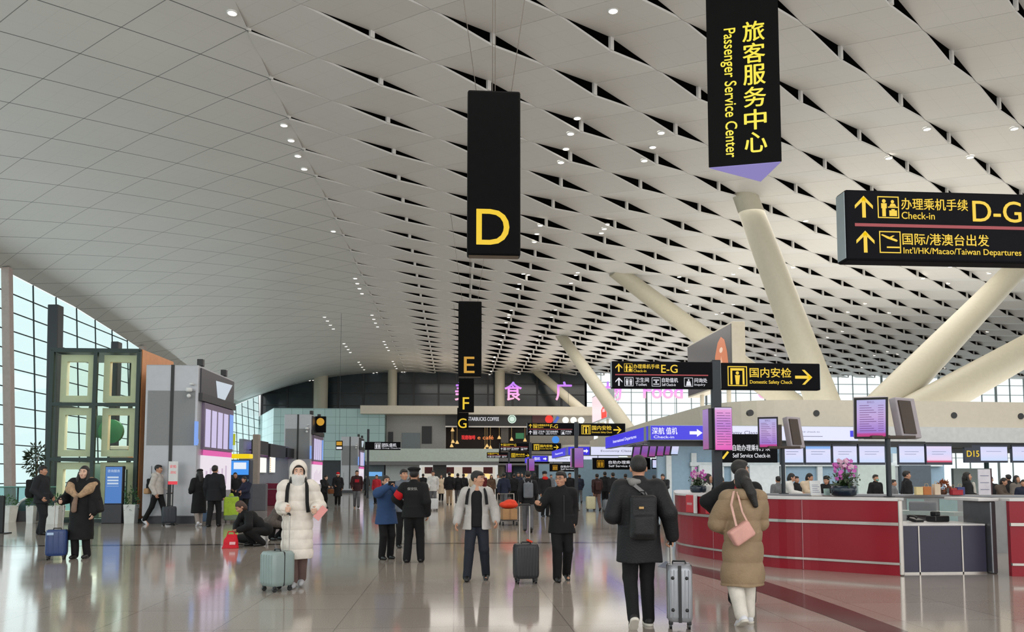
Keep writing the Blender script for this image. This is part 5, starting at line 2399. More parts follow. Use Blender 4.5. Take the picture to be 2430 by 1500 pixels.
# indoor tree behind the man
p = on_y(84, 1200, 30.2)
r_ = empty('indoor_tree', (p.x, 30.2, 0), 0, 'slender indoor tree behind the man with the backpack', 'tree')
mb = MB()
mb.path([(0, 0, 0), (.03, 0, .8), (-.02, 0, 1.6), (.02, 0, 2.3)], [.05, .04, .03, .015])
mb.build('trunk', mat('brown_bark', (92, 76, 62), .8), r_)
mb = MB()
leafy(mb, (0, 0, 2.1), (.42, .42, .62), 420, 77, .1, .15)
f_ = mb.build('crown', M_FOLD, r_)
f_['kind'] = 'stuff'
mb = MB()
ring = lambda s, z: [Vector((s * .28 * math.cos(k * PI / 8), s * .28 * math.sin(k * PI / 8), z)) for k in range(16)]
mb.loft([ring(.8, 0), ring(1, .5), ring(.9, .5), ring(.9, .45)])
mb.build('pot', M_POT, r_)

# glass railing and escalator head
a, b = on_y(-30, 1156, 31.6), on_y(332, 1156, 31.6)
r_ = empty('glass_railing', (a.x, 31.6, 0), 0, 'teal glass railing before the window wall, left of the pillar', 'railing')
mb = MB()
mb.tube((0, 0, a.z), (b.x - a.x, 0, a.z), .03)
mb.build('handrail', mat('teal_rail', (96, 140, 130), .3, .4), r_)
n_ = 5
for k in range(n_):
    m = MB()
    m.span(((b.x - a.x) * k / n_ + .03, -.008, .08), ((b.x - a.x) * (k + 1) / n_ - .03, .008, a.z - .03))
    m.build('pane', M_WGLASS, r_)
    m = MB()
    m.box(((b.x - a.x) * k / n_, 0, a.z / 2), (.04, .06, a.z))
    m.build('post', M_LFR, r_)
p = on_y(56, 1236, 28.8)
r_ = empty('escalator_head', (p.x, 28.8, 0), 0, 'escalator head with a white handrail rising beside the planters', 'escalator')
mb = MB()
mb.span((-.32, -.3, 0), (.32, .9, .36))
mb.build('skirt', M_PDK, r_)
for s_ in (-1, 1):
    mb = MB()
    mb.path([(-.36, s_ * .34 + .3, .30), (-.08, s_ * .34 + .3, .70), (.10, s_ * .34 + .3, .80), (.34, s_ * .34 + .3, .80)], .045, 8)
    mb.build('handrail', M_WHITE, r_)
    mb = MB()
    mb.plate([(-.34, .3), (-.08, .66), (.1, .77), (.32, .77), (.32, .3)], s_ * .34 + .29, s_ * .34 + .31)
    mb.build('side_panel', mat('dark_glass_panel', (60, 84, 84), .15), r_)
p = on_z(2, 1266)
r_ = empty('floor_stand', (p.x - .05, p.y, 0), 0, 'black floor stand cut by the left edge', 'stand')
mb = MB()
mb.box((0, 0, .52), (.22, .10, 1.0), None, .01)
mb.build('panel', M_BLK, r_)
mb = MB()
mb.box((0.04, 0, .012), (.42, .34, .024), None, .006)
mb.build('foot', M_BLK, r_)

# ticket machine
a, b = on_y(541, 1219, 33.0), on_y(594, 1078, 33.0)
r_ = empty('ticket_machine', ((a.x + b.x) / 2, 33.0, 0), 0, 'ticket machine with a yellow header and a bright blue screen', 'machine')
w = b.x - a.x
z1 = b.z
s_ = z1 / 2.45
mb = MB()
mb.box((0, .25, z1 * .46), (w, .5, z1 * .9), None, .02)
bd = mb.build('casing', mat('blue_black_casing', (30, 44, 66), .35), r_)
mb = MB()
mb.box((0, .18, z1 - .08), (w * 1.02, .5, .18), None, .03)
mb.build('header', glow('yellow_header', (246, 214, 20), .9), r_)
za, zb2 = on_y(566, 1127, 33.0).z, on_y(566, 1093, 33.0).z
mb = MB()
mb.box((0, -.004, (za + zb2) / 2), (w * .88, .012, zb2 - za))
sc_ = mb.build('screen', glow('bright_blue_screen', (70, 150, 240), .95), bd)
mb = MB()
rect(mb, -w * .28, w * .32, za + (zb2 - za) * .40, zb2 - .08, -.012)
mb.build('screen_window', glow('white_screen_window', (232, 240, 250), .95), sc_)
mb = MB()
mb.box((0, -.06, za - .22), (w * .9, .16, .06), Euler((.3, 0, 0)))
mb.build('keyboard_shelf', mat('steel_blue_shelf', (130, 160, 176), .3, .4), r_)
p = on_y(551, 1043, 36)
r_ = empty('post_sign', (p.x, 36, p.z), 0, 'small lime green sign on two thin posts beside the flight board', 'sign')
mb = MB()
mb.box((0, 0, 0), (.26, .06, .50), None, .01)
mb.build('panel', glow('lime_panel', (190, 200, 40), .7), r_)
for x in (-.08, .08):
    m = MB()
    m.tube((x, 0, -p.z), (x, 0, -.24), .014, n=6)
    m.build('post', M_GREYF, r_)

# ------------------------------------------------------------------ check-in bank on the left: column, hung screens, lit posters, maroon counter
XB = -9.55
p = on_y(606, 1100, 38.0)
zc_ = on_y(606, 1031, 38.0).z
m = MB()
m.box((p.x, 38.15, zc_ / 2), (.27, .4, zc_), None, .02)
tag(m.build('service_column', mat('taupe_column', (150, 138, 130), .45)), 'slim taupe column at the head of the left screen bank', 'column')
m = MB()
m.span((XB - .55, 38.45, 0), (XB - .35, 52, 3.3))
struct(m.build('wall_screens', mat('steel_blue_partition', (128, 136, 150), .35, .2)), 'blue grey partition behind the left screen bank')
for k, (xa, xb_, yt_, yb2, m_, lab) in enumerate(((613, 646, 1043, 1079, 'm', 'first magenta hanging screen of the left bank, beside the taupe column'), (651, 686, 1053, 1086, 'b', 'blue hanging screen in the middle of the left bank'), (690, 714, 1063, 1087, 'm', 'last magenta hanging screen of the left bank'))):
    ya, yb_ = -XB * F / (1078 - xa), -XB * F / (1078 - xb_)
    zt, zb_ = on_y(xa, yt_, ya).z, on_y(xa, yb2 - 2, ya).z
    r_ = empty('hanging_screen', (XB, ya, zb_), PI / 2, lab, 'screen', 'hanging screens of the left bank')
    L = yb_ - ya
    h = zt - zb_
    mb = MB()
    mb.box((L / 2, .06, h / 2), (L, .12, h), None, .01)
    c = mb.build('casing', M_BLK, r_)
    for q in range(4):
        mb = MB()
        mb.span((L * (.05 + .235 * q), -.012, h * .08), (L * (.245 + .235 * q), .0, h * .92))
        mb.build('screen', (M_MAUVE, M_PINK, M_BLUEP, M_FID)[(q + (2 if m_ == 'b' else 0)) % 4], c)
    for q in (.2, .8):
        mb = MB()
        mb.tube((L * q, .10, h * .3), (L * q, .36, h * .3), .03, n=6)
        mb.build('bracket', M_DARKMET, r_)
    c.rotation_euler = (0, 0, PI)
    c.location = (L, .12, 0)
for xa, xb_, lab in ((616, 641, 'wide white lit poster under the left screens'), (648, 661, 'narrow white lit poster under the left screens')):
    ya, yb_ = -(XB - .3) * F / (1078 - xa), -(XB - .3) * F / (1078 - xb_)
    zt, zb_ = on_y(xa, 1084, ya).z, on_y(xa, 1122, ya).z
    r_ = empty('lit_poster', (XB - .3, ya, zb_), PI / 2, lab, 'poster', 'lit posters under the left screens')
    L, h = yb_ - ya, zt - zb_
    mb = MB()
    mb.span((0, .05, -.02), (L, -.03, h + .02))
    c = mb.build('frame', M_GREYF, r_)
    mb = MB()
    mb.span((L * .03, -.045, .02), (L * .97, -.028, h - .02))
    mb.build('poster', glow('warm_white_poster', (250, 250, 240), 1.0), c)
    if L > 1:
        mb = MB()
        for q in range(7):
            mb.span((L * .03, -.05, h * (.05 + .13 * q)), (L * .16, -.046, h * (.12 + .13 * q)))
        mb.build('amber_marks', glow('amber_marks', (214, 160, 60), .8), c)
a, b = on_z(627, 1200), on_z(683, 1200)
zt = on_y(650, 1147, a.y).z
r_ = empty('maroon_counter', (a.x, a.y, 0), 0, 'maroon counter with a thin pale line behind the crouching people', 'counter')
w = b.x - a.x
mb = MB()
mb.box((w / 2, .35, zt / 2), (w, .7, zt), None, .03)
bd = mb.build('front_panel', mat('maroon_laminate', (122, 26, 56), .3), r_)
mb = MB()
mb.span((0, -.015, zt * .72), (w, .0, zt * .75))
mb.build('rail', M_STEEL, bd)
a2 = on_z(598, 1212)
m = MB()
m.box((a2.x + .28, a2.y + .2, .6), (.62, .4, 1.2), None, .02)
tag(m.build('grey_cabinet', mat('dark_grey_cabinet', (96, 96, 104), .4)), 'dark grey cabinet left of the maroon counter', 'cabinet')

# black arrivals board on its own post and a small amber sign
a, b = on_y(866, 1068, 57.0), on_y(951, 1049, 57.0)
p = on_y(873, 1100, 57.0)
r_ = empty('direction_sign', (p.x, 57.0, 0), 0, 'black board with white lettering on a post left of the blue coat', 'sign')
bd = board(r_, a.x - p.x, b.x - p.x, a.z, b.z, .14)
m = MB()
icon(m, 'people', (a.x + b.x) / 2 - p.x - .35, (a.z + b.z) / 2, .42, -.08)
mb_text(m, '团队值机', (a.x + b.x) / 2 - p.x + .45, (a.z + b.z) / 2 + .06, -.08, h=.26, w=1.0, bold=.012)
mb_text(m, 'Group Check-in', (a.x + b.x) / 2 - p.x + .6, a.z + .12, -.08, h=.10, w=1.3, bold=.01)
m.build('lettering', M_WHL, bd)
sign_post(r_, b.z + .9, .08)
a, b = on_y(797, 1068, 66.0), on_y(813, 1046, 66.0)
r_ = empty('hanging_sign', (a.x, 66.0, a.z), 0, 'tiny amber and white hanging sign before the teal block', 'sign')
mb = MB()
mb.span((0, 0, 0), (b.x - a.x, .1, b.z - a.z))
c = mb.build('panel', M_SIGN, r_)
m = MB()
rect(m, .05, b.x - a.x - .05, (b.z - a.z) * .5, (b.z - a.z) * .9, -.01)
m.build('amber_symbol', M_AMB, c)
m = MB()
rect(m, .05, b.x - a.x - .05, (b.z - a.z) * .1, (b.z - a.z) * .35, -.01)
m.build('white_strip', M_WHL, c)
m = MB()
m.tube(((b.x - a.x) / 2, .05, b.z - a.z), ((b.x - a.x) / 2, .05, ceil_z(a.x, 66.0) + .05 - a.z), .012, n=5)
m.build('hanger_rod', M_DARKMET, r_)

# ================================================================== far end of the hall
YE = 90.0


def PX(px, y=YE):
    return on_y(px, 1000, y).x


def PZ(py, y=YE):
    return on_y(1078, py, y).z


M_TEAL = mat('pale_teal_tiles', (168, 196, 196), .35)
_m, _nt_, _b = _nt('teal_tiles_grid')
_tc = _nt_.nodes.new('ShaderNodeTexCoord')
_br = _nt_.nodes.new('ShaderNodeTexBrick')
_br.offset = 0
_br.inputs['Scale'].default_value = 1
_br.inputs['Brick Width'].default_value = 1.2
_br.inputs['Row Height'].default_value = .9
_br.inputs['Mortar Size'].default_value = .02
_br.inputs['Color1'].default_value = (*srgb((178, 206, 204)), 1)
_br.inputs['Color2'].default_value = (*srgb((170, 198, 198)), 1)
_br.inputs['Mortar'].default_value = (*srgb((120, 146, 148)), 1)
_mp = _nt_.nodes.new('ShaderNodeMapping')
_mp.inputs['Rotation'].default_value = (PI / 2, 0, 0)
_nt_.links.new(_tc.outputs['Object'], _mp.inputs[0])
_nt_.links.new(_mp.outputs[0], _br.inputs['Vector'])
_nt_.links.new(_br.outputs['Color'], _b.inputs['Base Color'])
_b.inputs['Roughness'].default_value = .35
M_TEAL = _m
x0, x1 = PX(649), PX(913)
xl = on_y(613, 1000, 103.5).x
mb = MB()
mb.prism([(x0, YE), (x1, YE), (x1, 103.5), (xl, 103.5)], PZ(1093), PZ(971))
struct(fix_normals(mb.build('wall_block', M_TEAL)), 'pale teal tiled block at the far end')
mb = MB()
mb.prism([(x0 + .3, YE + .4), (x1, YE + .4), (x1, 103.4), (xl + .3, 103.4)], 0, PZ(1093))
struct(fix_normals(mb.build('wall_undercroft', mat('blue_black_wall', (34, 38, 46), .4))), 'dark wall under the teal block')
mb = MB()
mb.span((PX(858), YE - 1.4, PZ(985)), (PX(1425), YE + 12, PZ(966)))
struct(mb.build('trim_12', M_BEIGE), 'beige cornice slab over the far restaurants')
mb = MB()
mb.span((x1 + .05, YE + 1.5, PZ(1096)), (PX(1058), YE + 1.8, PZ(985)))
wb = struct(mb.build('wall_far_office', mat('warm_grey_wall', (172, 170, 166), .5)), 'warm grey wall between the teal block and the restaurant')
mb = MB()
mb.span((PX(952), YE + 1.42, PZ(1064)), (PX(996), YE + 1.5, PZ(1026)))
mb.build('window', mat('smoked_window', (66, 84, 88), .15), wb)
mb = MB()
mb.span((PX(919), YE + 1.38, PZ(1050)), (PX(931), YE + 1.5, PZ(1024)))
mb.build('speaker_panel', M_BLK, wb)
mb = MB()
mb.span((PX(1000), YE + 1.40, PZ(1052)), (PX(1024), YE + 1.5, PZ(1010)))
mb.build('dark_opening', M_BLK, wb)
# upper gallery parapet
mb = MB()
mb.span((PX(872), YE - 1.6, PZ(1096)), (PX(1182), YE - 1.2, PZ(1066)))
struct(mb.build('trim_13', mat('pale_green_parapet', (192, 204, 196), .4)), 'pale green gallery parapet at the far end')
mb = MB()
mb.span((PX(872), YE - 1.5, PZ(1104)), (PX(1300), YE + 12, PZ(1096)))
struct(mb.build('trim_14', mat('grey_soffit', (120, 120, 122), .5)), 'grey gallery floor edge at the far end')
mb = MB()
mb.span((PX(1182), YE - 1.5, PZ(1100)), (PX(1330), YE - 1.1, PZ(1080)))
struct(mb.build('trim_15', mat('grey_soffit', (120, 120, 122), .5)), 'grey gallery edge right of the parapet')

# the coffee shop on the gallery
r_ = empty('coffee_shop', (PX(1057), YE, PZ(1076)), 0, 'dark gallery coffee shop with white lettering and a round pale emblem', 'shop')
w, h = PX(1262) - PX(1057), PZ(980) - PZ(1076)
Zl = lambda py: PZ(py) - PZ(1076)
Xl = lambda px: PX(px) - PX(1057)
mb = MB()
mb.span((0, .0, Zl(1012)), (w, .5, h))
fa = mb.build('fascia', mat('charcoal_fascia', (34, 33, 34), .4), r_)
mb = MB()
mb.span((0, 3, 0), (w, 3.2, Zl(1012)))
bk = mb.build('back_wall', mat('dark_brown_interior', (40, 30, 26), .6), r_)
mb = MB()
mb.span((0, -.05, Zl(1014)), (w, .1, Zl(1011)))
mb.build('fascia_trim', M_STEEL, fa)
m = MB()
mb_text(m, 'STARBUCKS COFFEE', Xl(1147), Zl(994), -.02, h=.42, w=Xl(1184) - Xl(1110), bold=.012)
m.build('lettering', M_WHL, fa)
m = MB()
disc(m, Xl(1215), Zl(994), .48, -.02, 28)
em = m.build('emblem', glow('pale_green_disc', (214, 236, 222), .9), fa)
m = MB()
for k in range(28):
    t0, t1 = 2 * PI * k / 28, 2 * PI * (k + 1) / 28
    m.add([(Xl(1215) + .36 * math.cos(t), -.03, Zl(994) + .36 * math.sin(t)) for t in (t0, t1)] + [(Xl(1215) + .30 * math.cos(t), -.03, Zl(994) + .30 * math.sin(t)) for t in (t1, t0)], [(0, 1, 2, 3)])
m.build('emblem_ring', mat('mid_green_paint', (110, 160, 130), .5), em)
m = MB()
mb_text(m, '现磨咖啡', Xl(1112), Zl(1037), 1.0, h=.5, w=Xl(1129) - Xl(1096), bold=.014)
m.build('red_lettering', glow('red_neon', (236, 40, 40), 1.1), bk)
m = MB()
mb_text(m, 'e café', Xl(1153), Zl(1037), 1.0, h=.45, w=Xl(1172) - Xl(1134), bold=.014)
m.build('orange_lettering', glow('orange_neon', (240, 130, 60), 1.0), bk)
for k, (px, py) in enumerate(((1072, 1058), (1085, 1050), (1075, 1048), (1157, 1058), (1152, 1066), (1165, 1062), (1074, 1020), (1186, 1038), (1216, 1042), (1248, 1044))):
    m = MB()
    m.lathe((Xl(px), 1.2, Zl(py)), [(.02, .3), (.16, .05), (.22, -.1), (.001, -.12)], 12)
    m.tube((Xl(px), 1.2, Zl(py) + .28), (Xl(px), 1.2, Zl(1012)), .012, n=4)
    m.build('pendant_lamp', glow('warm_lamp', (250, 206, 130), .9 if k < 6 else .35), r_)
mb = MB()
mb.span((Xl(1190), 1.0, 0), (Xl(1208), 1.6, Zl(1012)))
mb.build('pillar', mat('brown_grey_pillar', (104, 96, 90), .5), r_)
m = MB()
rect(m, Xl(1225), Xl(1245), Zl(1040), Zl(1026), .9)
m.build('exit_light', glow('green_exit_light', (20, 110, 60), .8), r_)
# neighbour shops: maroon fascia with a red disc, blue mark, three white discs
r_ = empty('gallery_shop', (PX(1263), YE, PZ(1076)), 0, 'gallery shop with a maroon fascia, a red disc and three white discs', 'shop')
Xl = lambda px: PX(px) - PX(1263)
mb = MB()
mb.span((0, 0, Zl(1010)), (Xl(1312), .5, h))
f1 = mb.build('maroon_fascia', mat('maroon_fascia', (74, 34, 40), .5), r_)
mb = MB()
mb.span((Xl(1312) + .02, 0, Zl(1012)), (Xl(1420), .5, h))
f2 = mb.build('grey_fascia', mat('warm_grey_fascia', (150, 146, 138), .5), r_)
mb = MB()
mb.span((0, 3, 0), (Xl(1420), 3.2, Zl(1010)))
mb.build('back_wall', mat('pale_interior', (176, 170, 160), .5), r_)
m = MB()
disc(m, Xl(1303), Zl(994), .46, -.02, 20)
m.build('red_disc', glow('red_disc', (236, 44, 30), .95), f1)
m = MB()
flat(m, [(Xl(1308), Zl(1010)), (Xl(1314), Zl(1010)), (Xl(1328), Zl(990)), (Xl(1322), Zl(986))], -.03)
m.build('blue_mark', glow('blue_mark', (70, 104, 200), .9), f1)
for px in (1342, 1361, 1379):
    m = MB()
    disc(m, Xl(px), Zl(996), .38, -.02, 18)
    m.build('white_disc', glow('white_disc', (246, 246, 240), 1.0), f2)
m = MB()
disc(m, Xl(1318), Zl(1043), .42, -.1, 18)
m.build('blue_disc', glow('azure_disc', (40, 130, 220), .95), r_)
# ground-floor shop with a white frame
r_ = empty('ground_shop', (PX(996), YE + .2, 0), 0, 'bright ground-floor shop with a white frame and maroon panels', 'shop')
Xl = lambda px: PX(px) - PX(996)
zt = PZ(1101)
mb = MB()
for q0, q1 in ((0, .5), (Xl(1174), Xl(1182))):
    pass
mb.span((0, 0, zt - .35), (Xl(1182), .3, zt))
mb.span((0, 0, 0), (.25, .3, zt))
mb.span((Xl(1176), 0, 0), (Xl(1182), .3, zt))
fr = mb.build('frame', glow('white_shop_frame_glow', (226, 226, 222), .7), r_)  # shop lighting on the frame put in as emission
mb = MB()
mb.span((0, 2.5, 0), (Xl(1182), 2.7, zt - .3))
bk = mb.build('back_wall', glow('warm_shop_wall_glow', (222, 214, 200), .75), r_)  # wall glows in place of light falling inside the shop
for p0, p1 in ((1008, 1027), (1060, 1078), (1098, 1120), (1148, 1170)):
    mb = MB()
    mb.span((Xl(p0), .5, PZ(1124)), (Xl(p1), .7, PZ(1107)))
    mb.build('maroon_panel', mat('maroon_panel', (96, 26, 30), .5), r_)
mb = MB()
mb.span((Xl(1028), -.1, PZ(1134)), (Xl(1060), .3, PZ(1102)))
mb.build('dark_panel', mat('charcoal_fascia', (34, 33, 34), .4), r_)
for px, py in ((1072, 1128), (1155, 1125), (1105, 1126), (1162, 1131)):
    m = MB()
    m.ball((Xl(px), 1.2, PZ(py)), .28)
    m.tube((Xl(px), 1.2, PZ(py) + .2), (Xl(px), 1.2, zt - .3), .012, n=4)
    m.build('lamp', glow('warm_lamp_full', (255, 214, 140), 1.1), r_)
# blue shop under the teal block
r_ = empty('kiosk_shop', (PX(872), YE + .1, 0), 0, 'ground-floor kiosk with a bright blue sign under the teal block', 'shop')
Xl = lambda px: PX(px) - PX(872)
mb = MB()
mb.span((0, 0, 0), (Xl(913), .3, PZ(1096)))
bk = mb.build('front', mat('slate_front', (96, 108, 114), .4), r_)
mb = MB()
mb.span((.1, -.05, PZ(1130)), (Xl(908), .0, PZ(1120)))
mb.build('blue_sign', glow('sky_blue_sign', (110, 170, 230), .95), bk)
mb = MB()
mb.span((Xl(916), 0, 0), (Xl(996), .3, PZ(1098)))
mb.build('white_front', mat('pale_shop_front', (190, 196, 196), .4), r_)
# round columns at the far wall
for px, w_, y_, lab in ((761, 33, 101.5, 'beige round column behind the teal block'), (931, 22, 102.0, 'beige round column left of the E sign, at the end wall'), (1186, 24, 102.0, 'beige round column left of the pink neon character')):
    r0 = w_ * y_ / F / 2
    m = MB()
    x_ = on_y(px, 940, y_).x
    m.tube((x_, y_, 0), (x_, y_, ceil_z(x_, y_) + .15), r0, n=20)
    tag(m.build('round_column', M_COLP), lab, 'column', 'round columns at the end wall')

# pink neon characters standing on the cornice
M_NEON = glow_ramp('pink_neon', [(0, (255, 170, 200)), (.45, (250, 150, 222)), (.75, (190, 110, 240)), (1, (160, 110, 245))], 'Z', 1.25)
YN = 88.6
for ch, px, pw, lab in (('美', 1100, 40, 'pink neon character mostly hidden behind the hanging signs'), ('食', 1218, 40, 'pink and violet neon character standing clear above the coffee shop'),
                        ('广', 1338, 38, 'pink neon character half hidden by a far tilted column'), ('场', 1455, 40, 'pink neon character below the E-G sign'),
                        ('Food', 1574, 96, 'pink neon word below the E-G sign'), ('Court', 1842, 90, 'pink neon word behind the near tilted column')):
    p0 = on_y(px, 950, YN)
    z1 = on_y(px, 906, YN).z
    r_ = empty('neon_character', (p0.x, YN, PZ(967, YN)), 0, lab, 'neon sign', 'pink neon lettering over the far gallery')
    h = z1 - p0.z
    w = pw * YN / F
    z0 = p0.z - PZ(967, YN)
    mb = MB()
    mb_text(mb, ch, 0, z0 + h / 2, 0, h=h if len(ch) == 1 else h * .8, w=w, bold=.018)
    V = list(mb.v)
    nb = len(V)
    me_ = MB()
    me_.add([(x, y, z) for x, y, z in V] + [(x, y + .15, z) for x, y, z in V], mb.f + [tuple(i + nb for i in reversed(f)) for f in mb.f])
    me_.build('letter', M_NEON, r_)
    for q in (-.3, .3):
        m = MB()
        m.tube((w * q, .12, 0 if px < 1430 else -PZ(967, YN) + .0), (w * q, .12, z0 + h * .6), .02, n=5)
        m.build('support', M_DARKMET, r_)

# ================================================================== downlights
M_DL = glow('white_downlight', (255, 246, 232), 6.0)
M_DLR = mat('white_downlight_ring', (226, 226, 222), .4)
proto_mesh = None


from mathutils.bvhtree import BVHTree
_cm = bpy.data.objects['ceiling'].data
CEIL_BVH = BVHTree.FromPolygons([v.co[:] for v in _cm.vertices], [tuple(p.vertices) for p in _cm.polygons])


def downlight(px, py):
    for k in range(40):          # next spot along the row where there is a panel, not a slot
        hit = CEIL_BVH.ray_cast(EYE, ray(px + .6 * k, py - 1.2 * k).normalized())
        if hit[0] is not None and hit[0].z < Z_CEIL + .3:
            return hit[0] + Vector((0, 0, -.012))
    return on_z(px, py, Z_CEIL)


dl_px = [(551, 29), (1455, 24), (674, 296), (691, 332), (707, 369), (722, 400), (791, 548), (843, 660), (848, 672), (853, 684), (859, 696),
         (770, 752), (777, 761), (784, 771), (791, 780), (883, 747), (887, 757), (891, 766), (896, 775), (816, 815), (821, 822), (826, 829), (831, 836),
         (911, 810), (914, 817), (918, 824), (922, 831), (851, 859), (855, 865), (859, 871), (864, 877), (932, 857), (935, 863), (938, 869), (941, 874),
         (880, 898), (884, 904), (949, 892), (952, 898), (735, 903), (740, 908),
         (1370, 279), (1354, 316), (1343, 352), (1331, 384), (1282, 534), (1274, 554), (1268, 573), (1242, 649), (1237, 660), (1232, 673), (1228, 685),
         (1212, 738), (1208, 747), (1205, 756), (1201, 765), (1191, 801), (1188, 809), (1185, 817), (1173, 846), (1171, 853), (1169, 860), (1163, 886), (1160, 892),
         (1569, 314), (1549, 348), (1529, 380), (1440, 532), (1434, 542), (1427, 552), (1371, 646), (1363, 659), (1355, 671), (1318, 735), (1309, 752), (1281, 798), (1273, 812),
         (1254, 845), (1248, 855), (1229, 886), (2200, 305), (2407, 304), (2302, 372), (2109, 374), (1912, 523), (1757, 635), (1882, 634), (2190, 660), (2255, 632), (2347, 648), (2250, 672), (2053, 720), (1740, 650), (1720, 662),
         (2012, 740), (2110, 742), (1637, 724), (1612, 742), (1714, 742), (1700, 745), (1740, 722), (1999, 786), (1964, 800), (2106, 834), (2130, 840), (2075, 843), (2215, 802), (2343, 787), (2300, 800), (2180, 836), (1855, 690), (1840, 842),
         (1630, 688), (1610, 660), (1990, 905), (1970, 872), (2045, 872), (2242, 873)]
mbl = MB()
mbl.lathe((0, 0, -.03), [(.150, .05), (.160, .0), (.13, -.004), (.125, .012)], 16, caps=False)
ring_me = mbl.build('downlight', M_DLR)
lm = MB()
lm.lathe((0, 0, -.025), [(.001, 0), (.128, 0), (.128, .02), (.001, .02)], 16, caps=False)
lens_me = lm.build('lens', M_DL, ring_me)
pr = [ring_me]
first = True
for k, (px, py) in enumerate(dl_px):
    p = downlight(px, py)
    if first:
        o = ring_me
        first = False
    else:
        o = ring_me.copy()
        COL.objects.link(o)
        c = lens_me.copy()
        COL.objects.link(c)
        c.parent = o
    o.location = p if k != 49 else p + Vector((.34, .1, 0))
    left = p.x < -5
    tag(o, ('small round white downlight in the smooth left ceiling or along its edge' if left else 'small round white downlight among the tilted ceiling panels'), 'light',
        'downlights of the smooth ceiling side' if left else 'downlights among the tilted panels')
# ================================================================== the people
class Who:
    """a person standing where the photo shows the feet, with the height the photo shows"""

    def __init__(self, fx, fy, topy, rz, label, Hdef=1.765, depth=None, group=None):
        self.g = on_z(fx, fy) if depth is None else Vector((on_y(fx, 1130, depth).x, depth, 0))
        z = on_y(fx, topy, self.g.y).z
        self.s = z / Hdef
        self.rz = rz
        self.root = empty('person', (self.g.x, self.g.y, 0), rz, label, 'person', group)
        self.M = Matrix.Rotation(-rz, 3, 'Z')
        self.facing = Matrix.Rotation(rz, 3, 'Z') @ Vector((0, -1, 0))

    def L(self, px, py, dy=0.0):
        """local unit coordinates of what the photo shows at px, py, dy metres farther than the person"""
        q = self.M @ (on_y(px, py, self.g.y + dy) - self.g)
        return np.array(q) / self.s

    def W(self, loc):
        return self.g + Matrix.Rotation(self.rz, 3, 'Z') @ (Vector(loc) * self.s)


BLACKC = C((20, 20, 22), .8)
BLACKJ = C((24, 24, 27), .6, .35, 60)
BLACKP = C((17, 17, 19), .8)
SHOEB = mat('black_shoe_leather', (18, 17, 17), .4)
SHOEW = mat('white_sneaker', (214, 214, 220), .5)
WHSOLE = mat('white_sole', (206, 200, 190), .6)


def dress(w, p, top=None, topm=None, pants=None, hair='short', shoes=SHOEB, skin=SKIN, mask=None, face=True, vox=.008, cvox=.010, tname='jacket', body=True, wide=1.0, pt=.018, hairm=None, sole=None):
    r, s = w.root, w.s
    vol_obj('body', body_vol(p, face=face), vox, skin, r, s)
    if top is not None:
        vol_obj(tname, top, cvox, topm, r, s)
    if pants is not None:
        tv = trousers_vol(p, pt, wide=wide)
        tv.fn = cloth_fn(.005, seed=5)
        vol_obj('trousers', tv, cvox, pants, r, s)
    if shoes is not None:
        for q in 'LR':
            o = vol_obj('shoe', shoe_vol(p, q), .008, shoes, r, s)
            if sole is not None:
                v = shoe_vol(p, q)
                a, yaw, tp = p['an' + q], p['ft' + q], p['t' + q]
                fd = A3(math.sin(yaw), -math.cos(yaw), 0)
                fd = fd * math.cos(tp) + A3(0, 0, -math.sin(tp))
                up = A3(0, 0, 1) - fd * fd[2]
                up /= np.linalg.norm(up)
                v = Vol(.02)
                v.seg(a - fd * .038 - up * .068, a + fd * .06 - up * .070, .046, .046)
                v.seg(a + fd * .06 - up * .070, a + fd * .170 - up * .072, .046, .036)
                v.cut(-up, -float(up @ (a - up * .088)))
                v.cut(up, float(up @ (a - up * .058)))
                vol_obj('sole', v, .007, sole, o, s)
    if hair:
        vol_obj('hair', hair_vol(p, hair), .008, hairm or HAIR, r, s)
    if face:
        face_parts(p, r, s, mask)


def strap(w, name, pts, width, m, th=.006, parent=None):
    """flat strap along local unit points"""
    mb = MB()
    P = [Vector(q) * w.s for q in pts]
    rings = []
    for i, q in enumerate(P):
        d = (P[min(i + 1, len(P) - 1)] - P[max(i - 1, 0)]).normalized()
        out = Vector((q.x * .4, q.y, 0))
        out = (out - d * out.dot(d)).normalized()
        sd = d.cross(out)
        a, b = sd * width / 2, out * th
        rings.append([q - a - b, q + a - b, q + a + b, q - a + b])
    mb.loft(rings, smooth=False)
    return fix_normals(mb.build(name, m, parent or w.root))


def backpack(w, name, c, half, m, seed=1, pocket=True, patch=None):
    v = Vol(.03)
    v.box(c, half, None, .045)
    if pocket:
        v.box(A3(*c) + A3(0, half[1] * .9, -half[2] * .35), (half[0] * .78, half[1] * .45, half[2] * .45), None, .03)
    v.chain([A3(*c) + A3(-.03, 0, half[2] - .01), A3(*c) + A3(-.02, 0, half[2] + .035), A3(*c) + A3(.02, 0, half[2] + .035), A3(*c) + A3(.03, 0, half[2] - .01)], [.010] * 4, k=.008)
    v.fn = cloth_fn(.005, seed=seed)
    o = vol_obj(name, v, .009, m, w.root, w.s)
    if patch:
        mb = MB()
        q = (Vector(c) + Vector((patch[0], half[1] + .02 + patch[3], patch[1]))) * w.s
        mb.box(q, (patch[2], .012, patch[2] * .5), None, .004)
        mb.build('emblem_patch', mat('brass_patch', (176, 140, 90), .4, .4), o)
    return o


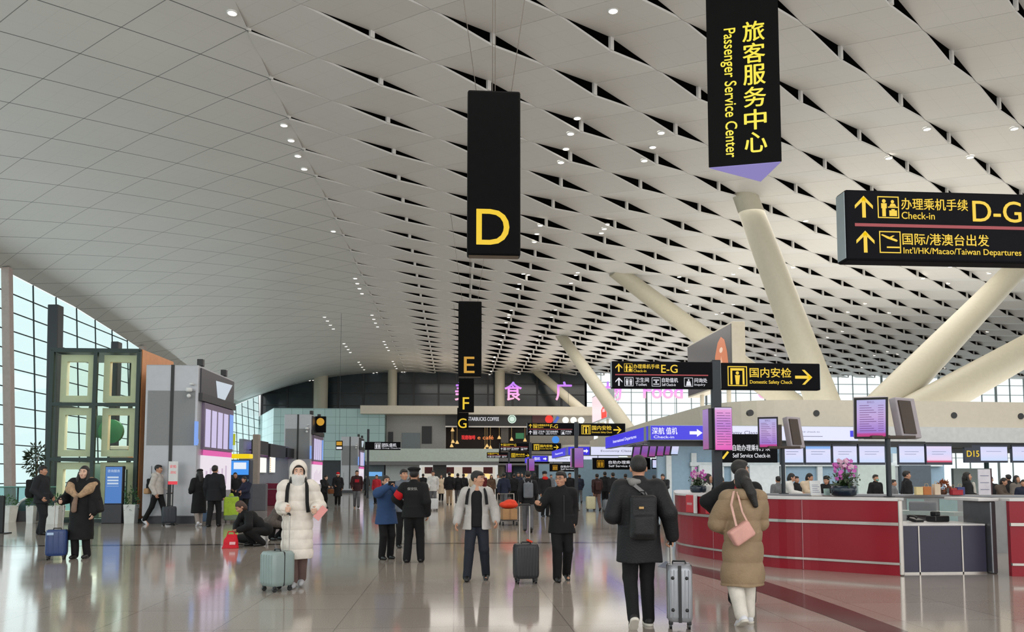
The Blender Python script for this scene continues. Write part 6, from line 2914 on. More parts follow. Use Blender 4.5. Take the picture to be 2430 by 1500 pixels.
def suitcase(pxl, pxr, pyt, pyb, depth_w, rz, m, label, handle=None, y=None, group=None, grooves=4, trim=None, width=None, wheels=True, accents=False, along=False):
    """hard-shell trolley case; handle = (px, py) of the grip in the photo"""
    g = on_z((pxl + pxr) / 2, pyb) if y is None else Vector((on_y((pxl + pxr) / 2, 1130, y).x, y, 0))
    a, b = on_y(pxl, pyt, g.y), on_y(pxr, pyt, g.y)
    W_ = width or (b.x - a.x)
    zt = a.z
    root = empty('suitcase', (g.x, g.y, 0), rz, label, 'suitcase', group)
    wh = .075
    h = zt - wh
    v = MB()
    n = 6
    # rounded shell by lofted rounded rectangles
    def rr(w2, d2, r, z):
        pts = []
        for cx_, cy__, a0 in ((w2 - r, d2 - r, 0), (-w2 + r, d2 - r, PI / 2), (-w2 + r, -d2 + r, PI), (w2 - r, -d2 + r, 1.5 * PI)):
            for k in range(n + 1):
                t = a0 + PI / 2 * k / n
                pts.append(Vector((cx_ + r * math.cos(t), cy__ + r * math.sin(t), z)))
        return pts
    w2, d2 = W_ / 2, depth_w / 2
    r = min(.06, w2 * .5, d2 * .5)
    prof = [(.86, wh), (.955, wh + .02), (1, wh + .06), (1, wh + h * .5), (1, zt - .06), (.955, zt - .02), (.86, zt)]
    v.loft([rr(w2 * k, d2 * k, r, z) for k, z in prof])
    sh = v.build('shell', m, root)
    for k in range(grooves):
        x = w2 * (-.72 + 1.44 * k / max(1, grooves - 1))
        for sy in (-1, 1):
            q = MB()
            q.box((x, sy * d2, wh + h * .5), (W_ * .045, .012, h * .84), None, .005)
            q.build('rib', m, sh)
    q = MB()
    q.box((0, 0, wh + h * .5), (W_ * 1.012, .018, h * .97), None, .006)
    q.box((0, 0, wh + h * .5), (W_ * .9, .019, h * 1.012), None, .006)
    q.build('zip_band', trim or M_BLK, sh)
    if accents:
        q = MB()
        q.box((0, -d2 - .004, wh + h * .5), (W_ * .13, .012, h * 1.0), None, .004)
        q.build('dark_stripe', M_BLK, sh)
        q = MB()
        q.box((0, d2 + .004, wh + h * .5), (W_ * .13, .012, h * 1.0), None, .004)
        q.build('dark_stripe', M_BLK, sh)
        for x in (-.27, .27):
            for z in (.22, .78):
                q = MB()
                q.lathe((0, 0, 0), [(.018, 0), (.016, .008), (.001, .009)], 10)
                o = q.build('stud', M_BLK, sh, (x * W_, d2 + .002, wh + h * z), (-PI / 2, 0, 0))
    for sx in (-1, 1):
        for sy in (-1, 1):
            q = MB()
            q.tube((sx * w2 * .72 - .012, sy * d2 * .66, .032), (sx * w2 * .72 + .012, sy * d2 * .66, .032), .032, n=14)
            wo = q.build('wheel', M_BLK, root)
            q = MB()
            q.box((sx * w2 * .72, sy * d2 * .66, .065), (.045, .04, .045), None, .01)
            q.build('wheel_fork', M_BLK, wo)
    q = MB()
    q.path([(-.07, 0, zt - .005), (-.06, 0, zt + .025), (.06, 0, zt + .025), (.07, 0, zt - .005)], .011)
    q.build('carry_grip', M_BLK, root)
    if handle:
        hz = on_y(handle[0], handle[1], g.y).z
        hx = (Matrix.Rotation(-rz, 3, 'Z') @ (on_y(handle[0], handle[1], g.y) - g)).x
        hx = max(-w2 * .4, min(w2 * .4, hx))
        q = MB()
        HP = (lambda x: (hx * 1.6, x, 0)) if along else (lambda x: (x, d2 * .72, 0))
        for x in (-.075, .075):
            u, v_, _z = HP(x)
            q.tube((u, v_, zt - .02), (u, v_, hz), .009, n=8)
        ho = q.build('telescopic_handle', M_STEEL, root)
        q = MB()
        q.path([(HP(x)[0], HP(x)[1], hz + dz) for x, dz in ((-.085, -.01), (-.07, .012), (.07, .012), (.085, -.01))], .015)
        q.build('grip', M_BLK, ho)
    return root


# ---- the man in black walking away with the silver case
w = Who(1519, 1488, 1080, PI - .06, 'man in black jacket walking away with a black sling backpack and silver case')
p = pose(head=(-.06, .06, 0), w=1.12, hdL=(.02, -.25, -1))
p['shL'] = A3(-.178, .015, 1.41)
p['shR'] = A3(.178, .015, 1.41)
hd = w.L(1592, 1272)
solve(p, hands={'L': (hd[0], .05, hd[2]), 'R': (.17, -.22, 1.12)}, feet={'R': (.095, .17, .135), 'L': (-.105, -.10, .085)}, eh={'L': (-.25, 1, 0), 'R': (.45, .8, -.3)})
p['tR'] = .75
p['curlL'] = 1.0
top = jacket_vol(p, hem=.66, t=.046, flare=1.03, sleeve=1.0)
top.fn = cloth_fn(.010, seed=2)
dress(w, p, top, BLACKJ, BLACKP, 'short', C((40, 38, 38), .6), SKIN, pt=.016, sole=WHSOLE)
bp_ = backpack(w, 'backpack', (.0, .235, 1.13), (.135, .075, .225), C((28, 28, 30), .5, .3), 4, True, (.03, .10, .05, .0))
strap(w, 'shoulder_strap', [(.10, .02, 1.47), (.06, .14, 1.45), (-.03, .19, 1.37), (-.10, .20, 1.24), (-.13, .20, 1.16)], .035, C((120, 118, 118), .6), .008)
v = Vol(.03)
v.chain([A3(.11, .03, 1.50), A3(.08, .10, 1.485), A3(.02, .12, 1.49)], [.030, .036, .026])
vol_obj('grey_hood', v, .009, C((128, 126, 124), .8), w.root, w.s)
suitcase(1584, 1642, 1338, 1488, .38, PI - .24, mat('silver_shell', (150, 152, 158), .3, .35), 'silver hard-shell case with a black centre stripe pulled by the man in black', handle=(1590, 1290), grooves=6, width=.255, accents=True, along=True)

# ---- the woman in the tan coat
w = Who(1768, 1483, 1112, PI + .10, 'woman in a long tan padded coat walking away with a pink shoulder bag')
p = pose(head=(-.35, .05, .05), w=1.0)
solve(p, hands={'L': (-.10, -.30, 1.06), 'R': (.10, -.28, 1.08)}, feet={'R': (.10, .13, .12), 'L': (-.10, -.12, .085)}, eh={'L': (-.8, .5, -.3), 'R': (.8, .5, -.3)})
p['tR'] = .5
top = jacket_vol(p, hem=.44, t=.060, flare=1.12, sleeve=1.06, hood=True)
top.fn = cloth_fn(.007, .016, .235, seed=8)
dress(w, p, top, C((146, 124, 98), .7, .3, 50), C((214, 208, 198), .8), 'tail', SHOEW, SKIN2, tname='coat', wide=1.25, pt=.02, sole=WHSOLE)
v = Vol(.02)
v.seg((0, .015, 1.52), (0, .02, 1.575), .098, .088)
vol_obj('red_scarf', v, .009, C((150, 22, 34), .9), w.root, w.s)
v = Vol(.02)
R_ = rotm(0, 0, .55)
v.box(w.L(1735, 1262)*A3(1, 0, 1) + A3(0, .24, 0), (.135, .055, .095), R_, .03)
bag = vol_obj('shoulder_bag', v, .008, C((204, 152, 142), .45, .1), w.root, w.s)
c_ = w.L(1735, 1262)
strap(w, 'bag_strap', [(c_[0] + .06, .25, c_[2] + .08), (c_[0] + .10, .215, 1.36), (.15, .10, 1.505), (.155, .0, 1.50), (.15, -.10, 1.40)], .022, C((206, 164, 152), .5), .006)
strap(w, 'bag_strap', [(c_[0] - .12, .26, c_[2] + .02), (c_[0] - .02, .235, 1.28), (.12, .12, 1.50)], .018, C((206, 164, 152), .5), .005)

# ---- man in front of her, black cap
w = Who(1762, 1436, 1091, PI - .5, 'man with black hair and black jacket, mostly hidden by the woman in tan')
p = pose(head=(-.7, 0, 0))
solve(p, hands={'R': (.30, -.16, 1.08), 'L': (-.2, -.2, 1.0)}, eh={'R': (1, .3, -.2)})
top = jacket_vol(p, hem=.78, t=.035)
top.fn = cloth_fn(.007, seed=12)
dress(w, p, top, BLACKC, BLACKP, 'short', SHOEB, SKIN, vox=.010, cvox=.012)
v = Vol(.02)
v.box(w.L(1697, 1208) * A3(1, 0, 1) + A3(0, -.12, 0), (.10, .09, .085), rotm(0, 0, .5), .03)
vol_obj('black_bag', v, .010, BLACKC, w.root, w.s)

# ---- the woman in the white padded coat
w = Who(703, 1393, 1093, .12, 'woman in a long white hooded padded coat and mask with a grey green case', 1.79)
p = pose(head=(.10, .10, 0), w=1.0)
ha, hb = w.L(682, 1206), w.L(752, 1208)
solve(p, hands={'L': (ha[0], -.26, ha[2]), 'R': (hb[0], -.22, hb[2])}, feet={'L': (-.04, -.06, .085), 'R': (.06, .12, .10)}, eh={'L': (-.25, 1, -.3), 'R': (.25, 1, -.3)})
p['curlL'] = 1.0
p['curlR'] = .9
top = jacket_vol(p, hem=.40, t=.056, flare=1.0, sleeve=1.06)
top.fn = cloth_fn(.006, .013, .135, seed=21)
M_PUFF = C((222, 214, 204), .55, .2, 40)
dress(w, p, top, M_PUFF, C((104, 84, 80), .8), 'long', C((176, 178, 182), .5), SKIN2, mask=C((232, 214, 208), .7, .05), tname='coat', wide=1.1)
v = Vol(.03)
R, piv, T = head_frame(p)
v.ell(T((0, .030, 1.665)), (.125, .135, .140), R)
v.ell(T((0, .03, 1.56)), (.125, .125, .12), R)
v.ell(T((0, -.13, 1.64)), (.080, .10, .105), R, k=.03, op='s')
v.ell(T((0, -.01, 1.63)), (.088, .11, .112), R, k=.02, op='s')
v.fn = cloth_fn(.004, seed=3)
vol_obj('hood', v, .009, M_PUFF, w.root, w.s)
v = Vol(.03)
v.seg((0, -.01, 1.46), (0, -.03, 1.535), .105, .095)
vol_obj('collar', v, .010, C((206, 204, 200), .7), w.root, w.s)
for sg in (-1, 1):
    strap(w, 'backpack_strap', [(sg * .115, .04, 1.50), (sg * .125, -.09, 1.465), (sg * .135, -.175, 1.36), (sg * .14, -.19, 1.20), (sg * .155, -.16, 1.06)], .045, BLACKC, .010)
backpack(w, 'backpack', (0, .23, 1.20), (.15, .08, .20), BLACKC, 5)
mb = MB()
q = Vector(w.L(757, 1216) * A3(1, 0, 1) + A3(0.03, -.27, 0)) * w.s
mb.box(q, (.10, .012, .20), Euler((0, .7, .2)), .002)
mb.build('boarding_papers', mat('pink_paper', (222, 150, 146), .6), w.root)
suitcase(622, 692, 1308, 1402, .36, -.75, mat('grey_green_shell', (136, 152, 150), .35, var=.04), 'grey green hard-shell case standing before the woman in white', handle=(690, 1222), grooves=5, width=.33)

# ---- man in the pale open jacket
w = Who(1131, 1377, 1117, -.05, 'man in an open pale jacket over a black shirt and dark jeans, looking aside')
p = pose(head=(1.15, .05, 0), w=1.06)
ha, hb = w.L(1084, 1240), w.L(1177, 1235)
solve(p, hands={'L': (ha[0], -.02, ha[2]), 'R': (hb[0], -.10, hb[2])}, feet={'L': (-.15, -.10, .085), 'R': (.15, .14, .10)}, eh={'L': (-.2, 1, 0), 'R': (.2, 1, 0)})
p['tR'] = .25
top = jacket_vol(p, hem=.82, t=.036, flare=1.10, sleeve=1.05)
top.box((0, -.22, 1.02), (.085, .16, .42), None, .04, k=.02, op='s')
top.box((0, -.16, 1.36), (.05, .11, .20), None, .03, k=.02, op='s')
top.fn = cloth_fn(.006, seed=31)
dress(w, p, top, C((178, 174, 170), .6, .25), C((34, 38, 48), .75), 'short', SHOEB, SKIN, pt=.022)
v = jacket_vol(p, hem=.86, t=.010, arms='', collar=False)
v.fn = cloth_fn(.004, seed=6)
vol_obj('shirt', v, .010, BLACKC, w.root, w.s)
for sg in (-1, 1):
    strap(w, 'backpack_strap', [(sg * .12, .06, 1.475), (sg * .13, -.07, 1.46), (sg * .150, -.160, 1.36), (sg * .165, -.165, 1.22)], .04, BLACKC, .010)
backpack(w, 'backpack', (0, .215, 1.19), (.15, .075, .20), BLACKC, 7)

# ---- man in black with glasses
w = Who(1333, 1378, 1117, .05, 'man in a black zipped jacket and glasses pulling a black case')
p = pose(head=(-.65, .04, 0), w=1.06)
ha, hb = w.L(1270, 1196), w.L(1362, 1242)
solve(p, hands={'L': (ha[0], -.24, ha[2]), 'R': (hb[0], .0, hb[2])}, feet={'L': (-.09, -.10, .085), 'R': (.11, .16, .115)}, eh={'L': (-.5, .6, -1), 'R': (.3, 1, 0)})
p['tR'] = .35
p['curlL'] = 1.0
top = jacket_vol(p, hem=.76, t=.034, flare=1.06)
top.fn = cloth_fn(.007, seed=41)
dress(w, p, top, BLACKC, BLACKP, 'short', SHOEB, SKIN, pt=.024)
R, piv, T = head_frame(p)
gm = MB()
for sg in (-1, 1):
    ring = [Vector(T((sg * .033 + .021 * math.cos(t), -.102, 1.642 + .016 * math.sin(t)))) * w.s for t in [2 * PI * k / 14 for k in range(15)]]
    gm.path(ring, .0022 * w.s, 5)
    gm.path([Vector(T((sg * .054, -.100, 1.645))) * w.s, Vector(T((sg * .078, -.05, 1.648))) * w.s, Vector(T((sg * .082, .005, 1.64))) * w.s], .002 * w.s, 5)
gm.path([Vector(T((-.013, -.104, 1.645))) * w.s, Vector(T((.013, -.104, 1.645))) * w.s], .002 * w.s, 5)
gm.build('glasses', mat('thin_dark_wire', (60, 56, 54), .3, .5), w.root)
mb = MB()
mb.box(Vector((.012, -.166, 1.12)) * w.s, (.008, .006, .5 * w.s))
mb.build('zip', mat('dark_zip', (60, 60, 64), .3, .5), w.root)
cs = suitcase(1220, 1276, 1291, 1384, .26, .10, mat('black_shell', (40, 40, 44), .45), 'black hard-shell case with a red tag between the two walking men', handle=(1264, 1200), grooves=7, width=.36)
mb = MB()
mb.box((.05, -.02, on_y(1258, 1291, 11.6).z + .035), (.09, .05, .03), Euler((0, .4, .2)), .008)
mb.build('luggage_tag', mat('orange_red_tag', (206, 62, 34), .5), cs)

# ---- woman in the blue coat taking a picture, and the guard
w = Who(915, 1327, 1128, .55, 'woman in a blue coat and mask raising a phone to her face')
p = pose(head=(-.1, -.05, 0), w=1.05)
solve(p, hands={'L': (-.10, -.27, 1.53), 'R': (.02, -.29, 1.50)}, feet={'L': (-.10, -.02, .085), 'R': (.13, .05, .085)}, eh={'L': (-1, -.2, -.5), 'R': (1, -.2, -.6)})
p['hdL'] = A3(.25, -.2, 1)
p['hdR'] = A3(-.2, -.3, 1)
p['curlL'] = p['curlR'] = .8
top = jacket_vol(p, hem=.74, t=.046, flare=1.14, sleeve=1.08)
top.fn = cloth_fn(.007, seed=51)
dress(w, p, top, C((44, 70, 110), .75, .3), BLACKP, 'bob', SHOEB, SKIN, mask=C((206, 216, 224), .7, .05), tname='coat', pt=.026)
mb = MB()
mb.box(Vector((-.05, -.34, 1.60)) * w.s, (.15, .010, .075), Euler((.1, 0, .1)), .004)
mb.build('phone', M_BLK, w.root)
w = Who(981, 1335, 1108, PI - .12, 'security guard in black uniform and cap seen from behind, red armband', 1.785)
p = pose(head=(.15, .05, 0), w=1.10)
solve(p, hands={'R': (.22, -.20, 1.02), 'L': (-.25, -.05, .90)}, feet={'R': (.12, .02, .085), 'L': (-.13, -.05, .085)}, eh={'R': (1, .5, 0)})
top = jacket_vol(p, hem=.84, t=.040, flare=1.06)
top.fn = cloth_fn(.007, seed=61)
dress(w, p, top, BLACKC, BLACKP, 'short', SHOEB, SKIN, pt=.024)
R, piv, T = head_frame(p)
v = Vol(.01)
v.ell(T((0, .01, 1.745)), (.125, .135, .045), R)
v.ell(T((0, .02, 1.71)), (.096, .110, .045), R)
v.box(T((0, -.12, 1.695)), (.075, .05, .008), rotm(*p['head']) @ rotm(0, .25, 0), .006)
vol_obj('peaked_cap', v, .008, BLACKC, w.root, w.s)
mb = MB()
mb_text(mb, '保安队', 0, 0, 0, h=.055, w=.19, bold=.02)
V = [(-(x), .172 + .0 * z, z + 1.375) for x, y, z in mb.v]
me_ = MB()
me_.add([(x * w.s, y * w.s, z * w.s) for x, y, z in V], [tuple(reversed(f)) for f in mb.f])
me_.build('back_lettering', mat('silver_print', (190, 188, 184), .6), w.root)
v = Vol(.01)
a_, b_ = p['shR'], p['elR']
v.seg(a_ + (b_ - a_) * .45, a_ + (b_ - a_) * .75, .098, .094)
vol_obj('armband', v, .010, C((190, 20, 30), .7), w.root, w.s)
# the person between the two
w = Who(957, 1300, 1113, .3, 'person in a grey jacket standing between the blue coat and the guard')
p = pose(head=(.2, 0, 0))
top = jacket_vol(p, hem=.80, t=.035)
dress(w, p, top, C((104, 112, 122), .8), BLACKP, 'short', SHOEB, SKIN, vox=.011, cvox=.013)

# ---- woman on the left with a beige collar
w = Who(191, 1325, 1105, .0, 'long-haired woman in a long black coat with a beige fur collar')
p = pose(head=(.08, .0, .05), w=1.02)
ha, hb = w.L(147, 1188, -.15), w.L(232, 1216)
solve(p, hands={'L': ha, 'R': (hb[0] - .04, -.12, hb[2])}, feet={'L': (-.085, -.04, .085), 'R': (.10, .04, .085)}, eh={'L': (-.5, .5, -1), 'R': (.5, .9, -.1)})
p['curlL'] = 1.0
top = jacket_vol(p, hem=.36, t=.055, flare=1.02, sleeve=1.15)
top.fn = cloth_fn(.008, seed=71)
dress(w, p, top, BLACKC, C((24, 22, 24), .8), 'long', SHOEB, SKIN2, tname='coat')
FUR = mat('beige_fur', (176, 146, 116), .9, var=.25, scale=30, bump=.8, bscale=90)
v = Vol(.03)
for sg in (-1, 1):
    v.chain([A3(sg * .02, .10, 1.50), A3(sg * .13, .06, 1.475), A3(sg * .20, -.02, 1.40), A3(sg * .17, -.14, 1.31), A3(sg * .05, -.20, 1.20)], [.05, .065, .085, .085, .05])
v.fn = cloth_fn(.010, seed=72)
vol_obj('fur_collar', v, .010, FUR, w.root, w.s)
v = Vol(.03)
e_, h_ = p['elL'], p['haL']
v.seg(p['shL'] + (e_ - p['shL']) * .55, e_, .096, .098)
v.seg(e_, e_ + (h_ - e_) * .62, .098, .086)
v.fn = cloth_fn(.010, seed=73)
vol_obj('fur_sleeve', v, .011, mat('brown_fur', (62, 48, 40), .9, var=.3, scale=30, bump=.8, bscale=90), w.root, w.s)
v = Vol(.02)
v.chain([A3(-.02, -.20, 1.22), A3(-.05, -.215, 1.05), A3(-.06, -.21, .92)], [.035, .045, .05])
v.fn = cloth_fn(.006, seed=74)
vol_obj('scarf_end', v, .010, C((134, 112, 98), .9), w.root, w.s)
v = Vol(.03)
v.box((.27, -.02, 1.02), (.085, .13, .16), rotm(0, 0, -.25), .05)
v.fn = cloth_fn(.006, seed=75)
vol_obj('black_bag', v, .011, BLACKC, w.root, w.s)
cs = suitcase(109, 158, 1257, 1328, .24, .25, mat('navy_shell', (40, 62, 112), .35), 'navy blue case with a pale sticker beside the woman with the fur collar', handle=(142, 1192), grooves=4, width=.36)
mb = MB()
g_ = Vector(cs.location)
mb.box((-.09, -.128, on_y(125, 1266, g_.y).z), (.11, .01, .045), None, .002)
mb.build('sticker', mat('pale_sticker', (170, 196, 226), .4), cs)
mb = MB()
for sx in (-.1, .1):
    pass

# ---- man at the far left with a backpack
w = Who(95, 1269, 1105, 1.45, 'man in dark clothes with a black backpack, seen from the side at the far left')
p = pose(head=(.15, .05, 0), w=1.08)
solve(p, hands={'L': (-.2, -.12, .95), 'R': (.2, -.14, .95)}, feet={'L': (-.08, -.10, .085), 'R': (.08, .08, .085)})
top = jacket_vol(p, hem=.80, t=.036)
top.fn = cloth_fn(.006, seed=81)
dress(w, p, top, C((34, 36, 40), .8), C((26, 28, 32), .8), 'short', SHOEB, SKIN, vox=.009, cvox=.011, pt=.024)
backpack(w, 'backpack', (0, .25, 1.17), (.15, .10, .235), BLACKC, 9)

# ---- walker in the pale hooded top
w = Who(372, 1244, 1103, 1.4, 'walker in a pale hooded top with black backpack, before the near pillar')
p = pose(head=(.1, .05, 0))
ha = w.L(394, 1172)
solve(p, hands={'R': (.24, ha[1], 1.00), 'L': (-.22, -.05, .90)}, feet={'L': (-.08, .34, .14), 'R': (.08, -.20, .085)})
p['tL'] = .7
top = jacket_vol(p, hem=.88, t=.034, hood=True)
top.fn = cloth_fn(.006, seed=91)
dress(w, p, top, C((190, 184, 178), .8), BLACKP, 'short', SHOEW, SKIN, vox=.009, cvox=.011, tname='hooded_top')
backpack(w, 'backpack', (0, .22, 1.18), (.13, .08, .17), BLACKC, 10)
v = Vol(.02)
v.box((-.10, .27, .98), (.10, .08, .085), None, .04)
vol_obj('tan_waist_bag', v, .011, C((176, 140, 104), .7), w.root, w.s)
suitcase(382, 419, 1202, 1247, .26, .5, mat('blue_black_shell', (38, 44, 54), .45), 'blue black case behind the walker in the pale top', handle=(394, 1172), grooves=4, width=.42)

# ---- two dark figures before the flight board
w = Who(471, 1248, 1113, PI + .6, 'woman in a long black coat and brimmed cap walking before the flight board', 1.78)
p = pose(head=(0, .1, 0))
solve(p, hands={'L': (-.22, -.2, 1.02), 'R': (.2, -.22, 1.05)}, feet={'L': (-.08, -.10, .085), 'R': (.09, .20, .12)})
p['tR'] = .6
top = jacket_vol(p, hem=.40, t=.045, flare=1.10)
top.fn = cloth_fn(.007, seed=95)
dress(w, p, top, BLACKC, C((150, 140, 134), .8), 'long', SHOEW, SKIN2, vox=.010, cvox=.012, tname='coat')
R, piv, T = head_frame(p)
v = Vol(.01)
v.ell(T((0, .015, 1.735)), (.098, .110, .05), R)
v.ell(T((0, -.09, 1.705)), (.085, .07, .012), R)
vol_obj('cap', v, .010, BLACKC, w.root, w.s)
w = Who(507, 1250, 1104, PI - .1, 'man in a black coat seen from behind, before the lit poster')
p = pose(w=1.1)
solve(p, feet={'L': (-.10, -.10, .085), 'R': (.10, .14, .085)})
top = jacket_vol(p, hem=.74, t=.045, flare=1.04)
top.fn = cloth_fn(.007, seed=97)
dress(w, p, top, C((24, 25, 30), .8), BLACKP, 'short', SHOEB, SKIN, vox=.010, cvox=.012, tname='coat', pt=.024)
suitcase(478, 498, 1214, 1243, .24, .3, mat('slate_blue_shell', (74, 96, 124), .4), 'small slate blue case between the two dark figures', grooves=3, width=.34)

# ---- green-covered case, red bag, crouching pair
r_ = suitcase(531, 565, 1178, 1240, .28, .2, mat('grey_green_luggage', (112, 128, 108), .5), 'case in a lime green cover standing before the ticket machine', grooves=0, width=.46)
v = Vol(.03)
gz = on_y(548, 1176, r_.location.y).z
v.box((0, 0, gz * .60), (.235, .145, gz * .36), None, .05)
v.chain([A3(-.06, -.02, gz * .92), A3(0, -.02, gz * 1.02), A3(.06, -.02, gz * .92)], [.05, .06, .05])
v.fn = cloth_fn(.012, seed=99)
vol_obj('lime_cover', v, .014, C((166, 196, 62), .7, .4, 30), r_, 1.0)
g = on_z(547, 1301)
zt = on_y(547, 1266, g.y).z
r_ = empty('red_bag', (g.x, g.y, 0), .1, 'red cloth bag standing on the floor before the crouching people', 'bag')
v = Vol(.02)
hw = (on_y(566, 1300, g.y).x - on_y(527, 1300, g.y).x) / 2
v.col((0, 0, .0), (.02, 0, zt * .95), (hw, .10), (hw * .72, .05))
v.cut((0, 0, -1), 0)
v.fn = cloth_fn(.012, seed=101)
b_ = vol_obj('bag_body', v, .011, C((206, 24, 44), .6, .3, 30), r_, 1.0)
mb = MB()
mb.path([(-.07, 0, zt * .9), (-.05, 0, zt * 1.12), (.05, 0, zt * 1.12), (.09, 0, zt * .9)], .012)
mb.build('bag_handle', C((206, 24, 44), .6, .3, 30), r_)
mb = MB()
mb.box((hw * .3, -.095, zt * .35), (hw * .7, .012, zt * .2), Euler((-.3, 0, 0)), .002)
mb.build('pale_print', C((226, 170, 176), .6), b_)


def crouch(w, lean, seed, face=(0, .2, 0), hands=None):
    p = pose(head=face)
    p['pelvis'] = A3(0, .20, .34)
    p['chest'] = A3(0, -.02 - lean, .62 - lean * .3)
    p['neck'] = A3(0, -.13 - lean * 1.6, .80 - lean * .6)
    p['shL'] = A3(-.172, -.09 - lean * 1.4, .75 - lean * .55)
    p['shR'] = A3(.172, -.09 - lean * 1.4, .75 - lean * .55)
    p['hipL'] = A3(-.09, .17, .33)
    p['hipR'] = A3(.09, .17, .33)
    solve(p, hands=hands or {'L': (-.10, -.42, .36), 'R': (.12, -.42, .38)}, feet={'L': (-.12, -.02, .085), 'R': (.13, .10, .085)}, kh={'L': (-.25, -1, .75), 'R': (.25, -1, .75)}, eh={'L': (-1, .1, -.5), 'R': (1, .1, -.5)})
    return p


w = Who(606, 1296, 1107, -.95, 'crouching person in black, bending over things on the floor by the red bag')
w.s = 1.0
p = crouch(w, .10, 1, (0, .7, 0))
top = jacket_vol(p, hem=2.0, t=.040)
top.ell(p['pelvis'] + A3(0, .02, .02), (.19, .17, .15))
top.fn = cloth_fn(.008, seed=111)
dress(w, p, top, BLACKC, BLACKP, 'bob', SHOEB, SKIN, vox=.009, cvox=.011, pt=.026, hairm=mat('brown_hair', (66, 46, 38), .6, var=.3, scale=40))
w = Who(654, 1281, 1107, .75, 'crouching person in a grey brown fur-hooded coat beside the white coat')
w.s = 1.05
p = crouch(w, .16, 2, (0, .9, 0))
top = jacket_vol(p, hem=2.0, t=.050, hood=True)
top.ell(p['pelvis'] + A3(0, .02, .02), (.20, .18, .17))
top.fn = cloth_fn(.010, seed=112)
dress(w, p, top, mat('grey_brown_fur', (88, 80, 76), .9, var=.25, scale=25, bump=.6, bscale=80), BLACKP, 'bob', SHOEB, SKIN2, vox=.009, cvox=.011, tname='coat', pt=.026)
g = on_z(583, 1288)
v = Vol(.03)
v.ell((0, 0, .10), (.30, .18, .11))
v.ell((.15, .05, .16), (.16, .14, .10))
v.cut((0, 0, -1), 0)
v.fn = cloth_fn(.012, seed=113)
o = vol_obj('black_bag', v, .012, BLACKC, None, 1.0)
o.location = (g.x, g.y, 0)
tag(o, 'slack black bag on the floor between the red bag and the crouching people', 'bag')
# ================================================================== people farther off: a few figures built once, then copied one by one
def proto(kind):
    hair, top_kw, pz, face, extra = 'short', dict(hem=.80, t=.036), {}, False, None
    p = pose()
    if kind == 'stand':
        solve(p, hands={'L': (-.23, -.08, .90), 'R': (.23, -.08, .90)}, feet={'L': (-.09, .02, .085), 'R': (.09, -.04, .085)})
    elif kind == 'walk':
        solve(p, hands={'L': (-.22, -.22, .95), 'R': (.22, .12, .90)}, feet={'L': (-.08, .24, .13), 'R': (.08, -.20, .085)})
        p['tL'] = .6
    elif kind == 'coat':
        hair, top_kw = 'long', dict(hem=.50, t=.045, flare=1.08)
        solve(p, hands={'L': (-.16, -.26, 1.05), 'R': (.22, -.10, .92)}, feet={'L': (-.08, .10, .10), 'R': (.08, -.08, .085)})
    elif kind == 'reach':
        hair = 'bob'
        solve(p, hands={'L': (-.14, -.38, 1.12), 'R': (.16, -.36, 1.10)}, feet={'L': (-.09, .02, .085), 'R': (.09, -.04, .085)})
        p['chest'] = p['chest'] + A3(0, -.05, 0)
        p['neck'] = p['neck'] + A3(0, -.10, -.02)
        p['head'] = (0, .35, 0)
    root = empty('person', (0, 0, 0), 0, 'x', 'person')
    vol_obj('body', body_vol(p, face=True, hands=True), .014, SKIN, root)
    j = jacket_vol(p, **top_kw)
    j.fn = cloth_fn(.006, seed=3)
    vol_obj('coat' if kind == 'coat' else 'jacket', j, .017, BLACKC, root)
    tv = trousers_vol(p, .02)
    vol_obj('trousers', tv, .017, BLACKP, root)
    for q in 'LR':
        vol_obj('shoe', shoe_vol(p, q), .013, SHOEB, root)
    vol_obj('hair', hair_vol(p, hair), .012, HAIR, root)
    face_parts(p, root, 1.0, None, False)
    return root


PROTO = {}
KID = {}
for k_ in ('stand', 'walk', 'coat', 'reach'):
    r_ = proto(k_)
    PROTO[k_] = r_
    KID[r_.name] = kids(r_)
    for c_ in KID[r_.name]:
        KID[c_.name] = kids(c_)
USED = set()


def copy_person(kind, loc, rz, s, label, group, topc=None, legc=None, shoec=None, hairc=None, skin=None):
    src = PROTO[kind]
    root = src if kind not in USED else src.copy()
    if kind in USED:
        COL.objects.link(root)
    root.location = loc
    root.rotation_euler = (0, 0, rz)
    root.scale = (s, s, s)
    tag(root, label, 'person', group)
    for ch in KID[src.name]:
        c = ch
        if kind in USED:
            c = ch.copy()
            COL.objects.link(c)
            c.parent = root
            for g_ in KID.get(ch.name, []):
                d = g_.copy()
                COL.objects.link(d)
                d.parent = c
        nm = ch.name.split('.')[0]
        m_ = {'jacket': topc, 'coat': topc, 'trousers': legc, 'shoe': shoec, 'hair': hairc, 'body': skin}.get(nm)
        if m_:
            recolor(c, m_)
    USED.add(kind)
    return root


DK, NV, GR, WH, CR, MR, BR, TL = (C((26, 26, 29), .8), C((36, 42, 60), .8), C((110, 112, 116), .8), C((208, 208, 206), .8), C((206, 188, 164), .8), C((96, 30, 34), .8), C((86, 66, 52), .8), C((60, 96, 108), .8))
GP = C((96, 96, 100), .8)


def at_feet(kind, fx, fy, topy, rz, label, group, **kw):
    g = on_z(fx, fy)
    z = on_y(fx, topy, g.y).z
    return copy_person(kind, (g.x, g.y, 0), rz, z / 1.765, label, group, **kw), g, z / 1.765


def at_depth(kind, px, y, topy, rz, label, group, **kw):
    g = on_y(px, 1130, y)
    z = on_y(px, topy, y).z
    return copy_person(kind, (g.x, y, 0), rz, z / 1.765, label, group, **kw), g, z / 1.765


